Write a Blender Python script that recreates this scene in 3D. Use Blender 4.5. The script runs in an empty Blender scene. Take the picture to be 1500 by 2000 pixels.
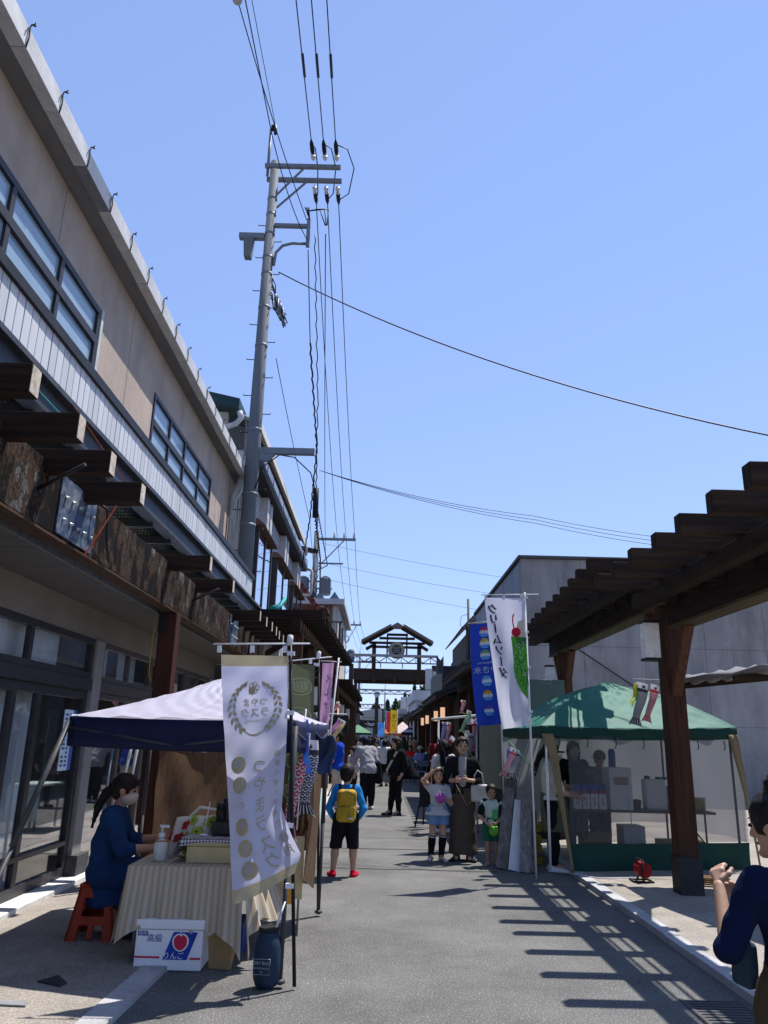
import bpy, bmesh, math, random
import numpy as np
from mathutils import Vector, Matrix
random.seed(7)
SC = bpy.context.scene
COL = SC.collection
R = math.radians

# ------------------------------------------------------------------ camera
cam = bpy.data.cameras.new('camera')
cam.sensor_fit = 'VERTICAL'; cam.sensor_height = 24.0; cam.lens = 18.02
cam.clip_start = 0.05; cam.clip_end = 3000
camo = bpy.data.objects.new('camera', cam); COL.objects.link(camo)
camo.matrix_world = Matrix.Translation((0, 0, 1.6)) @ Matrix.Rotation(R(106.3), 4, 'X') @ Matrix.Rotation(R(1.4), 4, 'Z')
SC.camera = camo
# ------------------------------------------------------------------ sky, sun, exposure
SUN = Vector((.352, .325, 1.0)).normalized()
W = bpy.data.worlds.new('World'); SC.world = W; W.use_nodes = True
wn = W.node_tree.nodes; wl = W.node_tree.links
sky = wn.new('ShaderNodeTexSky'); sky.sky_type = 'NISHITA'; sky.sun_disc = False
sky.sun_elevation = math.asin(SUN.z); sky.sun_rotation = math.atan2(SUN.x, SUN.y)
sky.air_density = 1.0; sky.dust_density = 0.0; sky.ozone_density = 6.0; sky.altitude = 0
ga = wn.new('ShaderNodeGamma'); ga.inputs[1].default_value = .5; wl.new(sky.outputs[0], ga.inputs[0])
ti = wn.new('ShaderNodeMixRGB'); ti.blend_type = 'MULTIPLY'; ti.inputs[0].default_value = 1; ti.inputs[2].default_value = (1.42, 1.58, 2.16, 1); wl.new(ga.outputs[0], ti.inputs[1])
bg = wn['Background']; wl.new(ti.outputs[0], bg.inputs[0]); bg.inputs[1].default_value = 0.14
sl = bpy.data.lights.new('sun', 'SUN'); sl.energy = 5.0; sl.angle = R(0.53); sl.color = (1.0, .955, .89)
so = bpy.data.objects.new('sun', sl); COL.objects.link(so)
so.rotation_euler = SUN.to_track_quat('Z', 'Y').to_euler(); so.location = (8, 8, 30)
SC.view_settings.view_transform = 'Standard'; SC.view_settings.look = 'None'
SC.view_settings.exposure = 0.62; SC.view_settings.gamma = 1.0
SC.cycles.max_bounces = 6; SC.cycles.transparent_max_bounces = 10
SC.cycles.use_denoising = True

# ------------------------------------------------------------------ materials
def newmat(name):
    m = bpy.data.materials.new(name); m.use_nodes = True
    n = m.node_tree.nodes; b = n['Principled BSDF']
    return m, n, m.node_tree.links, b
MATS = {}
def M(name, col, rough=.7, var=.18, sc=(6, 6, 6), fine=60, bump=.15, metal=0., spec=.18, dirt=None, dsc=(1.2, 1.2, 1.2), damt=.55, bsc=None, trans=0.):
    """painted or raw surface: two scales of noise in the colour, optional dirt blotches, fine relief"""
    if name in MATS: return MATS[name]
    m, n, l, b = newmat(name)
    tc = n.new('ShaderNodeTexCoord'); mp = n.new('ShaderNodeMapping'); l.new(tc.outputs['Object'], mp.inputs[0])
    mp.inputs['Scale'].default_value = sc
    t1 = n.new('ShaderNodeTexNoise'); t1.inputs['Scale'].default_value = 1; t1.inputs['Detail'].default_value = 6; t1.inputs['Roughness'].default_value = .65
    l.new(mp.outputs[0], t1.inputs[0])
    r = n.new('ShaderNodeValToRGB'); e = r.color_ramp.elements
    e[0].position = .3; e[1].position = .7
    e[0].color = tuple(min(1, c * (1 - var)) for c in col) + (1,); e[1].color = tuple(min(1, c * (1 + var)) for c in col) + (1,)
    l.new(t1.outputs[0], r.inputs[0]); out = r.outputs[0]
    if dirt:
        mp2 = n.new('ShaderNodeMapping'); mp2.inputs['Scale'].default_value = dsc; l.new(tc.outputs['Object'], mp2.inputs[0])
        t2 = n.new('ShaderNodeTexNoise'); t2.inputs['Scale'].default_value = 1; t2.inputs['Detail'].default_value = 8; t2.inputs['Roughness'].default_value = .7
        l.new(mp2.outputs[0], t2.inputs[0])
        r2 = n.new('ShaderNodeValToRGB'); r2.color_ramp.elements[0].position = .48; r2.color_ramp.elements[1].position = .68
        l.new(t2.outputs[0], r2.inputs[0])
        mu = n.new('ShaderNodeMath'); mu.operation = 'MULTIPLY'; mu.inputs[1].default_value = damt; l.new(r2.outputs[0], mu.inputs[0])
        mx = n.new('ShaderNodeMixRGB'); l.new(mu.outputs[0], mx.inputs[0]); l.new(out, mx.inputs[1]); mx.inputs[2].default_value = tuple(dirt) + (1,)
        out = mx.outputs[0]
    l.new(out, b.inputs['Base Color'])
    b.inputs['Roughness'].default_value = rough; b.inputs['Metallic'].default_value = metal; b.inputs['Specular IOR Level'].default_value = spec
    if bump:
        t3 = n.new('ShaderNodeTexNoise'); t3.inputs['Scale'].default_value = fine; t3.inputs['Detail'].default_value = 4
        if bsc:
            mp3 = n.new('ShaderNodeMapping'); mp3.inputs['Scale'].default_value = bsc; l.new(tc.outputs['Object'], mp3.inputs[0]); l.new(mp3.outputs[0], t3.inputs[0])
        else: l.new(tc.outputs['Object'], t3.inputs[0])
        bp = n.new('ShaderNodeBump'); bp.inputs['Strength'].default_value = bump; bp.inputs['Distance'].default_value = .01
        l.new(t3.outputs[0], bp.inputs['Height']); l.new(bp.outputs[0], b.inputs['Normal'])
    if trans:
        tr = n.new('ShaderNodeBsdfTranslucent'); l.new(out, tr.inputs[0]); mxs = n.new('ShaderNodeMixShader'); mxs.inputs[0].default_value = trans
        l.new(b.outputs[0], mxs.inputs[1]); l.new(tr.outputs[0], mxs.inputs[2]); l.new(mxs.outputs[0], n['Material Output'].inputs[0])
    MATS[name] = m
    return m
def cloth(name, col, trans=.25, var=.1, rough=.85, sc=(5, 5, 5)):
    return M(name, col, rough=rough, var=var, sc=sc, fine=220, bump=.12, spec=.15, trans=trans)
def wood(name, col, axis, var=.45, dirt=None, rough=.75):
    s = [26, 26, 26]; s[axis] = 1.6
    d = [5, 5, 5]; d[axis] = .7
    b = [160, 160, 160]; b[axis] = 6
    return M(name, col, rough=rough, var=var, sc=tuple(s), bump=.35, fine=1, bsc=tuple(b), spec=.08, dirt=dirt, dsc=tuple(d), damt=.7)
def glassmat(name, tint=(.9, .95, 1), refl=.12, rough=.02, amount=None):
    if name in MATS: return MATS[name]
    m, n, l, b = newmat(name); n.remove(b)
    g = n.new('ShaderNodeBsdfGlossy'); g.inputs['Roughness'].default_value = rough; g.inputs[0].default_value = (1, 1, 1, 1)
    t = n.new('ShaderNodeBsdfTransparent'); t.inputs[0].default_value = tuple(tint) + (1,)
    lw = n.new('ShaderNodeLayerWeight'); lw.inputs[0].default_value = .5; f = n.new('ShaderNodeMath'); f.operation = 'POWER'; f.inputs[1].default_value = 4.0; l.new(lw.outputs['Facing'], f.inputs[0])
    ad = n.new('ShaderNodeMath'); ad.operation = 'ADD'; ad.use_clamp = True; ad.inputs[1].default_value = refl; l.new(f.outputs[0], ad.inputs[0])
    mx = n.new('ShaderNodeMixShader'); l.new(ad.outputs[0], mx.inputs[0]); l.new(t.outputs[0], mx.inputs[1]); l.new(g.outputs[0], mx.inputs[2])
    l.new(mx.outputs[0], n['Material Output'].inputs[0]); MATS[name] = m
    return m
def stripemat(name, ca, cb, n1, axis='u', duty=.5, gingham=False, n2=None, trans=.2, bump=.1):
    """woven stripe or check on a cloth, in the cloth's own UV"""
    m, n, l, b = newmat(name)
    uv = n.new('ShaderNodeUVMap'); sp = n.new('ShaderNodeSeparateXYZ'); l.new(uv.outputs[0], sp.inputs[0])
    def band(o, k):
        a = n.new('ShaderNodeMath'); a.operation = 'MULTIPLY'; a.inputs[1].default_value = k; l.new(o, a.inputs[0])
        f = n.new('ShaderNodeMath'); f.operation = 'FRACT'; l.new(a.outputs[0], f.inputs[0])
        g = n.new('ShaderNodeMath'); g.operation = 'LESS_THAN'; g.inputs[1].default_value = duty; l.new(f.outputs[0], g.inputs[0]); return g.outputs[0]
    o = band(sp.outputs[0 if axis == 'u' else 1], n1)
    if gingham:
        o2 = band(sp.outputs[1], n2 or n1); ad = n.new('ShaderNodeMath'); ad.operation = 'ADD'; l.new(o, ad.inputs[0]); l.new(o2, ad.inputs[1])
        hf = n.new('ShaderNodeMath'); hf.operation = 'MULTIPLY'; hf.inputs[1].default_value = .5; l.new(ad.outputs[0], hf.inputs[0]); o = hf.outputs[0]
    mx = n.new('ShaderNodeMixRGB'); l.new(o, mx.inputs[0]); mx.inputs[1].default_value = tuple(ca) + (1,); mx.inputs[2].default_value = tuple(cb) + (1,)
    l.new(mx.outputs[0], b.inputs['Base Color']); b.inputs['Roughness'].default_value = .85; b.inputs['Specular IOR Level'].default_value = .15
    tc = n.new('ShaderNodeTexCoord'); t3 = n.new('ShaderNodeTexNoise'); t3.inputs['Scale'].default_value = 200; l.new(tc.outputs['Object'], t3.inputs[0])
    bp = n.new('ShaderNodeBump'); bp.inputs['Strength'].default_value = bump; bp.inputs['Distance'].default_value = .005; l.new(t3.outputs[0], bp.inputs['Height']); l.new(bp.outputs[0], b.inputs['Normal'])
    tr = n.new('ShaderNodeBsdfTranslucent'); l.new(mx.outputs[0], tr.inputs[0]); ms = n.new('ShaderNodeMixShader'); ms.inputs[0].default_value = trans
    l.new(b.outputs[0], ms.inputs[1]); l.new(tr.outputs[0], ms.inputs[2]); l.new(ms.outputs[0], n['Material Output'].inputs[0])
    return m

# ------------------------------------------------------------------ mesh building
def V(*a): return Vector(a)
class MB:
    def __init__(s): s.v = []; s.f = []; s.mi = []; s.sm = []; s.uv = None
    def face(s, idx, mi=0, sm=False): s.f.append(tuple(idx)); s.mi.append(mi); s.sm.append(sm)
    def hexa(s, p, mi=0):
        o = len(s.v); s.v += [tuple(q) for q in p]
        for q in ((0, 3, 2, 1), (4, 5, 6, 7), (0, 1, 5, 4), (1, 2, 6, 5), (2, 3, 7, 6), (3, 0, 4, 7)): s.face([o + i for i in q], mi)
        return s
    def box(s, c, d, rz=0, mi=0, rx=0):
        a, b, h = d[0] / 2, d[1] / 2, d[2] / 2
        m = Matrix.Rotation(rz, 3, 'Z') @ Matrix.Rotation(rx, 3, 'X'); c = Vector(c)
        return s.hexa([c + m @ Vector(q) for q in ((-a, -b, -h), (a, -b, -h), (a, b, -h), (-a, b, -h), (-a, -b, h), (a, -b, h), (a, b, h), (-a, b, h))], mi)
    def b2(s, lo, hi, mi=0):
        return s.box([(lo[i] + hi[i]) / 2 for i in range(3)], [abs(hi[i] - lo[i]) for i in range(3)], 0, mi)
    def beam(s, p0, p1, w, h, mi=0, up=(0, 0, 1)):
        p0, p1 = Vector(p0), Vector(p1); d = (p1 - p0).normalized(); u = Vector(up)
        if abs(d.dot(u)) > .98: u = Vector((0, 1, 0))
        sx = d.cross(u).normalized() * (w / 2); sz = sx.cross(d).normalized() * (h / 2)
        return s.hexa([p0 - sx - sz, p0 + sx - sz, p1 + sx - sz, p1 - sx - sz, p0 - sx + sz, p0 + sx + sz, p1 + sx + sz, p1 - sx + sz], mi)
    def tube(s, pts, r, n=8, mi=0, cap=True):
        pts = [Vector(p) for p in pts]; k = len(pts); rr = r if isinstance(r, (list, tuple)) else [r] * k
        o = len(s.v); ref = None
        for i, p in enumerate(pts):
            d = (pts[min(i + 1, k - 1)] - pts[max(i - 1, 0)]).normalized()
            if ref is None:
                ref = Vector((0, 0, 1)) if abs(d.z) < .9 else Vector((1, 0, 0))
            x = d.cross(ref)
            if x.length < 1e-4: x = d.cross(Vector((0, 1, 0)))
            x.normalize(); y = d.cross(x).normalized(); ref = x.cross(d)
            for j in range(n):
                a = 2 * math.pi * j / n; s.v.append(tuple(p + x * (math.cos(a) * rr[i]) + y * (math.sin(a) * rr[i])))
        for i in range(k - 1):
            for j in range(n):
                s.face((o + i * n + j, o + (i + 1) * n + j, o + (i + 1) * n + (j + 1) % n, o + i * n + (j + 1) % n), mi, True)
        if cap:
            s.face([o + j for j in range(n)], mi); s.face([o + (k - 1) * n + n - 1 - j for j in range(n)], mi)
        return s
    def lathe(s, c, prof, n=16, mi=0, sx=1, sy=1):
        o = len(s.v); c = Vector(c)
        for r, z in prof:
            for j in range(n):
                a = 2 * math.pi * j / n; s.v.append((c.x + sx * r * math.cos(a), c.y + sy * r * math.sin(a), c.z + z))
        for i in range(len(prof) - 1):
            for j in range(n): s.face((o + i * n + j, o + i * n + (j + 1) % n, o + (i + 1) * n + (j + 1) % n, o + (i + 1) * n + j), mi, True)
        s.face([o + n - 1 - j for j in range(n)], mi); k = len(prof) - 1; s.face([o + k * n + j for j in range(n)], mi)
        return s
    def grid(s, fn, nu, nv, mi=0, uvs=(1, 1), mif=None):
        """sheet fn(u,v) with UVs; mif(u,v) picks a material slot for a face"""
        o = len(s.v)
        if s.uv is None: s.uv = [(0, 0)] * o
        for i in range(nu + 1):
            for j in range(nv + 1):
                s.v.append(tuple(fn(i / nu, j / nv))); s.uv.append((i / nu * uvs[0], j / nv * uvs[1]))
        for i in range(nu):
            for j in range(nv):
                a = o + i * (nv + 1) + j
                s.face((a, a + nv + 1, a + nv + 2, a + 1), mif((i + .5) / nu, (j + .5) / nv) if mif else mi, True)
        return s
    def poly(s, pts, off, mi=0):
        """flat polygon pts extruded by off"""
        o = len(s.v); k = len(pts); off = Vector(off)
        s.v += [tuple(p) for p in pts]; s.v += [tuple(Vector(p) + off) for p in pts]
        s.face(list(range(o + k - 1, o - 1, -1)), mi); s.face(list(range(o + k, o + 2 * k)), mi)
        for i in range(k): j = (i + 1) % k; s.face((o + i, o + j, o + k + j, o + k + i), mi)
        return s
    def mesh(s, name, mats, off=(0, 0, 0)):
        me = bpy.data.meshes.new(name)
        vv = np.array(s.v, dtype=float).reshape(-1, 3) - np.array(off)
        me.from_pydata(vv.tolist(), [], s.f)
        for m in (mats if isinstance(mats, (list, tuple)) else [mats]): me.materials.append(m)
        me.polygons.foreach_set('material_index', s.mi); me.polygons.foreach_set('use_smooth', s.sm)
        if s.uv is not None:
            uvl = me.uv_layers.new(name='UVMap'); li = np.zeros(len(me.loops), dtype=np.int32); me.loops.foreach_get('vertex_index', li)
            u = s.uv + [(0, 0)] * (len(s.v) - len(s.uv)); uvl.data.foreach_set('uv', np.array(u, dtype=np.float32)[li].ravel())
        me.update(); return me
    def build(s, name, mats, parent=None, bevel=0, solid=0, label=None, cat=None, group=None, kind=None):
        off = (0, 0, 0); p = parent
        while p is not None: off = tuple(off[i] + p.location[i] for i in range(3)); p = p.parent
        o = link(name, s.mesh(name, mats, off), parent)
        if solid:
            md = o.modifiers.new('solid', 'SOLIDIFY'); md.thickness = solid; md.offset = 0
        if bevel:
            md = o.modifiers.new('bevel', 'BEVEL'); md.width = bevel; md.segments = 2; md.limit_method = 'ANGLE'; md.harden_normals = False
        tag(o, label, cat, group, kind); return o
def link(name, me, parent=None):
    o = bpy.data.objects.new(name, me); COL.objects.link(o); o.parent = parent; return o
def tag(o, label=None, cat=None, group=None, kind=None):
    if label: o['label'] = label
    if cat: o['category'] = cat
    if group: o['group'] = group
    if kind: o['kind'] = kind
    return o
def thing(name, label, cat, loc=(0, 0, 0), group=None, rz=0):
    o = bpy.data.objects.new(name, None); o.empty_display_size = .1; COL.objects.link(o); o.location = loc; o.rotation_euler.z = rz
    return tag(o, label, cat, group)
def box_mesh(name, d, mats):
    return MB().box((0, 0, 0), d).mesh(name, mats)
def put(name, me, loc, parent, rz=0, bevel=0):
    """a piece that shares mesh data, placed in world coordinates under its parent"""
    o = link(name, me, parent); p = parent; off = Vector((0, 0, 0))
    while p is not None: off += p.location; p = p.parent
    o.location = Vector(loc) - off; o.rotation_euler.z = rz
    if bevel:
        md = o.modifiers.new('bevel', 'BEVEL'); md.width = bevel; md.segments = 2; md.limit_method = 'ANGLE'
    return o
# ------------------------------------------------------------------ lettering
_tc = {}
def text2d(s, vertical=False):
    """flat triangulated outline of a string, cell height 1, as (verts, faces)"""
    key = (s, vertical)
    if key in _tc: return _tc[key]
    cu = bpy.data.curves.new('t', 'FONT'); cu.body = '\n'.join(s) if vertical else s; cu.resolution_u = 3
    cu.align_x = 'CENTER'; cu.align_y = 'CENTER'
    o = bpy.data.objects.new('t', cu); COL.objects.link(o)
    dg = bpy.context.evaluated_depsgraph_get(); dg.update(); me = bpy.data.meshes.new_from_object(o.evaluated_get(dg))
    vs = [tuple(v.co) for v in me.vertices]; fs = [tuple(p.vertices) for p in me.polygons]
    bpy.data.objects.remove(o); bpy.data.curves.remove(cu); bpy.data.meshes.remove(me)
    _tc[key] = (vs, fs); return vs, fs
def lettering(s, org, ux, vy, size, mat, parent, name='lettering', off=.004, bold=0, vertical=False):
    """text on a flat face: org centre, ux right, vy up; raised by off along ux x vy"""
    org, ux, vy = Vector(org), Vector(ux).normalized(), Vector(vy).normalized(); nn = ux.cross(vy)
    vs, fs = text2d(s, vertical); m = MB()
    for v in vs: m.v.append(tuple(org + ux * (v[0] * size) + vy * (v[1] * size) + nn * off))
    for f in fs: m.face(f)
    return m.build(name, mat, parent) if fs else None
def on_surface(shapes, surf, nu, nv, mat, parent, name, eps=.004):
    """2-D shapes in (u,v) cut along the cloth's own grid and laid on the cloth surf(u,v)->point, on both faces"""
    bm = bmesh.new()
    for vs, fs in shapes:
        bv = [bm.verts.new((v[0], v[1], 0)) for v in vs]
        for f in fs:
            try: bm.faces.new([bv[i] for i in f])
            except ValueError: pass
    if not bm.verts: bm.free(); return None
    us = [v.co.x for v in bm.verts]; ws = [v.co.y for v in bm.verts]
    for n_, lo, hi, ax in ((nu, min(us), max(us), 0), (nv, min(ws), max(ws), 1)):
        for i in range(n_ + 1):
            t = i / n_
            if lo < t < hi:
                no = (1, 0, 0) if ax == 0 else (0, 1, 0); co = (t, 0, 0) if ax == 0 else (0, t, 0)
                bmesh.ops.bisect_plane(bm, geom=bm.verts[:] + bm.edges[:] + bm.faces[:], dist=1e-6, plane_co=co, plane_no=no)
    bm.verts.ensure_lookup_table(); bm.verts.index_update()
    m = MB(); e = 1e-3
    P = []
    for v in bm.verts:
        u, w = v.co.x, v.co.y; p = Vector(surf(u, w)); n = (Vector(surf(u + e, w)) - p).cross(Vector(surf(u, w + e)) - p).normalized(); P.append((p, n))
    k = len(P)
    for p, n in P: m.v.append(tuple(p + n * eps))
    for p, n in P: m.v.append(tuple(p - n * eps))
    for f in bm.faces:
        ix = [v.index for v in f.verts]; m.face(ix, 0, True); m.face([k + i for i in reversed(ix)], 0, True)
    bm.free(); return m.build(name, mat, parent)
def T2(s, cu, cv, su, sv, mirror=True, rot=0, vertical=False):
    """string as a shape in (u,v); mirror = seen from the back of the cloth"""
    vs, fs = text2d(s, vertical); c, q = math.cos(rot), math.sin(rot)
    return [(cu + (-1 if mirror else 1) * (v[0] * c - v[1] * q) * su, cv - (v[0] * q + v[1] * c) * sv) for v in vs], fs
def D2(cu, cv, ru, rv, n=20, a0=0, a1=2 * math.pi):
    vs = [(cu + ru * math.cos(a0 + (a1 - a0) * i / n), cv + rv * math.sin(a0 + (a1 - a0) * i / n)) for i in range(n)]
    return vs, [tuple(range(n))]
def ARC2(cu, cv, ru, rv, t, a0, a1, n=24):
    vs = []
    for i in range(n + 1):
        a = a0 + (a1 - a0) * i / n
        vs += [(cu + ru * math.cos(a), cv + rv * math.sin(a)), (cu + (ru - t) * math.cos(a), cv + (rv - t * rv / ru) * math.sin(a))]
    return vs, [(2 * i, 2 * i + 2, 2 * i + 3, 2 * i + 1) for i in range(n)]
def PL2(*pts): return list(pts), [tuple(range(len(pts)))]

# ------------------------------------------------------------------ soft bodies (signed distance -> surface nets)
def cone(a, b, ra, rb, fl=(1, 1, 1)): return ('c', np.array(a, float), np.array(b, float), ra, rb, np.array(fl, float))
def ell(c, r, rx=0, rz=0):
    return ('e', np.array(c, float), np.array(r, float), np.array((Matrix.Rotation(rz, 3, 'Z') @ Matrix.Rotation(rx, 3, 'X')).inverted()))
def rbox(c, h, r, rx=0, rz=0): return ('b', np.array(c, float), np.array(h, float), r, np.array((Matrix.Rotation(rz, 3, 'Z') @ Matrix.Rotation(rx, 3, 'X')).inverted()))
def prim_d(q, P):
    if q[0] == 'c':
        _, a, b, ra, rb, fl = q; ab = b - a; L = max(ab @ ab, 1e-9); t = np.clip(((P - a) @ ab) / L, 0, 1)[:, None]
        return np.linalg.norm((P - (a + t * ab)) * fl, axis=1) - (ra + (rb - ra) * t[:, 0])
    if q[0] == 'e':
        _, c, r, m = q; d = (P - c) @ m.T; k = np.linalg.norm(d / r, axis=1); return (k - 1) * r.min()
    _, c, h, r, m = q; d = np.abs((P - c) @ m.T) - h + r
    return np.linalg.norm(np.maximum(d, 0), axis=1) + np.minimum(d.max(axis=1), 0) - r
def prim_box(q):
    if q[0] == 'c':
        w = max(q[3], q[4]) / min(1, q[5].min()); return np.minimum(q[1], q[2]) - w, np.maximum(q[1], q[2]) + w
    h = np.full(3, np.linalg.norm(q[2])) if q[0] == 'b' else np.full(3, q[2].max())
    return q[1] - h, q[1] + h
def field(prims, P, k, cut=None, fold=None):
    f = None
    for q in prims:
        d = prim_d(q, P)
        if f is None: f = d
        else:
            h = np.clip(.5 + .5 * (f - d) / k, 0, 1); f = f * (1 - h) + d * h - k * h * (1 - h)
    if fold:
        a, s = fold
        w = np.sin(P[:, 0] * s + 1.7 * np.sin(P[:, 2] * s * .6 + P[:, 1] * s * .4)) * np.sin(P[:, 2] * s * .8 + 1.3 * np.sin(P[:, 1] * s * .9 + 2) + P[:, 0] * s * .5)
        f = f + a * w
    for c in (cut or []): f = np.maximum(f, c(P))
    return f
CORN = [(0, 0, 0), (1, 0, 0), (0, 1, 0), (1, 1, 0), (0, 0, 1), (1, 0, 1), (0, 1, 1), (1, 1, 1)]
EDG = [(0, 1), (2, 3), (4, 5), (6, 7), (0, 2), (1, 3), (4, 6), (5, 7), (0, 4), (1, 5), (2, 6), (3, 7)]
def nets(prims, h, k=.02, cut=None, fold=None):
    bb = [prim_box(q) for q in prims]; lo = np.min([b[0] for b in bb], axis=0) - 2.5 * h - k; hi = np.max([b[1] for b in bb], axis=0) + 2.5 * h + k
    n = np.maximum(np.ceil((hi - lo) / h).astype(int) + 1, 3)
    g = np.stack(np.meshgrid(*[lo[i] + h * np.arange(n[i]) for i in range(3)], indexing='ij'), -1).reshape(-1, 3)
    f = field(prims, g, k, cut, fold).reshape(n); s = f < 0
    c = [f[a:n[0] - 1 + a, b:n[1] - 1 + b, d:n[2] - 1 + d] for a, b, d in CORN]; cs = sum((x < 0).astype(int) for x in c)
    act = np.argwhere((cs > 0) & (cs < 8))
    if len(act) == 0: return [], []
    ix = tuple(act.T); cv = [x[ix] for x in c]; acc = np.zeros((len(act), 3)); cnt = np.zeros(len(act))
    for a, b in EDG:
        m = (cv[a] < 0) != (cv[b] < 0); t = np.zeros(len(act)); t[m] = cv[a][m] / (cv[a][m] - cv[b][m])
        A = np.array(CORN[a]); B = np.array(CORN[b]); acc[m] += A + t[m][:, None] * (B - A); cnt[m] += 1
    vs = lo + h * (act + acc / cnt[:, None]); vid = -np.ones(n - 1, dtype=int); vid[ix] = np.arange(len(act))
    fs = []
    for ax in range(3):
        sl0 = [slice(None)] * 3; sl1 = [slice(None)] * 3; sl0[ax] = slice(0, n[ax] - 1); sl1[ax] = slice(1, n[ax])
        ch = s[tuple(sl0)] != s[tuple(sl1)]; e = np.argwhere(ch); b1, b2 = (ax + 1) % 3, (ax + 2) % 3
        ok = (e[:, b1] > 0) & (e[:, b2] > 0) & (e[:, b1] < n[b1] - 1) & (e[:, b2] < n[b2] - 1); e = e[ok]
        if len(e) == 0: continue
        def at(d1, d2):
            q = e.copy(); q[:, b1] -= d1; q[:, b2] -= d2; return vid[tuple(q.T)]
        q = np.stack([at(1, 1), at(0, 1), at(0, 0), at(1, 0)], 1); flip = ~s[tuple(e.T)]; q[flip] = q[flip][:, ::-1]
        fs += q.tolist()
    return vs, fs
def soft(name, mat, parent, prims, h=.012, k=.02, cut=None, fold=None, label=None, cat=None, extra=None):
    """one continuous smooth mesh in the parent's own coordinates"""
    vs, fs = nets(prims, h, k, cut, fold); vs = [tuple(v) for v in vs]
    for pr, hh, kk in (extra or []):
        v2, f2 = nets(pr, hh, kk); o = len(vs); vs += [tuple(v) for v in v2]; fs = fs + [[i + o for i in f] for f in f2]
    me = bpy.data.meshes.new(name); me.from_pydata(vs, [], fs); me.materials.append(mat)
    me.polygons.foreach_set('use_smooth', [True] * len(me.polygons)); me.update()
    return tag(link(name, me, parent), label, cat)
# ================================================================== the setting
def speckle(name, base, light, scale, amt, bump, patch):
    m, n, l, b = newmat(name); tc = n.new('ShaderNodeTexCoord')
    a = n.new('ShaderNodeTexNoise'); a.inputs['Scale'].default_value = scale; a.inputs['Detail'].default_value = 3; l.new(tc.outputs['Object'], a.inputs[0])
    r = n.new('ShaderNodeValToRGB'); e = r.color_ramp.elements; e[0].position = .35; e[0].color = tuple(c * .62 for c in base) + (1,); e[1].position = .6; e[1].color = tuple(base) + (1,)
    e2 = r.color_ramp.elements.new(.74); e2.color = tuple(light) + (1,); l.new(a.outputs[0], r.inputs[0])
    p = n.new('ShaderNodeTexNoise'); p.inputs['Scale'].default_value = .8; p.inputs['Detail'].default_value = 9; p.inputs['Roughness'].default_value = .72; l.new(tc.outputs['Object'], p.inputs[0])
    pr = n.new('ShaderNodeValToRGB'); pr.color_ramp.elements[0].position = .32; pr.color_ramp.elements[0].color = (1 - patch,) * 3 + (1,); pr.color_ramp.elements[1].position = .68; pr.color_ramp.elements[1].color = (1 + patch * .6,) * 3 + (1,)
    l.new(p.outputs[0], pr.inputs[0])
    mx = n.new('ShaderNodeMixRGB'); mx.blend_type = 'MULTIPLY'; mx.inputs[0].default_value = 1; l.new(r.outputs[0], mx.inputs[1]); l.new(pr.outputs[0], mx.inputs[2])
    # coarse chips
    v = n.new('ShaderNodeTexVoronoi'); v.inputs['Scale'].default_value = scale * .45; l.new(tc.outputs['Object'], v.inputs[0])
    vr = n.new('ShaderNodeValToRGB'); vr.color_ramp.elements[0].position = .10; vr.color_ramp.elements[0].color = (amt,) * 3 + (1,); vr.color_ramp.elements[1].position = .2; vr.color_ramp.elements[1].color = (0, 0, 0, 1)
    l.new(v.outputs[0], vr.inputs[0])
    m2 = n.new('ShaderNodeMixRGB'); l.new(vr.outputs[0], m2.inputs[0]); l.new(mx.outputs[0], m2.inputs[1]); m2.inputs[2].default_value = tuple(light) + (1,)
    l.new(m2.outputs[0], b.inputs['Base Color']); b.inputs['Roughness'].default_value = .88; b.inputs['Specular IOR Level'].default_value = .25
    bp = n.new('ShaderNodeBump'); bp.inputs['Strength'].default_value = bump; bp.inputs['Distance'].default_value = .006; l.new(a.outputs[0], bp.inputs['Height']); l.new(bp.outputs[0], b.inputs['Normal'])
    return m
ASPH = speckle('asphalt', (.135, .132, .126), (.38, .37, .35), 85, .5, .9, .36)
WALK = speckle('walk_concrete', (.30, .27, .235), (.37, .335, .295), 75, .12, .4, .34)
PAVE = speckle('pale_paving', (.44, .40, .37), (.56, .52, .49), 50, .2, .3, .2)
KERB = M('kerb_stone', (.37, .37, .38), .85, .16, (9, 9, 9), 70, .4, dirt=(.16, .15, .14), dsc=(3, 3, 3), damt=.5)
EARTH = M('earth', (.16, .15, .12), .95, .3, (2, 2, 2), 20, .4)
def lk(y):
    return float(np.interp(y, [-12, 5, 18.5, 45, 130], [-2.0, -1.47, -.96, -1.25, -1.6]))
def rk(y): return float(np.interp(y, [-12, 14, 45, 130], [2.45, 2.45, 2.6, 2.9]))
YS = [-12, 0, 5, 12, 18.5, 30, 45, 70, 130]
def strip(fa, fb, z, name, mat, **k):
    m = MB(); 
    for y in YS: m.v += [(fa(y), y, z), (fb(y), y, z)]
    for i in range(len(YS) - 1): m.face((2 * i, 2 * i + 1, 2 * i + 3, 2 * i + 2))
    return m.build(name, mat, kind='structure')
MB().b2((-600, -300, -.5), (600, 900, -.03)).build('ground', EARTH, kind='structure')
strip(lk, rk, 0.0, 'road', ASPH)
LW = strip(lambda y: -9.0, lambda y: lk(y) - .17, .03, 'pavement_left', WALK)
RW = strip(lambda y: rk(y) + .13, lambda y: 16.0, .05, 'pavement_right', WALK)
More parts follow.
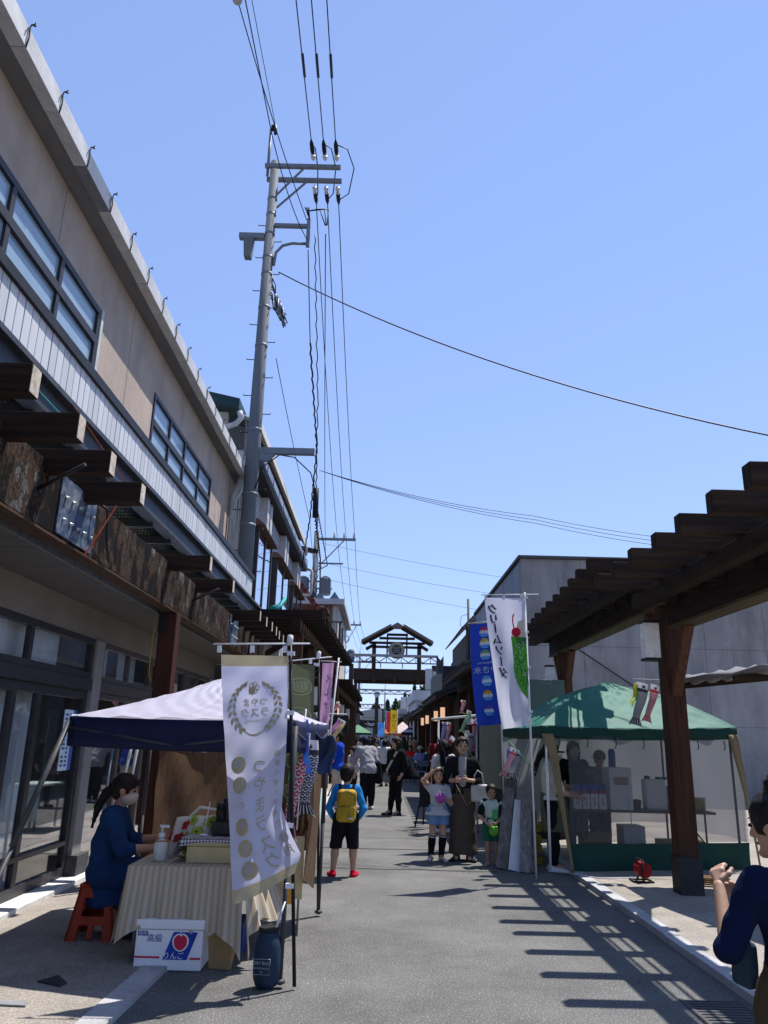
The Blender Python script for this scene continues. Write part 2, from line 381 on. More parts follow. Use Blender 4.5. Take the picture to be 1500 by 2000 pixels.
# kerb stones, each its own piece
for nm, f, w, z, y0, y1, sgn in (('kerb_left', lambda y: lk(y) - .085, .17, .035, 1.2, 46, 1), ('kerb_right', lambda y: rk(y) + .065, .13, .056, 1.2, 30, 1)):
    k = thing(nm, None, None); k['kind'] = 'structure'
    sm = MB().box((0, 0, 0), (w, .592, .14)).mesh('kerb_stone', KERB); y = y0
    while y < y1:
        a = math.atan2(f(y + .6) - f(y), .6); o = put('kerb_stone', sm, (f(y + .3) + random.uniform(-.004, .004), y + .3, z - .07 + random.uniform(-.004, .003)), k, -a); y += .6
# paving slabs on the left walk further along
PV = [M('paver_a', (.43, .385, .36), .9, .12, (8, 8, 8), 60, .3), M('paver_b', (.37, .34, .325), .9, .12, (8, 8, 8), 60, .3), M('paver_c', (.47, .43, .40), .9, .12, (8, 8, 8), 60, .3)]
pm = [MB().box((0, 0, 0), (.29, .59, .03)).mesh('paving_slab', m_) for m_ in PV]
for i in range(6):
    for j in range(22):
        y = 11.2 + j * .6
        put('paving_slab', random.choice(pm), (lk(y) - .33 - i * .3, y, .024 + random.uniform(-.002, .002)), LW)
# cracks/joints across the road, manhole-free; drain at the right kerb
GRATE = M('drain_steel', (.09, .09, .10), .55, .3, (12, 12, 12), 80, .2, metal=.7, dirt=(.14, .10, .07), dsc=(6, 6, 6))
dr = thing('drain_grate', 'long dark steel drain grate let into the asphalt along the right kerb', 'drain grate', (2.2, 4.9, 0))
MB().b2((2.0, 3.4, -.05), (2.03, 5.7, .006)).b2((2.37, 3.4, -.05), (2.40, 5.7, .006)).build('frame', GRATE, dr)
bm_ = MB().box((0, 0, 0), (.34, .022, .03)).mesh('bar', GRATE)
for i in range(46): put('bar', bm_, (2.2, 3.42 + i * .05, -.009), dr)
MB().b2((2.03, 3.4, -.06), (2.37, 5.7, -.028)).build('channel', M('drain_dirt', (.03, .03, .03), .9), dr)
SEAL = M('joint_seal', (.035, .035, .037), .8)
def crack(p, label):
    MB().tube([(x, y, .0015) for x, y in p], .006, 5).build('road_joint', SEAL, label=label, cat='road joint')
crack([(-1.2 + i * .25, 10.55 + .02 * math.sin(i * 2.1), ) for i in range(12)], 'thin dark joint across the asphalt by the red shoes')
crack([(-1.1 + i * .25, 12.35 + .015 * math.sin(i * 1.3)) for i in range(13)], 'thin dark joint across the asphalt beyond the yellow backpack')
RUB = M('rubber', (.035, .036, .04), .8, .25, (10, 10, 10), 60, .2)
MB().poly([(-2.16, 5.62, .0335), (-2.08, 5.76, .0335), (-1.96, 5.60, .0335), (-1.98, 5.53, .0335)], (0, 0, .006)).build('rubber_scrap', RUB, label='torn dark rubber scrap lying in the tent shade on the pavement', cat='scrap')
MB().poly([(-2.38, 5.17, .0335), (-2.36, 5.27, .0335), (-2.05, 5.22, .0335), (-2.03, 5.15, .0335)], (0, 0, .008)).build('metal_strip', M('scrap_metal', (.22, .22, .23), .6, .2), label='bent grey strip lying in sun on the pavement', cat='scrap')

# ================================================================== left: shop building
STUC = M('stucco', (.40, .325, .275), .92, .12, (1.6, 1.6, 1.6), 130, .55, dirt=(.20, .175, .155), dsc=(1.5, 1.5, .45), damt=.45)
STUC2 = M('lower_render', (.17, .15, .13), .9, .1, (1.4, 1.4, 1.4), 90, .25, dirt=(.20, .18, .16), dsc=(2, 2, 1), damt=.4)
ALU = M('dark_aluminium', (.045, .043, .048), .42, .2, (9, 9, 9), 80, .06, metal=.35)
ALUL = M('bronze_aluminium', (.10, .085, .085), .42, .15, (9, 9, 9), 80, .05, metal=.35)
GUT = M('gutter_grey', (.50, .50, .51), .55, .15, (5, 5, 5), 60, .08, dirt=(.19, .18, .16), dsc=(3, 2, 3), damt=.5)
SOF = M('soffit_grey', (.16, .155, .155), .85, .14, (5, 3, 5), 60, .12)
PANEL = [M('parapet_board_' + s, c, .5, .08, (20, 20, 2), 40, .06, dirt=(.42, .42, .42), dsc=(8, 8, 1.5), damt=.5) for s, c in (('a', (.48, .50, .53)), ('b', (.44, .455, .48)), ('c', (.51, .52, .545)))]
STEEL = M('blue_grey_steel', (.045, .052, .065), .5, .25, (7, 7, 7), 60, .1, metal=.3, dirt=(.13, .10, .08), dsc=(4, 4, 4), damt=.4)
BLACK = M('black_steel', (.02, .02, .022), .5, .3, (9, 9, 9), 70, .08, metal=.2)
CONC = M('pillar_concrete', (.24, .23, .225), .9, .12, (5, 5, 5), 90, .4, dirt=(.2, .19, .18), dsc=(3, 3, 1), damt=.4)
SKYGL = M('sky_blue_glass', (.22, .31, .39), .22, .12, (1.5, 1.5, 1.5), 40, .02, spec=.9)  # frosted pane; the blue of the reflected sky is put into its base colour
SHOPGL = glassmat('shop_glass', (.92, .94, .95), .03, .015)
FROST = M('frosted_sheet', (.36, .47, .55), .4, .1, (2, 2, 2), 40, .03)
CURT = M('pale_curtain', (.66, .69, .70), .9, .1, (1, 14, .6), 60, .1)
INT = M('interior', (.10, .095, .09), .95, .3, (2, 2, 2))
sb = thing('shop_building', 'beige rendered two-storey shop with ribbed balcony and long gutter', 'building', (-4, 9, 0))
XW = -3.4
def wall_openings(mb, x, th, y0, y1, z0, z1, ops):
    """street-side wall slab with rectangular openings (ya,yb,za,zb) sorted along y"""
    y = y0
    for ya, yb, za, zb in ops:
        if ya > y: mb.b2((x - th, y, z0), (x, ya, z1))
        if za > z0: mb.b2((x - th, ya, z0), (x, yb, za))
        if zb < z1: mb.b2((x - th, ya, zb), (x, yb, z1))
        y = yb
    if y < y1: mb.b2((x - th, y, z0), (x, y1, z1))
    return mb
def sash(parent, x, ya, yb, za, zb, yms, zt, fm, gm, fw=.06, back=None, dep=.07, tz=.1):
    """a window part: frame with mullions at yms and transom at zt, panes as sub-parts"""
    f = MB(); xi = x - dep
    f.b2((xi, ya, za), (x, yb, za + fw)).b2((xi, ya, zb - fw), (x, yb, zb)).b2((xi, ya, za + fw), (x, ya + fw, zb - fw)).b2((xi, yb - fw, za + fw), (x, yb, zb - fw))
    for y in yms: f.b2((xi + .004, y - fw / 2, za + fw), (x - .004, y + fw / 2, zb - fw))
    if zt: f.b2((xi + .001, ya + fw, zt - tz / 2), (x + .006, yb - fw, zt + tz / 2))
    w = f.build('window', fm, parent, bevel=.004)
    ys = [ya] + list(yms) + [yb]; zs = [za + fw] + ([zt - tz / 2, zt + tz / 2] if zt else []) + [zb - fw]
    zz = [(zs[i], zs[i + 1]) for i in range(0, len(zs), 2)]
    for i in range(len(ys) - 1):
        for z0, z1 in zz:
            a, b = ys[i] + fw * (1 if i == 0 else .5), ys[i + 1] - fw * (1 if i == len(ys) - 2 else .5)
            MB().b2((xi + .028, a, z0), (xi + .034, b, z1)).build('pane', gm, w)
    if back is not None:
        MB().b2((xi - .09, ya, za), (xi - .08, yb, zb)).build('blind', back, w)
    return w
W1 = (1.2, 8.05, 4.85, 6.34); W2 = (10.33, 14.28, 4.85, 6.36)
wall_openings(MB(), XW, .2, .2, 16.7, 3.0, 7.06, [W1, W2]).build('wall', STUC, sb)
sash(sb, XW + .02, *W1, [2.4, 3.55, 4.7, 5.85, 6.95], 5.92, ALU, SKYGL, .075, FROST)
sash(sb, XW + .02, *W2, [11.28, 12.22, 13.27], 5.92, ALU, SKYGL, .065, FROST)
MB().b2((XW - .06, W1[1] + .005, 4.85), (XW + .03, W1[1] + .07, 6.36)).build('trim', M('window_trim', (.42, .45, .44), .7), sb)
for y in (2.0, 3.6, 5.2, 6.8, 9.15, 15.2): MB().b2((XW, y, 6.4 if y < 8.2 or 10.3 < y < 14.3 else 4.2), (XW + .003, y + .008, 7.06)).build('joint', M('wall_joint', (.2, .17, .15), .9), sb)
MB().b2((-9, .2, 3), (XW - .2, 16.7, 7.0)).build('core', INT, sb)
# roof, soffit, gutter pieces with hooks
MB().poly([(-9.5, .2, 8.6), (-3.13, .2, 7.28), (-3.13, .2, 7.31), (-9.5, .2, 8.75)], (0, 16.6, 0)).build('roof', M('metal_roof', (.20, .21, .22), .45, .15, metal=.3), sb)
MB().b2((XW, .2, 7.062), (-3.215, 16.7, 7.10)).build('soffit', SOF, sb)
gm = MB().b2((-.065, -.347, -.1), (.065, .347, .1)).mesh('gutter_length', GUT)
gm2 = MB().b2((-.065, -.347, -.1), (.065, .347, .1)).mesh('gutter_length', M('gutter_dark', (.22, .235, .25), .35, .2, (5, 5, 5), 60, .08, metal=.4, dirt=(.12, .12, .12), dsc=(3, 3, 3)))
hm = MB().tube([(.075, 0, -.11), (.085, 0, 0), (.078, 0, .10), (.085, 0, .125), (.115, 0, .135), (.12, 0, .155)], .006, 5).tube([(.09, 0, .13), (.125, 0, .115)], .008, 5).mesh('gutter_hook', BLACK)
for i in range(24):
    y = .18 + i * .7
    put('gutter_length', gm2 if abs(y - 6.5) < .2 else gm, (-3.145 + random.uniform(-.004, .004), y + .35, 7.15 + random.uniform(-.004, .004)), sb)
    put('gutter_hook', hm, (-3.15, y, 7.15), sb)
MB().b2((-3.25, 16.55, 7.02), (-3.05, 16.75, 7.27)).build('gutter_end', GUT, sb)
for yy, r in ((16.15, .055), (16.42, .05)): MB().tube([(-3.2, yy, 7.05), (-3.22, yy, 6.85), (-3.33, yy, 6.6), (-3.33, yy, 3.4)], r, 10).build('downpipe', GUT, sb)
# balcony: boards, rails, steel edge, grating
XB = -2.7
bmh = [MB().b2((-.018, -.0545, -.19), (.018, .0545, .19)).mesh('board', m_) for m_ in PANEL]
MB().b2((XB - .05, .4, 4.27), (XB - .03, 15.6, 4.64)).build('dark_gap_backing', BLACK, sb)  # black sheet added so the shaded gaps between the boards read dark
y = .4
while y < 15.6:
    put('board', random.choice(bmh), (XB + .003 - random.uniform(0, .004), y + .06, 4.46), sb); y += .122
MB().b2((XB - .03, .35, 4.645), (XB + .05, 15.72, 4.74)).b2((XB - .035, .35, 4.60), (XB - .025, 15.70, 4.645)).build('balcony_rail', BLACK, sb, bevel=.006)
MB().b2((XB - .09, .35, 4.22), (XB + .055, 20.2, 4.265)).b2((XB - .03, .35, 4.0), (XB - .015, 20.2, 4.22)).b2((XB - .09, .35, 3.965), (XB + .055, 20.2, 4.0)).build('edge_beam', STEEL, sb)
g = MB()
for i in range(14): g.b2((XB - .62 + i * .042, .4, 4.02), (XB - .612 + i * .042, 16.4, 4.05))
for i in range(125): g.b2((XB - .66, .4 + i * .13, 4.024), (XB - .06, .412 + i * .13, 4.046))
g.build('grating', BLACK, sb)
sm = MB().b2((-.33, -.03, -.05), (.33, .03, .05)).mesh('bracket', BLACK)
for i in range(20): put('bracket', sm, (XB - .37, .6 + i * .82, 3.965), sb)
# pent roof between storeys, ribbed fascia, soffit boards
WHT = M('pent_roof_white', (.62, .65, .68), .5, .08, (4, 4, 4), 50, .05)
MB().poly([(-2.62, .2, 3.40), (-3.40, .2, 3.95), (-3.40, .2, 4.0), (-2.62, .2, 3.45)], (0, 16.0, 0)).build('pent_roof', WHT, sb)
rm = MB().beam((-2.62, 0, 3.462), (-3.40, 0, 4.012), .025, .03).mesh('roof_rib', WHT)
for i in range(53):
    o = put('roof_rib', rm, (0, .4 + i * .3, 0), sb)
fb = MB().b2((-.012, -.073, -.21), (.012, .073, .21)).mesh('fascia_board', M('fascia_grey', (.10, .105, .11), .7, .2, (9, 9, 2), 50, .15))
for i in range(104): put('fascia_board', fb, (-2.655 + random.uniform(-.003, .003), .3 + i * .153, 3.15), sb)
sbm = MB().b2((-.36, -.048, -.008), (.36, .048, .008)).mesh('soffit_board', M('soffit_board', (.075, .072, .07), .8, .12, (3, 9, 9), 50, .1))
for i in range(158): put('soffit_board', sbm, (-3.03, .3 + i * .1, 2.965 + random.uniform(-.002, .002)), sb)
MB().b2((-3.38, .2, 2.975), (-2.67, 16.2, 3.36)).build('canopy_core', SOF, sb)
# ground floor: header, pillars, shopfronts
XS = -3.35
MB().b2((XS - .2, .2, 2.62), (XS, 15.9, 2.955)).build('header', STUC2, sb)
def pillar(y0, y1):
    p = MB().b2((XS - .25, y0, .2), (XS + .035, y1, 2.618)).build('pillar', CONC, sb, bevel=.012)
    MB().b2((XS - .25, y0 - .03, .0), (XS + .11, y1 + .06, .28)).build('plinth', M('dark_plinth', (.055, .055, .06), .8, .3, (8, 8, 8), 60, .3), p)
pillar(9.12, 9.38); pillar(15.4, 15.65)
MB().b2((XS - .05, .2, .0), (XS + .2, 15.6, .075)).build('door_sill', M('sill_stone', (.58, .58, .57), .7, .1, (4, 4, 4), 60, .15, dirt=(.2, .2, .19), dsc=(3, 3, 3)), sb, bevel=.01)
sash(sb, XS + .01, .3, 9.1, 2.16, 2.615, [2.0, 3.8, 5.6, 7.45], None, ALU, SHOPGL, .07)
MB().b2((XS - .09, .3, 2.03), (XS + .03, 9.11, 2.157)).build('transom', ALU, sb)
sash(sb, XS - .01, .3, 9.1, .08, 2.027, [1.6, 3.0, 4.4, 5.8, 7.30, 7.86], .42, ALU, SHOPGL, .095, tz=.05)
sash(sb, XS + .01, 9.4, 15.38, 2.16, 2.615, [10.45, 11.5, 12.5, 13.6, 14.5], None, ALUL, SHOPGL, .06)
MB().b2((XS - .09, 9.4, 2.03), (XS + .02, 15.38, 2.157)).build('transom', ALUL, sb)
sash(sb, XS - .01, 9.4, 15.38, .08, 2.027, [10.45, 11.5, 12.5, 13.6, 14.5], None, ALUL, SHOPGL, .07)
def hang(y0, y1, z0, z1, x, mat, n=40, amp=.02, w=None, nm='curtain'):
    MB().grid(lambda u, v: (x + amp * math.sin(u * n * .9 + math.sin(u * 11)), y0 + (y1 - y0) * u, z0 + (z1 - z0) * v), n, 4).build(nm, mat, sb)
hang(.4, 8.2, .1, 2.0, -3.56, CURT, 90); hang(.4, 8.6, 2.15, 2.6, -3.54, CURT, 90)
hang(9.5, 10.2, 2.0, 2.6, -3.56, CURT, 12); hang(10.6, 11.4, 2.0, 2.6, -3.56, CURT, 12)
MB().b2((-6.6, .2, -.02), (-6.5, 15.8, 2.95)).b2((-6.5, .2, -.02), (-3.45, 15.8, .05)).b2((-6.5, 15.8, 0), (-3.55, 15.9, 2.95)).b2((-6.5, .1, 0), (-3.55, .2, 2.95)).b2((-6.5, 9.1, 0), (-3.6, 9.2, 2.95)).build('interior', M('shop_interior', (.20, .19, .18), .9, .2), sb)
# notice taped inside the shop window
BLUEP = M('notice_blue', (.05, .12, .42), .6, .1); PAPER = M('notice_paper', (.62, .72, .80), .7, .06); INKD = M('notice_ink', (.10, .13, .22), .7)
nt = thing('window_notice', 'tall pale blue printed notice taped to the shop window', 'notice', (-3.31, 8.6, 1.5))
MB().b2((-3.322, 8.42, 1.18), (-3.318, 8.66, 1.80)).build('sheet', PAPER, nt)
MB().b2((-3.321, 8.661, 1.18), (-3.317, 8.75, 1.80)).build('blue_margin', BLUEP, nt)
for i in range(13):
    for a, b in ((8.45, 8.53), (8.56, 8.64)):
        if random.random() < .85: MB().b2((-3.3175, a, 1.22 + i * .043), (-3.3165, b - random.uniform(0, .03), 1.245 + i * .043)).build('printed_line' if i % 3 else 'printed_picture', INKD if i % 3 else BLUEP, nt)

# ================================================================== left pergola over the pavement
def peel():
    m, n, l, b = newmat('peeling_beam'); tc = n.new('ShaderNodeTexCoord')
    def nz(sc, s, d=8):
        mp = n.new('ShaderNodeMapping'); mp.inputs['Scale'].default_value = sc; l.new(tc.outputs['Object'], mp.inputs[0])
        t = n.new('ShaderNodeTexNoise'); t.inputs['Scale'].default_value = s; t.inputs['Detail'].default_value = d; t.inputs['Roughness'].default_value = .72; l.new(mp.outputs[0], t.inputs[0]); return t.outputs[0]
    r = n.new('ShaderNodeValToRGB'); e = r.color_ramp.elements
    e[0].position = .455; e[0].color = (.008, .007, .007, 1); e[1].position = .485; e[1].color = (.030, .018, .013, 1)
    for p, c in ((.50, (.060, .034, .022)), (.525, (.095, .056, .034)), (.535, (.010, .009, .009)), (.57, (.035, .03, .028)), (.60, (.17, .155, .14)), (.62, (.02, .018, .017)), (.66, (.24, .22, .20))):
        q = e.new(p); q.color = c + (1,)
    l.new(nz((1, 1, .6), 4.2, 14), r.inputs[0])
    r2 = n.new('ShaderNodeValToRGB'); r2.color_ramp.elements[0].position = .4; r2.color_ramp.elements[1].position = .62; l.new(nz((9, 9, 1), 3), r2.inputs[0])
    mx = n.new('ShaderNodeMixRGB'); mx.blend_type = 'MULTIPLY'; mx.inputs[0].default_value = .5; l.new(r.outputs[0], mx.inputs[1]); l.new(r2.outputs[0], mx.inputs[2])
    l.new(mx.outputs[0], b.inputs['Base Color']); b.inputs['Roughness'].default_value = .85; b.inputs['Specular IOR Level'].default_value = .06
    bp = n.new('ShaderNodeBump'); bp.inputs['Strength'].default_value = .6; bp.inputs['Distance'].default_value = .012; l.new(r.outputs[0], bp.inputs['Height']); l.new(bp.outputs[0], b.inputs['Normal'])
    return m
PEEL = peel()
WX = wood('dark_wood_x', (.022, .014, .011), 0); WY = wood('dark_wood_y', (.022, .014, .011), 1); WZ = wood('dark_wood_z', (.058, .031, .022), 2)
REDP = wood('red_stained_post', (.050, .019, .014), 2, .25)
ENDG = M('pale_end_grain', (.50, .43, .35), .85, .3, (30, 30, 30), 90, .4, dirt=(.05, .03, .02), dsc=(7, 7, 7), damt=.45)
PLATE = M('galvanised_plate', (.03, .05, .09), .6, .35, (7, 7, 7), 60, .12, metal=.15, dirt=(.36, .38, .40), dsc=(4, 4, 6), damt=.5)
BOLT = M('bolt_steel', (.32, .33, .33), .45, .2, metal=.7)
pl = thing('timber_pergola', 'weathered timber pergola with peeling beam and bolted steel plates along the shop', 'pergola', (-2.5, 9.1, 0))
MB().b2((-2.54, 1.0, 2.96), (-2.41, 5.80, 3.44)).build('beam', PEEL, pl, bevel=.01)
MB().b2((-2.54, 5.81, 2.96), (-2.41, 16.2, 3.44)).build('beam', PEEL, pl, bevel=.01)
MB().b2((-2.545, 1.0, 2.94), (-2.405, 16.2, 2.958)).build('beam_underside', wood('rusty_board', (.05, .03, .02), 1), pl)
boltm = MB().lathe((0, 0, 0), [(.016, 0), (.016, .012), (.009, .014), (.009, .03)], 8).mesh('bolt', BOLT)
for y0 in (5.45, 12.2):
    p = MB().b2((-2.408, y0, 2.98), (-2.396, y0 + .72, 3.42)).build('steel_plate', PLATE, pl, bevel=.003)
    for i in range(2):
        for j in range(5):
            o = put('bolt', boltm, (-2.396, y0 + .09 + j * .135, 3.10 + i * .17), p); o.rotation_euler = (0, R(90), 0)
LR = [1.85, 2.52, 3.2, 3.87, 4.54, 5.2, 5.92, 8.52, 9.88, 12.43, 13.08, 13.68, 14.31, 14.86, 15.5]
for y in LR:
    jj = random.uniform(-.02, .02)
    m = MB().b2((-3.1, y - .058, 3.345), (-1.95 + jj, y + .058, 3.515)); r = m.build('rafter', WX, pl, bevel=.006)
    MB().b2((-1.95 + jj + .001, y - .052, 3.351), (-1.946 + jj, y + .052, 3.509)).build('end_grain', ENDG, r)
for y in (-.2, 9.12, 14.6): MB().b2((-2.60, y - .1, .03), (-2.40, y + .1, 2.938)).build('post', REDP, pl, bevel=.01)
MB().b2((-2.605, 9.0, 2.70), (-2.50, 9.015, 2.923)).build('post_bracket', BLACK, pl)
ORG = cloth('orange_strap', (.42, .085, .03), 0)
MB().beam((-2.38, 6.0, 2.93), (-2.10, 6.02, 3.53), .03, .004).beam((-2.10, 6.02, 3.53), (-2.62, 5.9, 4.2), .03, .004).build('ratchet_strap', ORG, label='orange ratchet strap tied round the peeling pergola beam', cat='strap')
MB().tube([(-2.38, 6.55, 3.0), (-2.36, 6.4, 3.12), (-2.3, 6.15, 3.36), (-2.36, 6.1, 3.40)], .012, 6).build('hook_bar', BLACK, pl)
for y in (5.0, 9.6): MB().tube([(-2.405, y + .1, 3.2), (-2.05, y - .03, 3.34)], .014, 6).build('strut', BLACK, pl)
CBL = M('cable_yellow', (.35, .27, .03), .6)
MB().tube([(-2.63, 8.96, 2.9), (-2.64, 8.95, 2.4), (-2.63, 8.94, 2.2), (-2.60, 8.97, 2.15)], .006, 5).build('cable', CBL, label='thin yellow cable hanging beside the red pergola post', cat='cable')
MB().tube([(-2.64, 6.0, 4.03), (-2.62, 6.05, 4.02), (-2.6, 5.2, 4.02)], .006, 5).build('cable', M('cable_teal', (.02, .25, .22), .6), label='thin teal cable clipped under the balcony edge beam', cat='cable')
# ================================================================== right pergola
WX2 = wood('brown_wood_x', (.042, .026, .018), 0, dirt=(.02, .016, .014)); WY2 = wood('brown_wood_y', (.026, .018, .013), 1, dirt=(.015, .012, .011)); WZ2 = wood('brown_wood_z', (.065, .031, .020), 2, .35, dirt=(.035, .022, .016))
def pergola_bay(par, y0, y1, xs, zt, ys, tail=3.78):
    """beams and rafters of one bay: rafter top at zt, tips at xs(y)"""
    zr = zt - .17
    MB().b2((2.90, y0, zr - .16), (3.05, y1, zr - .004)).build('outer_beam', WY2, par, bevel=.008)
    MB().b2((3.30, y0, zr - .34), (3.50, y1, zr - .004)).build('main_beam', WY2, par, bevel=.008)
    MB().b2((3.285, y0, zr - .372), (3.515, y1, zr - .342)).build('beam_underside', wood('olive_board', (.075, .055, .03), 1), par)
    for y in ys:
        x = xs(y) + random.uniform(-.015, .015); r = MB().b2((x, y - .06, zr), (tail, y + .06, zt + random.uniform(-.005, .005))).build('rafter', WX2, par, bevel=.007)
        MB().b2((x - .004, y - .05, zr + .008), (x - .001, y + .05, zt - .01)).build('dark_end', wood('dark_end', (.022, .016, .014), 2), r)
        MB().b2((3.055, y - .03, zr - .12), (3.295, y + .03, zr - .05)).build('tie', WX2, par)
    for x in (3.12, 3.23): MB().b2((x - .012, y0 + .05, zr - .045), (x + .012, y1 - .05, zr - .02)).build('lattice_lath', WY2, par)
BRC = wood('brace_wood', (.11, .052, .032), 2, .35)
def brace(par, x, y, z, dy, ln=.74):
    if dy < 0 and y < 10: z -= .27
    MB().beam((x, y + dy * .08, z - ln), (x, y + dy * (.08 + ln * .72), z), .11, .11, up=(1, 0, 0)).build('brace', BRC, par, bevel=.006)
pr = thing('timber_pergola', 'brown timber pergola with stepped rafter tips standing over the green tent', 'pergola', (3.4, 9.1, 0))
pergola_bay(pr, 1.6, 8.85, lambda y: 2.40, 3.41, [7.87 + .6 - i * .605 for i in range(11)])
pergola_bay(pr, 8.9, 15.2, lambda y: 2.45 + (y - 9.0) * .05, 3.71, [9.0 + i * .6 for i in range(11)])
for y in (2.0, 9.12, 14.4):
    zt = 2.87 if y < 5 else 3.16
    p = MB().b2((3.29, y - .11, .42), (3.51, y + .11, zt)).build('post', WZ2, pr, bevel=.01)
    MB().b2((3.275, y - .125, .04), (3.525, y + .125, .425)).build('steel_shoe', M('dark_shoe', (.035, .036, .04), .55, .3, (7, 7, 7), 70, .2, metal=.4), p)
    for dy in (-1, 1):
        if y > 5: brace(pr, 3.4, y, zt, dy)
LAMP = M('lantern_acrylic', (.78, .78, .75), .5, .15, (6, 6, 6), 40, .05, dirt=(.2, .19, .17), dsc=(5, 5, 5), damt=.5)
def lantern(x, y, z, label, h=.40, w=.115, lit=False, group=None):
    t = thing('box_lantern', label, 'lantern', (x, y, z), group)
    m = LAMP
    if lit:
        if 'lantern_lit' not in MATS:
            mm, n, l, b = newmat('lantern_lit'); b.inputs['Base Color'].default_value = (.7, .5, .35, 1); b.inputs['Emission Color'].default_value = (1, .58, .36, 1); b.inputs['Emission Strength'].default_value = .5; MATS['lantern_lit'] = mm
        m = MATS['lantern_lit']
    MB().b2((x - w, y - w, z), (x + w, y + w, z + h)).build('shade', m, t, bevel=.006)
    MB().b2((x - w - .008, y - w - .008, z + h + .001), (x + w + .008, y + w + .008, z + h + .03)).b2((x - w - .008, y - w - .008, z - .03), (x + w + .008, y + w + .008, z - .001)).build('cap', BLACK, t)
    return t
lantern(3.12, 8.95, 2.54, 'grimy white box lantern on the pergola post beside the corrugated canopy', .40, .085)
t = lantern(3.1, 14.3, 2.5, 'dark framed box lantern on the pergola post behind the cream soda banner', .40, .07)

# ================================================================== right: corrugated lean-to canopy
def poly_mat():
    m, n, l, b = newmat('corrugated_polycarbonate'); b.inputs['Base Color'].default_value = (.20, .20, .21, 1); b.inputs['Roughness'].default_value = .35
    return m
cpo = thing('corrugated_canopy', 'corrugated lean-to canopy sheet on a wooden batten beside the pergola post', 'canopy', (4.5, 9.3, 2.4))
def csurf(u, v):
    xa = 3.62 + .38 * max(0, (9.3 - (7.6 + 2.6 * v)) / 1.7); x = xa + (7.2 - xa) * u; return (x, 7.6 + 2.6 * v, 2.33 + (x - 3.6) * .115 + .05 * math.sin((x - 3.62) * 2 * math.pi / .2))
MB().grid(csurf, 190, 6).build('sheet', poly_mat(), cpo, solid=.03)
MB().beam((3.62, 9.45, 2.27), (7.2, 9.45, 2.68), .05, .07).beam((3.75, 8.3, 2.28), (7.2, 8.3, 2.68), .05, .07).build('batten', WX2, cpo)
for px_, py_, pz_ in ((5.5, 9.9, 2.48), (6.9, 7.7, 2.6), (6.9, 10.1, 2.6)): MB().b2((px_, py_, .05), (px_ + .08, py_ + .08, pz_)).build('post', WZ2, cpo)

# ================================================================== right: concrete warehouse and its neighbours
def stained(name, base, dark, blue):
    m, n, l, b = newmat(name); tc = n.new('ShaderNodeTexCoord')
    def nz(sc, d=9, rr=.7):
        mp = n.new('ShaderNodeMapping'); mp.inputs['Scale'].default_value = sc; l.new(tc.outputs['Object'], mp.inputs[0])
        t = n.new('ShaderNodeTexNoise'); t.inputs['Scale'].default_value = 1; t.inputs['Detail'].default_value = d; t.inputs['Roughness'].default_value = rr; l.new(mp.outputs[0], t.inputs[0]); return t.outputs[0]
    r = n.new('ShaderNodeValToRGB'); r.color_ramp.elements[0].position = .3; r.color_ramp.elements[0].color = tuple(dark) + (1,); r.color_ramp.elements[1].position = .66; r.color_ramp.elements[1].color = tuple(base) + (1,)
    l.new(nz((.9, .9, .22)), r.inputs[0])
    r2 = n.new('ShaderNodeValToRGB'); r2.color_ramp.elements[0].position = .45; r2.color_ramp.elements[0].color = (1, 1, 1, 1); r2.color_ramp.elements[1].position = .7; r2.color_ramp.elements[1].color = tuple(blue) + (1,)
    l.new(nz((.5, .5, .7)), r2.inputs[0])
    mx = n.new('ShaderNodeMixRGB'); mx.blend_type = 'MULTIPLY'; mx.inputs[0].default_value = 1; l.new(r.outputs[0], mx.inputs[1]); l.new(r2.outputs[0], mx.inputs[2])
    r3 = n.new('ShaderNodeValToRGB'); r3.color_ramp.elements[0].position = .60; r3.color_ramp.elements[0].color = (1, 1, 1, 1); r3.color_ramp.elements[1].position = .70; r3.color_ramp.elements[1].color = (.55, .54, .52, 1)
    l.new(nz((7, 7, .5), 6), r3.inputs[0])
    m2 = n.new('ShaderNodeMixRGB'); m2.blend_type = 'MULTIPLY'; m2.inputs[0].default_value = .7; l.new(mx.outputs[0], m2.inputs[1]); l.new(r3.outputs[0], m2.inputs[2])
    l.new(m2.outputs[0], b.inputs['Base Color']); b.inputs['Roughness'].default_value = .92; b.inputs['Specular IOR Level'].default_value = .2
    bp = n.new('ShaderNodeBump'); bp.inputs['Strength'].default_value = .35; bp.inputs['Distance'].default_value = .01; l.new(nz((45, 45, 45), 4), bp.inputs['Height']); l.new(bp.outputs[0], b.inputs['Normal'])
    return m
WAREC = stained('stained_concrete', (.36, .345, .335), (.17, .165, .16), (.78, .8, .83))
wh = thing('warehouse', 'tall stained grey concrete warehouse wall rising behind the green tent', 'building', (8, 23, 0))
MB().b2((4.2, 22.9, 0), (19, 23.2, 6.92)).build('wall', WAREC, wh)
SID = [M('siding_' + s, c, .6, .12, (3, 3, 3), 50, .1, metal=.15, dirt=(.10, .10, .11), dsc=(2, 2, 1)) for s, c in (('a', (.20, .225, .26)), ('b', (.17, .19, .22)))]
for i in range(11):
    MB().b2((4.205, 23.21 + i * 1.0, 0), (4.5, 24.2 + i * 1.0, 3.4)).b2((4.21, 23.21 + i * 1.0, 3.41), (4.5, 24.2 + i * 1.0, 6.9)).build('siding_panel', SID[i % 2], wh)
MB().b2((4.51, 23.21, 0), (19, 34.2, 6.8)).build('core', INT, wh)
MB().b2((4.12, 22.82, 6.925), (19.1, 34.3, 7.02)).build('coping', M('coping_dark', (.07, .07, .075), .7), wh, bevel=.01)
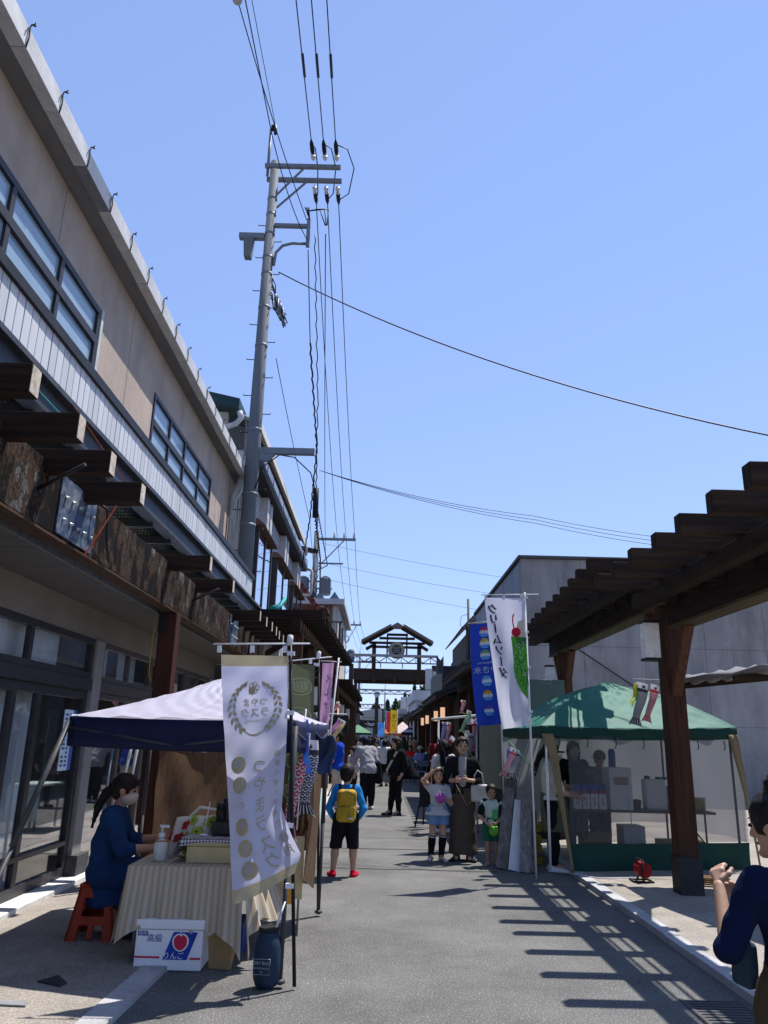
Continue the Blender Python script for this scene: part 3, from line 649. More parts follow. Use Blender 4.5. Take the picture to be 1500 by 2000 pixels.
for z in (2.1, 4.3): MB().b2((4.2, 22.896, z), (19, 22.899, z + .012)).build('pour_joint', M('pour_joint', (.13, .13, .13), .9), wh)
for x in (6.0, 7.8, 9.6, 11.4, 13.2): MB().b2((x, 22.8955, 0), (x + .012, 22.8985, 6.92)).build('panel_joint', MATS['pour_joint'], wh)
for x, z0, z1 in ((6.6, 5.2, 6.6),): MB().tube([(x, 22.86, z1), (x, 22.86, z0)], .035, 8).tube([(x, 22.86, z1), (x - .12, 22.84, z1 + .05)], .04, 8).build('vent_pipe', GUT, wh)
MB().tube([(5.6, 22.8, 4.35), (7.8, 22.8, 2.9)], .018, 6).build('conduit', BLACK, wh)
# rusty corrugated shed beyond it
RUST = M('rusty_corrugated', (.33, .31, .29), .7, .15, (12, 3, .8), 40, .15, metal=.2, dirt=(.20, .085, .035), dsc=(5, 5, .9), damt=.9)
rs = thing('corrugated_shed', 'rust-streaked corrugated shed with sloping roof edge behind the blue banner', 'shed', (5, 36, 0))
def rsurf(u, v):
    x = 3.95 + 3.4 * u; top = 6.6 + (x - 3.95) * 1.05 if x < 5.6 else 8.33 - (x - 5.6) * 1.05; return (x, 35.0 + .03 * math.sin(x * 60), 4.0 + (top - 4.0) * v)
MB().grid(rsurf, 140, 4).build('gable_cladding', RUST, rs)
MB().b2((3.95, 34.96, 0), (7.3, 35.1, 4.0)).build('wall', M('pale_boarding', (.40, .42, .44), .8, .12, (4, 4, 1), 50, .15), rs)
MB().poly([(3.7, 34.8, 6.42), (5.6, 34.8, 8.42), (5.6, 34.8, 8.5), (3.62, 34.8, 6.42)], (0, 9, 0)).build('roof_edge', M('roof_edge', (.09, .08, .08), .7), rs)
MB().b2((3.98, 35.1, 0), (7.2, 43, 6.3)).build('core', INT, rs)
MB().tube([(3.87, 34.8, 6.5), (3.87, 34.8, .0)], .05, 8).build('downpipe', BLACK, rs)
# row of dark mono-pitch arcade roofs on posts
TILE = M('dark_arcade_roof', (.045, .042, .043), .7, .3, (6, 6, 6), 30, .25)
def arcade(y0, y1, x0, z0, x1, z1, label, nposts=3, teeth=True):
    a = thing('arcade_roof', label, 'arcade', (x1, y0, 0), 'roofed arcade bays along the right side')
    MB().poly([(x0, y0, z0), (x1, y0, z1), (x1, y0, z1 - .16), (x0, y0, z0 - .12)], (0, y1 - y0, 0)).build('roof', TILE, a)
    tm = MB().beam((x0 - .05, 0, z0 + .03), (x1, 0, z1 + .03), .16, .07).mesh('roof_rib', TILE)
    n_ = int((y1 - y0) / .5)
    for i in range(n_ + 1): put('roof_rib', tm, (0, y0 + i * (y1 - y0) / n_, 0), a)
    MB().b2((x0 + .42, y0, z0 - .32), (x0 + .60, y1, z0 - .02)).build('beam', WY2, a)
    for i in range(nposts): MB().b2((x0 + .42, y0 + .3 + i * (y1 - y0 - .6) / (nposts - 1) - .1, .04), (x0 + .62, y0 + .5 + i * (y1 - y0 - .6) / (nposts - 1) - .1, z0 - .3)).build('post', WZ2, a)
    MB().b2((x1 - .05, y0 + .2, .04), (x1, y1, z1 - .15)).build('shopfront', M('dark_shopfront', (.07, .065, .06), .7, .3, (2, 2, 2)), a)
arcade(18.0, 24.0, 1.95, 3.25, 3.3, 3.75, 'dark ribbed arcade roof just behind the blue shaved-ice banner')
arcade(26.0, 34.0, 1.85, 2.98, 3.2, 3.5, 'dark ribbed arcade roof under the charcoal metal building')
arcade(36.0, 48.0, 1.95, 2.95, 3.3, 3.45, 'dark arcade roof ending beside the timber gate', 4)
arcade(52.0, 72.0, 2.2, 3.2, 3.6, 3.8, 'far dark arcade roof between gate and second truss', 4)
arcade(78.0, 106.0, 1.6, 3.2, 3.2, 3.9, 'farthest dark arcade roof at the end of the street', 4)
cb = thing('charcoal_building', 'charcoal metal-clad building with low parapet above the arcade', 'building', (3.5, 36, 0))
for i in range(4): MB().b2((2.72 + i * .8, 34.2, 0), (3.5 + i * .8, 34.3, 4.65)).build('cladding_panel', M('charcoal_cladding', (.05, .053, .06), .6, .15, (4, 4, 1), 40, .1), cb)
MB().b2((2.72, 34.31, 0), (5.9, 42, 4.6)).build('wall', M('charcoal_side', (.085, .09, .10), .6, .1), cb)
MB().poly([(2.45, 33.9, 5.05), (2.62, 33.9, 4.85), (2.75, 33.9, 5.05), (2.75, 33.9, 4.3), (2.45, 33.9, 4.3)], (0, .2, 0)).build('roof_finial', M('charcoal_side', (.085, .09, .10)), cb)
PWHT = M('pale_metal_wall', (.48, .50, .53), .7, .08, (2, 2, 1), 40, .08, dirt=(.3, .31, .32), dsc=(1, 1, .5)); DKW = M('dark_window', (.03, .035, .045), .2, .2)
def far_house(label, x0, y0, x1, y1, z, wins, mat, flat=True, rcol=(.30, .31, .33)):
    h = thing('far_house', label, 'house', ((x0 + x1) / 2, y0, 0))
    MB().b2((x0, y0, 0), (x1, y1, z)).build('wall', mat, h)
    rf = M('roof_%02d%02d' % (int(rcol[0] * 99), int(rcol[2] * 99)), rcol, .6, .15)
    if flat: MB().b2((x0 - .2, y0 - .25, z + .001), (x1 + .2, y1, z + .75)).build('parapet', mat, h)
    else: MB().poly([(x0 - .4, y0 - .4, z), (x1 + .4, y0 - .4, z), (x1 + .1, y0 - .4, z + .25), ((x0 + x1) / 2, y0 - .4, z + 1.4), (x0 - .1, y0 - .4, z + .25)], (0, y1 - y0, 0)).build('roof', rf, h)
    for (a, b, c, d) in wins:
        w = MB().b2((a, y0 - .05, c), (b, y0 - .002, d)).build('window', M('far_frame', (.16, .17, .18), .5), h); MB().b2((a + .06, y0 - .06, c + .06), (b - .06, y0 - .052, d - .06)).build('pane', DKW, w)
    return h
far_house('pale grey box-parapet building with tall slit windows beyond the timber gate', 2.75, 60, 7, 72, 4.3, [(2.95 + i * .34, 3.15 + i * .34, 2.4, 4.0) for i in range(4)], PWHT)
far_house('pale house with a sloped roof edge beside the second steel truss', 1.75, 82, 6, 92, 3.9, [(2.0, 2.5, 2.4, 3.5), (2.9, 3.4, 2.4, 3.5)], M('pale_grey_house', (.42, .44, .46), .8, .1), False)
far_house('low grey-roofed house at the far end of the street', -6, 128, 5, 140, 4.6, [(-3 + i * 1.5, -1.9 + i * 1.5, 2.9, 4.0) for i in range(4)], M('end_house_wall', (.30, .31, .30), .8, .1), False, (.26, .27, .28))
far_house('dim flat-roofed shop behind the far arcade on the left', -9, 100, -2.9, 120, 4.2, [(-5.5, -4.5, 2.5, 3.6)], M('dim_shop_wall', (.22, .20, .18), .8, .15))
ds = thing('shop_sign', 'dark board sign with white lettering hung at the far end of the street', 'sign', (-1.8, 119.5, 3))
MB().b2((-3.6, 119.5, 2.9), (-.55, 119.6, 3.95)).build('board', M('sign_black', (.02, .024, .03), .5), ds)
MB().b2((-3.4, 119.55, 0), (-3.2, 119.7, 2.9)).b2((-.9, 119.55, 0), (-.7, 119.7, 2.9)).build('leg', BLACK, ds)
lettering('hur', (-1.15, 119.5, 3.4), (1, 0, 0), (0, 0, 1), .8, M('sign_white', (.8, .8, .8), .6), ds, off=.01)
lettering('=', (-1.95, 119.5, 3.4), (1, 0, 0), (0, 0, 1), .45, MATS['sign_white'], ds, off=.01)
# green-grey container on a dark base beside the tent
GRN = M('container_green', (.12, .155, .13), .55, .12, (2, 2, 2), 40, .06, dirt=(.07, .085, .075), dsc=(2, 2, 1))
ct = thing('storage_container', 'grey-green storage container with a lever door handle beside the tent', 'container', (2.8, 14.6, 0))
MB().b2((2.06, 13.6, .80), (3.2, 16.4, 2.62)).build('shell', GRN, ct, bevel=.015)
dd = MB().b2((2.09, 13.572, .86), (2.50, 13.597, 2.56)).build('door', GRN, ct, bevel=.004); MB().b2((2.52, 13.572, .86), (3.16, 13.597, 2.56)).build('door', GRN, ct, bevel=.004)
MB().b2((2.60, 13.54, 1.43), (2.625, 13.571, 1.53)).b2((2.60, 13.525, 1.50), (2.75, 13.54, 1.53)).tube([(2.615, 13.53, 1.43), (2.62, 13.53, 1.3), (2.61, 13.53, 1.22)], .012, 6).build('handle', M('handle_steel', (.5, .5, .5), .35, metal=.8), dd)
MB().b2((2.1, 13.65, .05), (3.15, 16.3, .795)).build('undercarriage', M('under_dark', (.03, .028, .028), .9, .3), ct)
# ================================================================== left: second building behind the utility pole
WALL2 = M('white_panel_wall', (.50, .49, .50), .75, .08, (2, 2, 1), 50, .1, dirt=(.30, .29, .29), dsc=(2, 2, .6)); HOOD = M('copper_hood', (.12, .062, .045), .6, .2, (7, 7, 7), 50, .1)
GLB = glassmat('bay_glass', (.80, .86, .9), .22, .02); SHUT = M('grey_shutter', (.33, .34, .36), .6, .08)
b2 = thing('neighbour_building', 'two-storey white building with copper-hooded bay windows beyond the beige shop', 'building', (-5, 23, 0))
MB().b2((-9, 17.0, 3.3), (-3.35, 29.6, 8.0)).build('wall', WALL2, b2)
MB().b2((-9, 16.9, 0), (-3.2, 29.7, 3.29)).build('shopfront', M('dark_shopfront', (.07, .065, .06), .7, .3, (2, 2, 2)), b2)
for y in (17.1, 19.9, 20.5, 24.0, 24.6, 27.9, 28.6): MB().b2((-3.349, y, 3.2), (-3.13, y + .34, 7.75)).build('pier', WALL2, b2, bevel=.01)
for k_, (ya, yb) in enumerate(((17.5, 19.8), (20.95, 23.9), (25.05, 27.8))):
    w = MB().b2((-3.349, ya, 4.2), (-2.92, ya + .08, 6.3)).b2((-3.349, yb - .08, 4.2), (-2.92, yb, 6.3)).b2((-3.349, ya + .08, 4.2), (-2.92, yb - .08, 4.28)).b2((-2.97, (ya + yb) / 2 - .04, 4.28), (-2.92, (ya + yb) / 2 + .04, 6.3)).build('bay_window', ALU, b2)
    MB().poly([(-3.34, ya - .1, 6.31), (-2.78, ya - .1, 6.31), (-2.95, ya - .1, 6.46), (-3.34, ya - .1, 6.50)], (0, yb - ya + .2, 0)).build('hood', HOOD, w)
    for a, b in ((ya + .08, (ya + yb) / 2 - .04), ((ya + yb) / 2 + .04, yb - .08)): MB().b2((-2.95, a, 4.28), (-2.944, b, 6.3)).build('pane', GLB, w)
    MB().b2((-3.34, ya + .03, 4.285), (-2.93, ya + .036, 6.3)).build('side_pane', GLB, w)
    MB().b2((-3.32, ya + .1, 4.3), (-3.31, yb - .1, 6.29)).build('blind', FROST, w)
    for i in range(6): MB().b2((-3.349, ya, 6.62 + i * .17), (-3.31, yb, 6.77 + i * .17)).build('shutter_slat', SHUT, b2)
# gutter walkway and big eave with exposed rafters
MB().b2((-3.349, 17.0, 7.76), (-2.98, 29.7, 7.82)).b2((-3.0, 17.0, 7.821), (-2.96, 29.7, 8.16)).build('gutter_box', BLACK, b2)
lp = MB().b2((-.012, -.5, -.1), (.012, .5, .1)).mesh('gutter_panel', M('gutter_blue', (.20, .24, .31), .5, .15))
for i in range(11): put('gutter_panel', lp, (-2.952, 17.7 + i * 1.12, 8.0), b2)
MB().poly([(-9, 17.2, 11.2), (-3.0, 17.2, 8.78), (-3.0, 17.2, 8.72), (-9, 17.2, 11.1)], (0, 11.4, 0)).build('roof', M('grey_roof', (.24, .25, .26), .6, .15), b2)
MB().b2((-3.08, 17.15, 8.60), (-2.99, 28.7, 8.80)).build('fascia', M('cream_fascia', (.55, .53, .48), .7, .08), b2)
MB().b2((-3.4, 17.3, 8.0), (-3.36, 28.5, 8.95)).build('upper_wall', M('upper_wall_grey', (.28, .26, .25), .8, .1), b2)
rf_ = MB().beam((-3.42, 0, 8.86), (-3.08, 0, 8.70), .05, .09).mesh('eave_rafter', M('pale_eave', (.45, .43, .40), .8, .1))
for i in range(26): put('eave_rafter', rf_, (0, 17.4 + i * .44, 0), b2)
cr = MB().tube([(-3.05, 0, 8.81), (-9, 0, 11.22)], .06, 6).mesh('roof_rib', M('grey_roof', (.24, .25, .26)))
for i in range(60): put('roof_rib', cr, (0, 17.3 + i * .19, 0), b2)
MB().tube([(-3.0, 28.9, 8.65), (-2.98, 29.0, 8.45), (-3.0, 29.2, 8.35), (-3.28, 29.6, 8.3)], .07, 8).build('downpipe', GUT, b2)
MB().tube([(-2.95, 29.7, 7.85), (-2.82, 29.75, 7.85), (-2.78, 29.75, 7.75), (-2.78, 29.75, 6.95), (-2.82, 29.75, 6.85), (-3.2, 29.7, 6.8)], .06, 8).build('downpipe', GUT, b2)
# small green-roofed gable and air-conditioning pipes between the two buildings
gh = thing('rooftop_annex', 'small rooftop annex with dark green metal roof beside the utility pole', 'annex', (-4.2, 17.4, 7))
MB().b2((-5.2, 16.85, 6.9), (-3.75, 17.0, 8.9)).build('wall', M('annex_wall', (.38, .34, .29), .8, .12), gh)
MB().poly([(-5.6, 16.6, 9.35), (-3.45, 16.6, 8.9), (-3.45, 16.6, 9.15), (-5.6, 16.6, 9.62)], (0, 1.2, 0)).build('roof', M('green_roof', (.02, .05, .055), .45, .2), gh)
MB().tube([(-3.45, 16.7, 8.85), (-3.4, 16.7, 8.7), (-3.5, 16.7, 8.55), (-3.75, 16.7, 8.45), (-3.8, 16.7, 8.2)], .07, 8).build('pipe', GUT, gh)
MB().b2((-3.38, 16.76, 7.2), (-3.1, 17.0, 7.75)).build('duct_box', GUT, gh); MB().tube([(-3.2, 16.72, 7.7), (-3.02, 16.72, 7.75), (-2.98, 16.72, 7.6), (-2.98, 16.72, 6.7), (-3.1, 16.75, 6.55)], .055, 8).build('duct_pipe', GUT, gh)

# ================================================================== left: further pergolas along the pavement
def left_pergola(y0, y1, xa, xb, zt, label, npost, step=.42, xw=.85, group='timber pergolas further along the left pavement'):
    t = thing('timber_pergola', label, 'pergola', (xa - .5, y0, 0), group)
    n_ = int((y1 - y0) / step)
    for i in range(n_ + 1):
        y = y0 + i * step; tx = xa + (xb - xa) * i / n_
        MB().b2((tx - xw - .75, y - .07, zt - .2), (tx + random.uniform(-.02, .02), y + .07, zt)).build('rafter', WX, t)
    d = (xb - xa)
    MB().beam((xa - .55, y0 - .2, zt - .34), (xb - .55, y1 + .2, zt - .34), .16, .27).build('beam', WY, t)
    tm = MB().b2((-.02, -.06, -.09), (.02, .06, .09)).mesh('joist_end', M('joist_end', (.115, .062, .038), .8, .3, (9, 9, 9), 60, .2))
    for i in range(n_ + 1): put('joist_end', tm, (xa + d * i / n_ - .465, y0 + i * step + .02, zt - .30), t)
    for i in range(npost):
        y = y0 + .4 + i * (y1 - y0 - .8) / max(1, npost - 1); x = xa - .55 + d * (y - y0) / (y1 - y0)
        MB().b2((x - .1, y - .1, .03), (x + .1, y + .1, zt - .47)).build('post', WZ, t)
        MB().beam((x - 1.1, y, zt - 1.2), (x - .06, y, zt - .5), .1, .13).build('brace', WX, t)
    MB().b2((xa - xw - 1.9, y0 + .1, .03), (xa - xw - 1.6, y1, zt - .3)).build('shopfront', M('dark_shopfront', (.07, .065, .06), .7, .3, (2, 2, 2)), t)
    return t
left_pergola(16.8, 28.4, -1.29, -1.02, 4.22, 'stepped dark timber pergola just past the beige shop', 5)
left_pergola(30.0, 45.0, -1.12, -.95, 3.68, 'lower dark timber pergola hung with lanterns before the gate', 6)
left_pergola(53.0, 72.0, -1.75, -1.6, 4.3, 'far dark timber pergola between gate and second truss', 4, .8)
left_pergola(80.0, 104.0, -2.2, -2.0, 4.4, 'farthest dark timber pergola near the third truss', 4, 1.0)
for i, (y, lit) in enumerate(((20.0, 0), (23.0, 0), (26.0, 0), (28.4, 1), (31.5, 0), (36.0, 0))):
    lantern(-1.62 + .012 * (y - 20), y, 2.32, 'faintly glowing box lantern on a post of the left pergola' if lit else 'unlit white box lantern on a post of the left pergola', .46, .08, bool(lit), 'lit lanterns left' if lit else 'unlit lanterns left')
for i, (x, y) in enumerate(((2.2, 27.5), (2.25, 31.5), (2.3, 38), (2.35, 43))):
    lantern(x, y, 2.25, 'glowing box lantern on a post of the right arcade', .38, .075, True, 'lit lanterns right')
lantern(2.32, 20.3, 1.95, 'dim yellowed box lantern low on a right arcade post', .26, .075)
# house with brown siding and stair railing above the pergola
SIDB = [M('siding_brown', (.20, .13, .09), .75, .15, (9, 9, 1)), M('siding_cream', (.55, .52, .47), .75, .08, (9, 9, 1))]
b3 = thing('sided_house', 'narrow house clad in brown and cream vertical boards with zigzag roof edge', 'house', (-2.9, 34, 0))
MB().b2((-3.6, 33.0, 3.6), (-1.86, 41, 7.0)).build('wall', SIDB[1], b3)
for i in range(9): MB().b2((-3.6 + i * .19, 32.96, 4.0), (-3.45 + i * .19, 32.999, 6.98)).build('siding_board', SIDB[0 if i in (1, 2, 4, 6, 7) else 1], b3)
MB().b2((-3.8, 32.7, 7.0), (-1.6, 41.2, 7.24)).build('roof_edge', PWHT, b3)
for i in range(3): MB().poly([(-3.6 + i * .65, 33.0, 7.241), (-3.1 + i * .65, 33.0, 7.241), (-3.35 + i * .65, 33.0, 7.6)], (0, 4, 0)).build('roof_fold', M('roof_blue', (.09, .12, .17), .5), b3)
for a, b in ((34.2, 35.2), (36.5, 37.5)):
    w = MB().b2((-1.859, a, 5.0), (-1.80, b, 6.5)).build('window', ALU, b3); MB().b2((-1.80, a + .08, 5.08), (-1.796, b - .08, 6.42)).build('pane', DKW, w)
MB().b2((-6, 33.2, 0), (-1.95, 41, 3.6)).build('base', M('dim_shop_wall', (.22, .20, .18)), b3)
st = thing('rooftop_stair', 'rusty red steel stair and railing on the roof beside the brown sided house', 'stair', (-3.2, 30.5, 4))
RST = M('red_steel', (.14, .03, .025), .6, .2)
MB().beam((-3.3, 29.9, 7.4), (-2.35, 31.2, 6.2), .06, .2).build('stringer', RST, st); MB().beam((-3.3, 30.3, 7.4), (-2.35, 31.6, 6.2), .06, .2).build('stringer', RST, st)
for i in range(8):
    f = i / 7; MB().b2((-3.32 + .95 * f, 29.95 + 1.3 * f, 7.3 - 1.15 * f), (-3.1 + .95 * f, 30.3 + 1.3 * f, 7.33 - 1.15 * f)).build('tread', RST, st)
for i in range(16): MB().tube([(-3.15 + i * .1, 31.9, 5.0), (-3.15 + i * .1, 31.9, 6.1)], .014, 5).build('baluster', M('rail_bronze', (.12, .095, .075), .6), st)
MB().b2((-3.2, 31.87, 6.1), (-1.6, 31.93, 6.16)).b2((-3.2, 31.87, 5.0), (-1.6, 31.93, 5.05)).build('handrail', MATS['rail_bronze'], st)
MB().b2((-3.4, 29.7, 4.22), (-1.7, 32.9, 4.34)).build('deck', WY, st)
MB().poly([(-3.7, 31.0, 6.7), (-2.2, 31.0, 6.5), (-2.2, 31.0, 6.56), (-3.7, 31.0, 6.78)], (0, 1.9, 0)).build('lean_to_roof', HOOD, st)
MB().tube([(-2.42, 17.0, 4.25), (-2.32, 17.4, 4.4), (-2.22, 17.6, 4.62)], [.09, .06, .03], 6).build('tarpaulin_roll', M('teal_tarp', (.03, .33, .29), .6), label='teal tarpaulin scrap rolled at the end of the balcony', cat='tarpaulin')

# ================================================================== timber gate with drum, steel trusses
GT = wood('gate_timber', (.045, .033, .027), 0); GTZ = wood('gate_timber_z', (.06, .04, .032), 2); TRS = M('truss_steel', (.05, .05, .055), .5, .2, metal=.3); TRSL = M('truss_top', (.26, .25, .25), .6, .1)
gt = thing('timber_gate', 'dark timber street gate with pitched roof frame and mounted drum', 'gate', (.9, 50, 0))
for x in (-.42, 2.49): MB().b2((x - .13, 50.0, 5.79), (x + .13, 50.26, 7.45)).build('tower_post', GTZ, gt, bevel=.01)
for x in (.42, 1.68): MB().b2((x - .05, 50.05, 6.6), (x + .05, 50.15, 8.0)).build('thin_post', GTZ, gt)
for x in (-1.85, 3.45): MB().b2((x - .14, 49.9, 0), (x + .14, 50.2, 6.05)).build('main_post', GTZ, gt)
for xx in (-1.55, 3.75): MB().b2((xx - .1, 50.6, 0), (xx + .1, 50.8, 5.0)).build('rear_post', GTZ, gt)
MB().b2((-1.7, 49.95, 5.08), (3.3, 50.25, 5.78)).build('cross_beam', GT, gt, bevel=.01)
MB().b2((-1.7, 50.9, 4.9), (3.3, 51.1, 5.5)).build('cross_beam', GT, gt)
for x in (-.4, .95, 2.45): MB().b2((x - .1, 49.8, 4.98), (x + .1, 51.2, 5.3)).build('bracket_beam', GTZ, gt)
for z, a, b in ((7.36, -.75, 2.85), (7.1, -.55, 2.65), (7.66, -.1, 2.2), (7.90, .4, 1.75)): MB().b2((a, 50.0, z), (b, 50.2, z + .15)).build('rail', GT, gt)
for sx in (-1, 1):
    c = 1.05
    MB().beam((c + sx * 2.22, 50.1, 7.36), (c + sx * .3, 50.1, 8.42), .16, .24).build('principal_rafter', GT, gt)
    MB().poly([(c + sx * 2.3, 49.3, 7.38), (c + sx * .4, 49.3, 8.45), (c + sx * .4, 49.3, 8.58), (c + sx * 2.3, 49.3, 7.52)], (0, 1.6, 0)).build('roof_slope', M('gate_roof', (.16, .14, .125), .7, .2), gt)
    MB().beam((c + sx * 2.0, 50.1, 7.0), (c + sx * 1.4, 50.1, 7.36), .12, .2).build('eave_bracket', GT, gt)
MB().poly([(.55, 49.6, 8.42), (1.55, 49.6, 8.42), (1.05, 49.6, 8.72)], (0, 1.1, 0)).build('ridge_cap', M('gate_roof', (.16, .14, .125)), gt)
dm = MB(); dm.tube([(1.02, 49.55, 6.96), (1.02, 49.65, 6.96), (1.02, 50.0, 6.96), (1.02, 50.35, 6.96), (1.02, 50.45, 6.96)], [.45, .5, .54, .5, .45], 24); dm.build('drum', M('drum_gold', (.30, .26, .18), .6, .2), gt)
MB().tube([(1.02, 49.52, 6.96), (1.02, 49.545, 6.96)], .30, 24).build('drum_face', M('drum_face', (.02, .02, .022), .6), gt)
for i in range(4): MB().b2((.8, 49.49, 6.78 + i * .105), (1.24, 49.515, 6.81 + i * .105)).build('drum_slat', M('drum_slat', (.38, .36, .33), .6), gt)
def truss(y, x0, x1, zb, zt_, label, n_, posts=True):
    t = thing('steel_truss', label, 'truss', ((x0 + x1) / 2, y, 0))
    MB().b2((x0, y - .12, zt_ - .1), (x1, y + .12, zt_ + .05)).build('top_chord', TRSL, t)
    MB().b2((x0, y - .05, zb), (x1, y + .05, zb + .07)).build('bottom_chord', TRS, t)
    w = (x1 - x0) / n_
    for i in range(n_):
        a = x0 + i * w
        MB().beam((a, y, zb + .07), (a + w / 2, y, zt_ - .1), .05, .05).build('web', TRS, t); MB().beam((a + w / 2, y, zt_ - .1), (a + w, y, zb + .07), .05, .05).build('web', TRS, t)
        MB().b2((a + w / 2 - .02, y - .02, zb + .07), (a + w / 2 + .02, y + .02, zt_ - .1)).build('strut', TRS, t)
    if posts:
        for x in (x0 + .2, x1 - .2): MB().b2((x - .13, y - .12, 0), (x + .13, y + .12, zb)).build('post', GTZ, t)
    return t
t = truss(49.4, -1.95, 3.65, 6.07, 6.58, 'steel lattice truss crossing the street in front of the drum', 6, False)
for x in (.02, 1.4): MB().b2((x - .03, 49.37, 5.78), (x + .03, 49.43, 6.07)).build('hanger', TRS, t)
truss(75, -2.5, 3.0, 5.48, 5.9, 'second steel lattice truss seen beneath the timber gate', 7)
truss(110, -3.2, .7, 5.3, 5.9, 'third and farthest steel lattice truss over the street', 6)
def hang_sign(x0, y, x1, z0, z1, label):
    t = thing('hanging_sign', label, 'sign', (x1, y, z0)); MB().b2((x0, y - .1, z0), (x1 - .22, y + .1, z1)).build('panel', PWHT, t, bevel=.01)
    for i in range(4): MB().b2((x1 - .18, y - .04, z0 - .25 + i * (z1 - z0) / 3.6), (x1 + .02, y + .04, z0 + .05 + i * (z1 - z0) / 3.6)).build('side_plate', PWHT, t)
hang_sign(2.85, 49.2, 3.5, 4.5, 5.78, 'blank pale vertical sign box on the right post of the timber gate')
hang_sign(2.0, 74.5, 2.75, 4.2, 5.25, 'blank pale vertical sign box beside the second truss')
hang_sign(-.5, 109.3, .4, 3.7, 5.2, 'blank pale vertical sign box under the third truss')
gp = thing('clock_post', 'timber post carrying a small round clock above the third truss', 'post', (-.35, 108.5, 0)); MB().b2((-.6, 108.4, 0), (-.1, 108.7, 7.0)).build('shaft', GTZ, gp); MB().tube([(-.35, 108.35, 7.2), (-.35, 108.6, 7.2)], .42, 16).build('clock', PWHT, gp)

# ================================================================== utility poles
PCON = M('pole_concrete', (.115, .13, .15), .8, .12, (6, 6, 1.2), 60, .12, dirt=(.16, .165, .17), dsc=(4, 4, .5)); GALV = M('galvanised', (.16, .18, .21), .55, .15, (8, 8, 8), 60, .08, metal=.2); INSU = M('porcelain', (.55, .55, .53), .3, .1); RUBB = M('wire_black', (.012, .012, .014), .55, .2)
def wire(label, pts, r=.011, sag=0., n=14, name='power_wire', mat=None, group=None):
    P = []
    for a, b in zip(pts[:-1], pts[1:]):
        a, b = Vector(a), Vector(b)
        for i in range(n):
            t = i / n; P.append(a.lerp(b, t) - Vector((0, 0, sag * 4 * t * (1 - t))))
    P.append(Vector(pts[-1])); MB().tube(P, r, 6).build(name, mat or RUBB, label=label, cat='wire', group=group)
def insulator(x, y, z, dy, par):
    """strain insulator lying along the wire, dy = +1 away, -1 toward the camera"""
    MB().tube([(x, y + dy * .05, z), (x, y + dy * .12, z), (x, y + dy * .13, z), (x, y + dy * .2, z), (x, y + dy * .21, z), (x, y + dy * .3, z - .01), (x, y + dy * .31, z)], [.015, .015, .055, .06, .03, .055, .03], 10).build('insulator', INSU, par)
    MB().tube([(x, y + dy * .31, z), (x, y + dy * .4, z), (x, y + dy * .62, z), (x, y + dy * .75, z)], [.045, .055, .05, .02], 8).build('clamp_cover', RUBB, par)
up = thing('utility_pole', 'tall grey concrete utility pole with double crossarm rising beside the beige shop', 'utility pole', (-2.95, 16, 0))
PXx = -2.93
MB().tube([(PXx, 16, 0), (PXx, 16, 15.3)], [.205, .105], 16).build('shaft', PCON, up)
MB().tube([(PXx - .17, 16, 14.9), (PXx - .17, 16, 16.3)], .035, 8).build('top_rod', GALV, up)
MB().box((PXx - .1, 15.95, 16.3), (.1, .1, .12)).tube([(PXx - .06, 15.9, 16.36), (PXx - .03, 15.88, 16.2), (PXx - .03, 15.88, 16.05)], .04, 6).build('earth_clamp', RUBB, up)
MB().b2((PXx - .22, 15.84, 15.05), (-1.28, 15.93, 15.15)).build('crossarm', GALV, up, bevel=.004)
MB().b2((PXx - .2, 16.1, 14.86), (-1.26, 16.19, 14.96)).build('crossarm', GALV, up, bevel=.004)
MB().beam((PXx + .1, 15.9, 14.25), (-2.2, 15.9, 15.05), .04, .04).build('arm_brace', GALV, up); MB().beam((PXx + .1, 16.1, 14.05), (-2.1, 16.1, 14.86), .04, .04).build('arm_brace', GALV, up)
WXS = (-1.95, -1.66, -1.37)
for x in WXS: insulator(x, 15.84, 15.2, -1, up); insulator(x, 16.19, 14.85, 1, up)
for k_, x in enumerate(WXS):
    MB().tube([(x, 15.25, 15.22), (x + .06 + .1 * k_, 15.5, 15.32), (x + .1 + .16 * k_, 15.9, 15.1), (x + .08 + .1 * k_, 16.4, 14.75), (x, 16.8, 14.86)], .014, 6).build('jumper', RUBB, up)
MB().b2((PXx + .1, 15.95, 13.42), (-2.02, 16.05, 13.50)).b2((-2.04, 15.94, 12.9), (-1.96, 16.06, 13.65)).build('low_arm', GALV, up)
MB().tube([(PXx + .15, 16, 12.35), (PXx + .18, 16, 12.7), (PXx + .33, 16, 12.9), (PXx + .55, 16, 12.97), (-2.02, 16, 12.97)], .035, 8).build('curved_arm', GALV, up)
for i, (a, b) in enumerate(((.0, 1.), (.12, .9), (.22, 1.1))): MB().tube([(-1.98, 15.95, 13.62), (-2.0 - a * .4, 15.8, 13.85), (-2.2 + b * .2, 15.8, 13.75), (-1.75 + a, 15.9, 13.9), (-1.6 + a * .2, 16.0, 13.5)], .014, 6).build('cable_loop', RUBB, up)
bx_ = MB().b2((PXx - .72, 15.9, 13.05), (PXx - .12, 16.05, 13.18)).build('box_arm', GALV, up); MB().poly([(PXx - .56, 15.87, 12.52), (PXx - .40, 15.87, 12.52), (PXx - .36, 15.87, 13.04), (PXx - .60, 15.87, 13.04)], (0, .2, 0)).build('arrester_box', PCON, up)
for z in (14.2, 13.75, 13.2, 12.55, 12.1, 11.2, 10.2, 8.1, 6.6, 5.9): MB().tube([(PXx, 16, z - .03), (PXx, 16, z + .03)], .215 - z * .0066, 16).build('band', GALV, up)
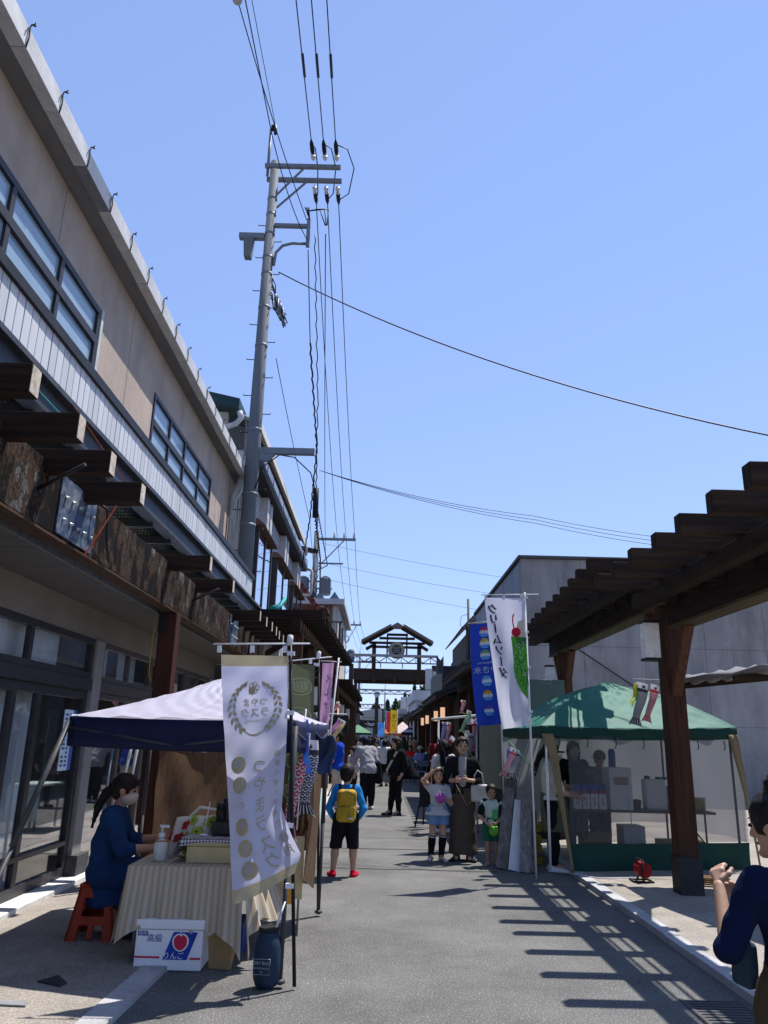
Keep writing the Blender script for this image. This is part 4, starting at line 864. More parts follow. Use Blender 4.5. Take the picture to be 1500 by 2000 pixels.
for i in range(20):
    z = 4.9 + i * .45; s_ = -1 if i % 2 else 1; rr = .205 - z * .0065
    MB().tube([(PXx + s_ * rr, 16, z), (PXx + s_ * (rr + .17), 16, z), (PXx + s_ * (rr + .17), 16, z + .04)], .011, 5).build('step_bolt', BLACK, up)
random.seed(3)
for i in range(9):
    a = [(PXx + .16, 15.85, 12.0 - i * .08)]
    for j in range(4): a.append((PXx + .2 + j * .1 + random.uniform(-.05, .09), 15.8 + random.uniform(-.1, .1), 11.7 - j * .26 - i * .05 + random.uniform(-.1, .1)))
    MB().tube(a, .013, 5).build('cable_tail', RUBB, up)
for i in range(4): MB().tube([(PXx + .28 + i * .06, 15.8, 11.45 - i * .12), (PXx + .30 + i * .07, 15.8, 11.05 - i * .14)], .035, 7).build('splice', GALV, up)
MB().b2((PXx + .1, 15.94, 7.55), (-1.57, 16.06, 7.69)).poly([(PXx + .12, 15.95, 7.38), (PXx + .35, 15.95, 7.38), (PXx + .5, 15.95, 7.55), (PXx + .12, 15.95, 7.55)], (0, .1, 0)).build('lower_arm', GALV, up)
MB().tube([(PXx + .12, 15.88, 6.7), (PXx + .25, 15.88, 7.2), (PXx + .6, 15.9, 7.5), (-2.0, 15.9, 7.45), (-1.62, 15.9, 7.1), (-1.5, 15.9, 6.7)], .014, 6).build('drop_cable', RUBB, up)
# overhead wires
Pn = [(-1.45, -22, 15.6), (-1.15, -22, 15.6), (-.85, -22, 15.6)]
for k_, x in enumerate(WXS):
    wire('black power wire running over the camera from the upper crossarm insulators', [(x, 15.1, 15.2), Pn[k_]], .012, .85, 20, group='upper power wires')
    wire('black power wire running down the street between the crossarms of the two nearest poles', [(x, 16.9, 14.85), (-2.35 + k_ * .45, 38, 11.3)], .012, .5, 20, group='street power wires')
    MB().tube([(x + (Pn[k_][0] - x) * .05, 13.2, 15.12), (x + (Pn[k_][0] - x) * .066, 12.6, 15.1)], .03, 6).build('wire_sleeve', RUBB, label='dark splice sleeve on a power wire ahead of the tall pole', cat='splice sleeve', group='splice sleeves')
wire('thin earth wire leading up from the tip of the tall pole', [(PXx - .05, 15.9, 16.35), (-3.3, -20, 17.2)], .008, .5, 16)
wire('dark cable slanting from overhead down to the low arm of the tall pole', [(-2.0, 15.9, 13.0), (PXx + .4, 13.2, 13.6), (-3.1, -18, 14.9)], .011, .25, 16)
MB().lathe((-2.94, 11.0, 14.62), [(.02, -.12), (.08, -.06), (.1, 0), (.08, .07), (.03, .12)], 10).build('wire_ball', M('ball_grey', (.3, .3, .28), .5), label='small round marker ball on the overhead wire', cat='marker')
wire('overhead wire carrying the small round marker ball', [(-2.05, 15.95, 13.6), (-2.94, 11.0, 14.62), (-3.3, -16, 15.5)], .011, .15, 16)
wire('long drooping wire crossing the street from the tall pole to the upper right', [(PXx + .3, 15.9, 12.1), (6.5, 11.9, 6.55), (9.5, 10.7, 5.4)], .014, .42, 20)
for k_ in range(3): wire('thin service wire crossing from the lower bracket toward the warehouse roof', [(-1.45, 16.0, 7.2), (3.2 + .02 * k_, 15.6, 6.15 - .08 * k_), (8, 15.3, 5.55 - .1 * k_)], .006, .12, 12, group='thin service wires')
def twist(label, pts, r=.022):
    P = []
    for a, b in zip(pts[:-1], pts[1:]):
        a, b = Vector(a), Vector(b); L = (b - a).length; n = int(L / .16)
        for i in range(n):
            q = a.lerp(b, i / n); P.append(q + Vector((.018 * math.sin(i * 2.1), 0, .018 * math.cos(i * 2.1))))
    P.append(Vector(pts[-1])); MB().tube(P, r, 5).build('bundled_cable', RUBB, label=label, cat='wire')
wire('straight support wire under the low arm of the tall pole', [(-1.98, 16.0, 12.8), (-1.95, 17.3, 11.0)], .012, 0, 6)
twist('thick spiral-wrapped cable bundle bending toward the white building', [(-1.95, 17.3, 11.0), (-2.05, 21.5, 9.8), (-2.5, 25, 8.6), (-3.0, 28, 7.6)], .024)
twist('twisted low-voltage cable dropping through the lower bracket', [(-1.85, 16.1, 13.3), (-1.62, 16.6, 9.2), (-1.55, 16.4, 7.3), (-1.6, 17.5, 6.8), (-2.2, 30, 8.1), (-3.2, 38, 9.6)], .013)
wire('slack dark cable between the tall pole and the second pole', [(-1.6, 16.2, 13.4), (-2.9, 38, 10.2)], .012, .6, 16)
MB().tube([(-1.53, 16.35, 6.9), (-1.53, 16.5, 6.25)], .065, 8).build('cable_closure', RUBB, label='black cable closure hanging under the lower pole bracket', cat='cable closure')
twist('messy cable bundle running on from the hanging closure to the second pole', [(-1.53, 16.4, 6.3), (-2.0, 24, 7.0), (-3.1, 38, 8.6)], .02)
wire('thin diagonal stay wire to the left of the bundled cable', [(-2.6, 16.2, 10.0), (-2.4, 24, 8.3), (-3.4, 38, 9.3)], .009, .1, 10)
def far_pole(x, y, h, arms, label, trans=2, rr=.16):
    p = thing('utility_pole', label, 'utility pole', (x, y, 0)); MB().tube([(x, y, 0), (x, y, h)], [rr * 1.25, rr * .8], 10).build('shaft', PCON, p)
    MB().tube([(x, y, h), (x, y, h + 1.1)], .04, 6).build('top_rod', GALV, p)
    for z, a, b in arms:
        MB().b2((a, y - .06, z - .06), (b, y + .06, z + .06)).build('crossarm', GALV, p); MB().beam((x + .1, y, z - 1.5), (b * .7 + x * .3, y, z - .06), .05, .05).build('arm_brace', GALV, p)
        for k in range(3): MB().lathe((b - .1 - k * .5, y, z + .06), [(.05, 0), (.07, .1), (.04, .2), (.06, .28)], 8).build('insulator', INSU, p)
    for k in range(trans):
        s_ = -1 if k else 1; MB().lathe((x + s_ * .55, y - .1, h - 3.3), [(.26, 0), (.30, .1), (.30, .75), (.26, .85), (.1, .95)], 12).build('transformer', PCON, p); MB().beam((x, y, h - 2.6), (x + s_ * .6, y, h - 2.6), .06, .08).build('transformer_bracket', GALV, p)
    random.seed(int(y))
    for i in range(16 if trans else 5):
        z = h - .8 - random.random() * 3.2; MB().tube([(x + random.uniform(-.2, .2), y - .15, z), (x + random.uniform(-.45, .45), y - .25, z - .3), (x + random.uniform(-.3, .3), y - .2, z - .75)], .02, 5).build('cable_tail', RUBB, p)
    return p
far_pole(-3.4, 38, 11.6, [(11.2, -3.4, -1.4)], 'second utility pole with a pair of grey transformers', 2)
p_ = bpy.data.objects['utility_pole.001']
MB().beam((-3.3, 38, 10.5), (-4.6, 37.8, 10.75), .3, .2).build('switch_gear', RUBB, p_); MB().b2((-3.4, 37.95, 9.9), (-2.0, 38.05, 9.97)).b2((-3.4, 37.95, 8.6), (-2.5, 38.05, 8.67)).build('lower_arm', GALV, p_)
far_pole(-2.9, 62, 10.6, [(10.2, -3.1, -1.6)], 'third utility pole with a single transformer above the pergola', 1)
far_pole(-2.5, 95, 11.0, [(10.4, -2.7, -.6)], 'fourth slender utility pole behind the gate', 0)
far_pole(.62, 90, 6.3, [], 'thin grey post standing in the street beyond the gate', 0, .1)
for k_ in range(3):
    wire('dark power wire between the second and third poles', [(-2.35 + k_ * .45, 38, 11.3), (-2.6 + k_ * .45, 62, 10.4)], .013, .5, 10, group='second span wires'); wire('dark power wire between the third and fourth poles', [(-2.6 + k_ * .45, 62, 10.4), (-1.9 + k_ * .5, 95, 10.5)], .014, .5, 8, group='third span wires')
for z, zz in ((10.0, 7.4), (9.2, 6.4), (11.0, 8.2)): wire('faint service wire crossing the street from the second pole', [(-3.2, 38, z), (14, 36, zz)], .008, .3, 10, group='second pole service wires')
tp = thing('telephone_pole', 'thin dark pole with tangled wires behind the rusty shed', 'pole', (4.0, 37, 0)); MB().tube([(3.92, 34.6, 0), (3.92, 34.6, 7.7)], .05, 8).build('shaft', BLACK, tp)
MB().tube([(3.87, 34.6, 7.0), (3.6, 34.6, 6.9), (3.55, 34.6, 6.5), (3.8, 34.6, 6.3)], .012, 5).build('cable_tail', RUBB, tp)

# ================================================================== wooded hill at the end
HILL = M('hill_green', (.045, .06, .025), .95, .4, (.08, .08, .08), 2, .5)
def hz(x, y): return 17 * math.exp(-((x - 26) / 20) ** 2) * min(1, max(0, (y - 170) / 70))
MB().grid(lambda u, v: (-160 + 320 * u, 165 + 240 * v, -1 + hz(-160 + 320 * u, 165 + 240 * v)), 60, 30).build('hill', HILL, kind='structure')
LEAF = [M('conifer_' + s, c, .9, .35, (.6, .6, .6), 9, .4) for s, c in (('a', (.022, .045, .022)), ('b', (.03, .055, .025)))] + [M('broadleaf_' + s, c, .9, .35, (.6, .6, .6), 9, .4) for s, c in (('a', (.07, .105, .03)), ('b', (.055, .085, .03)))]
BARK = M('bark', (.06, .045, .035), .95)
def crown_mesh(kind, seed):
    rnd = random.Random(seed); m = MB()
    if kind < 2:      # conifer: whorls of drooping sprays
        for i in range(26):
            z = .12 + .86 * i / 26; rad = .23 * (1 - z) ** .8 + .012
            for j in range(11):
                a = rnd.random() * 6.28; r = rad * rnd.uniform(.55, 1.12); w = .035 + .03 * (1 - z); c, s = math.cos(a), math.sin(a)
                m.v += [(0, 0, z + .02), (c * r - s * w, s * r + c * w, z - .04 - rnd.random() * .03), (c * r * 1.15, s * r * 1.15, z - .07), (c * r + s * w, s * r - c * w, z - .03)]; o = len(m.v) - 4; m.face((o, o + 1, o + 2, o + 3))
    else:
        for i in range(420):
            d = Vector((rnd.gauss(0, 1), rnd.gauss(0, 1), rnd.gauss(0, 1))).normalized(); cl = [(0, 0, .62), (.18, .05, .5), (-.17, .08, .52), (.03, -.17, .5), (.05, .05, .8), (-.1, -.1, .7)][i % 6]
            p = Vector(cl) + d * (.2 * rnd.uniform(.7, 1.05)); s = .045; u = d.orthogonal().normalized() * s; w = d.cross(u).normalized() * s; o = len(m.v)
            m.v += [tuple(p + u), tuple(p + w), tuple(p - u), tuple(p - w)]; m.face((o, o + 1, o + 2, o + 3))
    return m.mesh('crown', LEAF[kind])
CR = [crown_mesh(k, 11 + k) for k in range(4)]; TK = MB().tube([(0, 0, -.1), (0, 0, .9)], [.022, .006], 6).mesh('trunk', BARK)
rt = random.Random(5)
spots = [(rt.uniform(-1.5, 24), rt.uniform(190, 262), rt.random()) for _ in range(70)] + [(9.5, 235, .1), (7.6, 235, .2), (-1.5, 205, .1), (.6, 208, .1), (2.0, 206, .2), (12, 240, .9)]
for x, y, q in spots:
    k = 0 if q < .38 else 1 if q < .6 else 2 if q < .8 else 3
    con = k < 2
    t = thing('conifer_tree' if con else 'broadleaf_tree', 'dark conifer on the wooded hill beyond the street' if con else 'light green broadleaf tree on the wooded hill beyond the street', 'tree', (x, y, hz(x, y) - 1.2), 'hill conifers' if con else 'hill broadleaf trees')
    s_ = rt.uniform(7, 10.5) if con else rt.uniform(6, 8); t.scale = (s_ * rt.uniform(.9, 1.2), s_, s_); t.rotation_euler.z = rt.random() * 6
    link('crown', CR[k], t); link('trunk', TK, t)
# ================================================================== stalls, banners, goods
POLEG = M('tent_leg_grey', (.055, .055, .06), .5, .15); POLEW = M('white_pole', (.62, .63, .65), .45, .08); POLEB = M('black_pole', (.012, .012, .014), .4, .15); CLIP = M('white_clip', (.70, .71, .76), .6, .05, trans=.2)
def lerp(a, b, t): return a + (b - a) * t
def lin(a, b, t): return tuple(lerp(a[i], b[i], t) for i in range(3))
# ---- left tent
tl = thing('market_tent', 'small market tent with pale canopy and navy valance over the striped table', 'tent', (-1.45, 7, 0))
C4 = [(-2.42, 6.25, 1.70), (-.60, 5.75, 1.70), (-.50, 7.83, 1.70), (-2.32, 8.2, 1.70)]; APX = (-1.40, 7.02, 2.06)
CAN = M('canopy_pale', (.50, .48, .59), .6, .06, (3, 3, 3), 16, .25, trans=.3); NAVY = M('navy_valance', (.010, .013, .045), .6, .2, (5, 5, 5), 40, .15)
cm = MB()
for i in range(4):
    a, b = C4[i], C4[(i + 1) % 4]
    def fn(u, v, a=a, b=b):
        e = lin(a, b, u); p = lin(e, APX, v); s_ = math.sin(u * math.pi) * (1 - v)
        w = .012 * math.sin(u * 31 + v * 9) * math.sin(v * 23 + u * 5) + .006 * math.sin(u * 14 - v * 37) * math.sin(u * 53 + v * 17)
        return (p[0], p[1], p[2] - .05 * s_ * v - .02 * math.sin(v * math.pi) + w * (1 if 0 < u < 1 else 0))
    cm.grid(fn, 44, 24)
cm.build('canopy', CAN, tl)
for i in range(4):
    a, b = C4[i], C4[(i + 1) % 4]
    MB().grid(lambda u, v: (lerp(a[0], b[0], u) + .01 * math.sin(u * 25) * v, lerp(a[1], b[1], u) + .012 * math.sin(u * 19 + 1) * v, 1.70 - .225 * v - .012 * math.sin(u * math.pi)), 26, 4).build('valance', NAVY, tl, solid=.004)
for (x, y, zt), (fx, fy) in zip(C4, ((-2.66, 5.45), (-.61, 5.73), (-.515, 7.84), (-2.34, 8.25))):
    l_ = MB().tube([(fx, fy, .02), (lerp(fx, x, .5), lerp(fy, y, .5), .82)], .016, 8).tube([(lerp(fx, x, .48), lerp(fy, y, .48), .80), (x, y, 1.66)], .021, 8).build('leg', POLEG, tl); MB().lathe((fx, fy, .0), [(.035, .03), (.035, .045), (.02, .055)], 8).build('foot', POLEG, l_)
for a, b in ((0, 1), (1, 2), (2, 3), (3, 0)): MB().tube([C4[a][:2] + (1.62,), lin(C4[a], C4[b], .5)[:2] + (1.5,), C4[b][:2] + (1.62,)], .010, 6).build('scissor_bar', POLEG, tl)
fp = thing('pole_bundle', 'bundle of grey metal frame poles leaning against the shop window', 'frame', (-2.9, 9, 0))
for a, b in (((-2.92, 8.75, .05), (-2.88, 8.75, 1.52)), ((-2.86, 8.72, .05), (-2.68, 8.78, 1.50)), ((-2.74, 8.7, .05), (-2.60, 8.74, 1.52))): MB().tube([a, b], .018, 8).build('pole', GALV, fp)
BUR = M('burlap', (.125, .082, .053), .95, .3, (55, 55, 7), 160, .8, trans=.3)
def burl(u, v):
    return (lerp(-2.2, -.62, u) + .01 * math.sin(v * 9), 8.1 - .3 * u + .07 * math.sin(u * 9 + 4 * v) * (.3 + v) + .03 * math.sin(u * 19 - v * 6) + .012 * math.sin(u * 41 + v * 13), 1.46 - (1.0 + .1 * math.sin(u * 5)) * v - .06 * math.sin(u * math.pi * 2) ** 2 * (1 - v))
MB().grid(burl, 40, 22).build('burlap_sheet', BUR, label='brown burlap sheet hung across the back of the small tent', cat='cloth')
MB().grid(lambda u, v: (-.565 + .03 * math.sin(u * 7 + v * 4), lerp(7.0, 7.80, u) - .12 * v * (1 - u), lerp(1.42, .42 - .14 * u, v) + .03 * math.sin(u * 9)), 20, 20).build('burlap_sheet', BUR, label='strip of brown burlap tied to the tent leg behind the olive banner', cat='cloth')
# ---- table with striped cloth
STRP = stripemat('striped_cloth', (.50, .455, .38), (.43, .345, .235), 19, trans=.2)
tb = thing('folding_table', 'low folding table standing under the striped cloth', 'table', (-1.25, 6.5, 0))
MB().b2((-1.76, 6.12, .625), (-.98, 6.92, .652)).build('tabletop', M('table_top', (.3, .25, .2), .6), tb)
for x, y in ((-1.72, 6.17), (-1.02, 6.17), (-1.72, 6.87), (-1.02, 6.87)): MB().tube([(x, y, .02), (x, y, .624)], .013, 8).build('leg', GALV, tb)
X0, X1, Y0, Y1, ZT = -1.79, -.955, 6.09, 6.95, .662
tcl = MB()
tcl.grid(lambda u, v: (lerp(X0, X1, u), lerp(Y0, Y1, v), ZT + .002 * math.sin(u * 30)), 30, 8)
def fold(t, v, s): return (.018 * math.sin(t * 26 + s) + .012 * math.sin(t * 47 + s * 2)) * v
tcl.grid(lambda u, v: (lerp(X0, X1, u) + (-.03 * (1 - u) ** 6 + .03 * u ** 8) * v, Y0 - .004 - .035 * v + fold(u, v, 1) - .05 * v * (u ** 8 + (1 - u) ** 8), ZT - v * (.40 - .02 * math.sin(u * 9) + .19 * u ** 7 + .10 * (1 - u) ** 8)), 60, 10)
o_ = tcl.build('tablecloth', STRP, label='cream and tan striped cloth covering the stall table', cat='tablecloth')
tcl = MB(); tcl.grid(lambda u, v: (X1 + .004 + .05 * v + fold(u, v, 3) * 1.6 + .03 * v * (1 - u) ** 8 + .16 * v * u, lerp(Y0, Y1, u) - .05 * v * (1 - u) ** 8, ZT - v * (.40 + .19 * (1 - u) ** 5 - .06 * math.sin(u * 7))), 50, 10, uvs=(.8, 1)); tcl.build('side_fall', STRP, o_)
tcl = MB(); tcl.grid(lambda u, v: (X0 - .004 - .03 * v + fold(u, v, 5) - .0 * v * (1 - u) ** 6, lerp(Y0, Y1, u) - .05 * v * (1 - u) ** 8, ZT - v * (.40 + .10 * (1 - u) ** 8)), 30, 10, uvs=(.8, 1)); tcl.build('side_fall', STRP, o_)
CRM = M('cream_box', (.50, .42, .23), .6, .08)
cbx = thing('cream_box', 'shallow cream lidded box under the gingham cloth on the table', 'box', (-1.2, 6.4, ZT)); MB().b2((-1.42, 6.26, ZT), (-1.0, 6.60, ZT + .115)).build('body', CRM, cbx, bevel=.006); MB().b2((-1.43, 6.25, ZT + .118), (-.99, 6.61, ZT + .165)).build('lid', CRM, cbx, bevel=.008)
GING = stripemat('gingham', (.62, .60, .60), (.035, .03, .05), 16, gingham=True, n2=11, trans=.1)
zg = ZT + .172
gg = MB(); gg.grid(lambda u, v: (lerp(-1.47, -.97, u), lerp(6.242, 6.65, v), zg + .003 * math.sin(u * 33 + v * 9)), 20, 14, uvs=(1.3, 1)); gco = gg.build('gingham_cloth', GING, label='dark gingham cloth spread over the cream box', cat='cloth')
MB().grid(lambda u, v: (lerp(-1.47, -.97, u), 6.240 - .012 * v + .004 * math.sin(u * 40), zg - v * (.055 - .03 * math.sin(u * math.pi))), 30, 4, uvs=(1.3, .16)).build('front_fall', GING, gco)
for sx_, x0_ in ((-1, -1.47), (1, -.97)): MB().grid(lambda u, v: (x0_ + sx_ * (.004 + .07 * v * (1 - .6 * u)) , lerp(6.235, 6.55, u) - .03 * v * (1 - u), zg - v * (.165 - .05 * u)), 12, 8, uvs=(.8, .45)).build('side_fall', GING, gco)
pb = thing('pump_bottle', 'clear pump bottle of hand gel at the corner of the striped table', 'bottle', (-1.63, 6.32, ZT))
MB().lathe((-1.63, 6.32, ZT), [(.05, .002), (.052, .02), (.052, .12), (.04, .145), (.02, .155), (.02, .165)], 14).build('body', M('gel_bottle', (.50, .50, .46), .15, .05), pb, ); MB().lathe((-1.63, 6.32, ZT + .166), [(.024, 0), (.024, .03), (.008, .032), (.008, .075)], 10).tube([(-1.65, 6.32, ZT + .245), (-1.58, 6.32, ZT + .242)], .011, 6).build('pump', CLIP, pb)
MB().lathe((-1.63, 6.32, ZT + .135), [(.044, 0), (.044, .012)], 14).build('collar', M('copper_ring', (.35, .15, .07), .5), pb)
# flowered bag and black pouches
FLW = M('bag_cream', (.55, .54, .46), .8); fb_ = thing('flowered_bag', 'white cloth bag printed with green and red flowers on the table', 'bag', (-1.48, 6.6, ZT))
def bagf(u, v): return (lerp(-1.62, -1.36, u) + .06 * v, 6.52 + .05 * math.sin(u * 6) + .12 * v * u, ZT + .005 + .28 * v + .02 * u * v)
MB().grid(bagf, 12, 12).build('panel', FLW, fb_, solid=.05)
for i, (u, v, c) in enumerate(((.2, .2, 0), (.6, .15, 0), (.85, .35, 1), (.35, .5, 0), (.7, .6, 0), (.2, .8, 1), (.5, .88, 0), (.9, .85, 0), (.08, .5, 1), (.5, .3, 1))):
    col = (M('flower_green', (.30, .36, .05), .8), M('flower_red', (.42, .02, .03), .8))[c]; q = []
    for k in range(5): q.append(D2(u + .09 * math.cos(k * 1.257), v + .08 * math.sin(k * 1.257), .065, .06, 10))
    on_surface(q, bagf, 12, 12, col, fb_, 'flower', .030); on_surface([D2(u, v, .03, .028, 8)], bagf, 12, 12, M('flower_eye', (.05, .06, .03), .8), fb_, 'flower_eye', .0325)
MB().tube([(-1.52, 6.6, ZT + .26), (-1.42, 6.62, ZT + .36), (-1.28, 6.64, ZT + .34), (-1.26, 6.64, ZT + .22)], .014, 6).build('handle', FLW, fb_)
pk = M('black_film', (.02, .02, .024), .25, .3)
for i, (x, y, h) in enumerate(((-1.22, 6.48, .17), (-1.14, 6.44, .19), (-1.07, 6.5, .18), (-1.0, 6.46, .2), (-1.18, 6.56, .2), (-1.05, 6.58, .19))):
    MB().grid(lambda u, v: (x + (u - .5) * .09 * (1 - .3 * abs(v - .5)), y + .03 * math.sin(v * 3.14) + .01 * math.sin(u * 9), zg + .06 + h * v + .01 * math.sin(u * 12)), 6, 6).build('snack_pouch', pk, solid=.02, label='dark film snack pouch standing in the black basket on the table', cat='pouch', group='snack pouches')
MB().b2((-1.27, 6.40, zg + .005), (-.95, 6.62, zg + .015)).b2((-1.27, 6.40, zg + .016), (-.95, 6.41, zg + .10)).b2((-1.27, 6.61, zg + .016), (-.95, 6.62, zg + .10)).b2((-1.27, 6.411, zg + .016), (-1.26, 6.609, zg + .10)).b2((-.96, 6.411, zg + .016), (-.95, 6.609, zg + .10)).build('basket', pk, label='black woven basket holding the snack pouches', cat='basket')
ps = thing('price_stand', 'slim white card stand on the gingham cloth', 'stand', (-1.33, 6.4, zg)); MB().lathe((-1.33, 6.4, zg + .003), [(.035, 0), (.03, .012), (.008, .014)], 12).build('base', CLIP, ps); MB().tube([(-1.33, 6.4, zg + .012), (-1.30, 6.4, zg + .25)], .004, 6).build('rod', CLIP, ps)
# apple carton
FOAM = M('foam_white', (.72, .72, .74), .7, .05, (9, 9, 9), 120, .1); APB = M('print_blue', (.02, .05, .30), .6); APR = M('print_red', (.50, .02, .06), .6); APW = M('print_white', (.75, .75, .75), .6)
ab = thing('apple_carton', 'white apple carton with blue and red apple print under the table', 'carton', (-1.43, 6.2, 0))
MB().b2((-1.67, 6.03, .005), (-1.20, 6.42, .26)).build('body', FOAM, ab, bevel=.008); MB().b2((-1.675, 6.025, .263), (-1.195, 6.425, .325)).build('lid', FOAM, ab, bevel=.008)
yf = 6.0295
def fr(x, z, y=yf): return (x, y, z)
MB().poly([fr(-1.47, .075), fr(-1.30, .075), fr(-1.235, .25), fr(-1.405, .25)], (0, -.002, 0)).build('blue_panel', APB, ab)
ap = [fr(-1.352 + .047 * math.cos(a) * (1 + .12 * math.sin(a)), .185 + .05 * math.sin(a) - (.012 if abs(a - 1.57) < .25 else 0), yf - .003) for a in [i * .262 for i in range(24)]]
MB().poly([(p[0] * 1.0 - (p[0] + 1.352) * -.22, p[1], p[2] + (p[2] - .185) * .16) for p in ap], (0, -.001, 0)).build('apple_outline', APW, ab); MB().poly([(p[0], p[1] - .002, p[2]) for p in ap], (0, -.002, 0)).build('apple', APR, ab)
MB().b2((-1.356, yf - .007, .225), (-1.348, yf - .003, .247)).build('apple_stalk', APW, ab)
lettering('りんご', fr(-1.395, .098, yf - .002), (1, 0, 0), (0, 0, 1), .048, APW, ab, off=.003)
lettering('高級', fr(-1.535, .205), (1, 0, 0), (0, 0, 1), .055, APB, ab, off=.003)
MB().b2((-1.655, yf - .002, .222), (-1.585, yf, .252)).build('blue_tab', APB, ab); lettering('信州', fr(-1.62, .236, yf - .002), (1, 0, 0), (0, 0, 1), .030, APW, ab, off=.002)
MB().b2((-1.665, yf - .0015, .082), (-1.49, yf, .094)).b2((-1.28, yf - .0015, .077), (-1.205, yf, .09)).build('red_line', APR, ab)
CARD = M('cardboard', (.30, .19, .09), .85, .1)
MB().poly([(-1.16, 6.12, .005), (-1.02, 6.08, .005), (-.98, 6.08, .18), (-1.10, 6.12, .26), (-1.18, 6.12, .20)], (.02, .02, 0)).build('cardboard_flap', CARD, label='tilted brown cardboard piece beside the apple carton', cat='cardboard')
MB().b2((-1.20, 6.5, .005), (-.99, 6.8, .22)).build('blue_crate', M('crate_blue', (.01, .05, .22), .5), bevel=.01, label='dark blue plastic crate in the shade under the table', cat='crate')
MB().b2((-.70, 6.62, .33), (-.64, 6.66, .45)).build('waffle_card', M('waffle', (.55, .27, .04), .7), label='small orange textured card hanging by the table corner', cat='card')
# red stool
STO = M('red_plastic', (.26, .030, .014), .45, .12); so_ = thing('plastic_stool', 'red moulded plastic stool under the seated stallholder', 'stool', (-2.2, 6.82, .03))
MB().b2((-2.34, 6.68, .40), (-2.06, 6.96, .43)).build('seat', STO, so_, bevel=.02)
for sx, sy in ((0, -1), (0, 1), (1, 0), (-1, 0)):
    fr_ = MB(); hw0, hw1 = .19, .13
    def pt(t, z, sx=sx, sy=sy):
        k = lerp(hw0, hw1, (z - .03) / .37); return (-2.2 + (sx * k if sx else t * k), 6.82 + (sy * k if sy else t * k), z)
    for a, b, z0, z1 in ((-1, -.55, .03, .4), (.55, 1, .03, .4), (-.55, .55, .33, .4), (-.55, .55, .14, .2), (-.12, .12, .05, .14)): fr_.hexa([pt(a, z0), pt(b, z0), tuple(Vector(pt(b, z0)) - Vector((sx, sy, 0)) * .02), tuple(Vector(pt(a, z0)) - Vector((sx, sy, 0)) * .02), pt(a, z1), pt(b, z1), tuple(Vector(pt(b, z1)) - Vector((sx, sy, 0)) * .02), tuple(Vector(pt(a, z1)) - Vector((sx, sy, 0)) * .02)])
    fr_.build('side_panel', STO, so_)
# dry bag weight
DRY = M('drybag_navy', (.018, .035, .065), .55, .15, (5, 5, 5), 30, .25); db = thing('dry_bag', 'navy roll-top dry bag tied to the tent leg as a weight', 'bag', (-.70, 5.72, 0))
MB().lathe((-.70, 5.72, .0), [(.04, .006), (.072, .02), (.088, .06), (.092, .15), (.09, .235), (.078, .295), (.064, .32), (.060, .345), (.04, .35)], 18, sy=.85).build('body', DRY, db); MB().lathe((-.70, 5.72, .335), [(.066, 0), (.07, .015), (.066, .03)], 16, sy=.8).build('rolled_top', BLACK, db)
lab = M('drybag_print', (.35, .40, .43), .7)
for t_, z, s_ in (('DRY BAG', .165, .026), ('WATER PROOF', .135, .016), ('10L', .115, .016)): lettering(t_, (-.725, 5.72 - .080, z), (1, -.18, 0), (0, 0, 1), s_, lab, db, off=.003)
MB().tube([(-.78, 5.638, .19), (-.67, 5.636, .19), (-.67, 5.636, .10), (-.78, 5.638, .10), (-.78, 5.638, .19)], .0018, 4).build('print_frame', lab, db)
MB().tube([(-.66, 5.7, .35), (-.61, 5.70, .50), (-.60, 5.70, .52), (-.62, 5.66, .45), (-.64, 5.63, .38)], .006, 6).build('cord', CLIP, db)
sbd = thing('standing_board', 'cream display board on grey legs behind the white banner', 'board', (-.75, 6.95, 0)); MB().b2((-.83, 6.98, .30), (-.60, 7.0, .78)).build('board', CRM, sbd); 
for x in (-.81, -.63): MB().tube([(x, 7.01, .02), (x, 7.01, .7)], .01, 6).build('leg', GALV, sbd)

# ---- banners
GOLD = M('print_gold', (.47, .40, .26), .8, .08, trans=.25); WCL = M('banner_white', (.56, .57, .72), .7, .04, (6, 6, 6), 200, .05, spec=.25, trans=.42)
def banner_obj(label, surf, mats, nu, nv, mif, pole, rod, polemat, loc, clips=(), loops=()):
    t = thing('nobori_banner', label, 'banner', loc)
    MB().grid(surf, nu, nv, mif=mif).build('cloth', mats, t)
    MB().tube(pole, .0125, 8).build('pole', polemat, t); MB().tube(rod, .0065, 6).build('cross_rod', POLEW, t)
    for c in clips: MB().box(c, (.03, .012, .05)).build('tab', CLIP, t)
    for c in loops: MB().box(c, (.055, .03, .03)).build('loop', CLIP, t)
    return t
def s1(u, v):
    xl = lerp(-1.165, -.935, v ** 1.15); xr = -.672 + .015 * math.sin(v * 5) + .055 * max(0, v - .3) + .15 * float(np.interp(v, [.72, .84, .92, 1.0], [0, .55, 1.0, .72]))
    x = lerp(xl, xr, u); z = 2.15 - v * lerp(1.635, 1.44, u) - .02 * math.sin(u * 3.1) * v
    y = 5.70 + .028 * math.sin(u * 6 + v * 3.5) * (.25 + v) + .016 * math.sin(u * 11 - v * 8) * v - .04 * u * v - .12 * v * v * (.6 - .3 * u) + .008 * math.sin(v * 40 + u * 4) * math.sin(u * 9 + v * 5)
    return (x, y, z)
n1 = (30, 60)
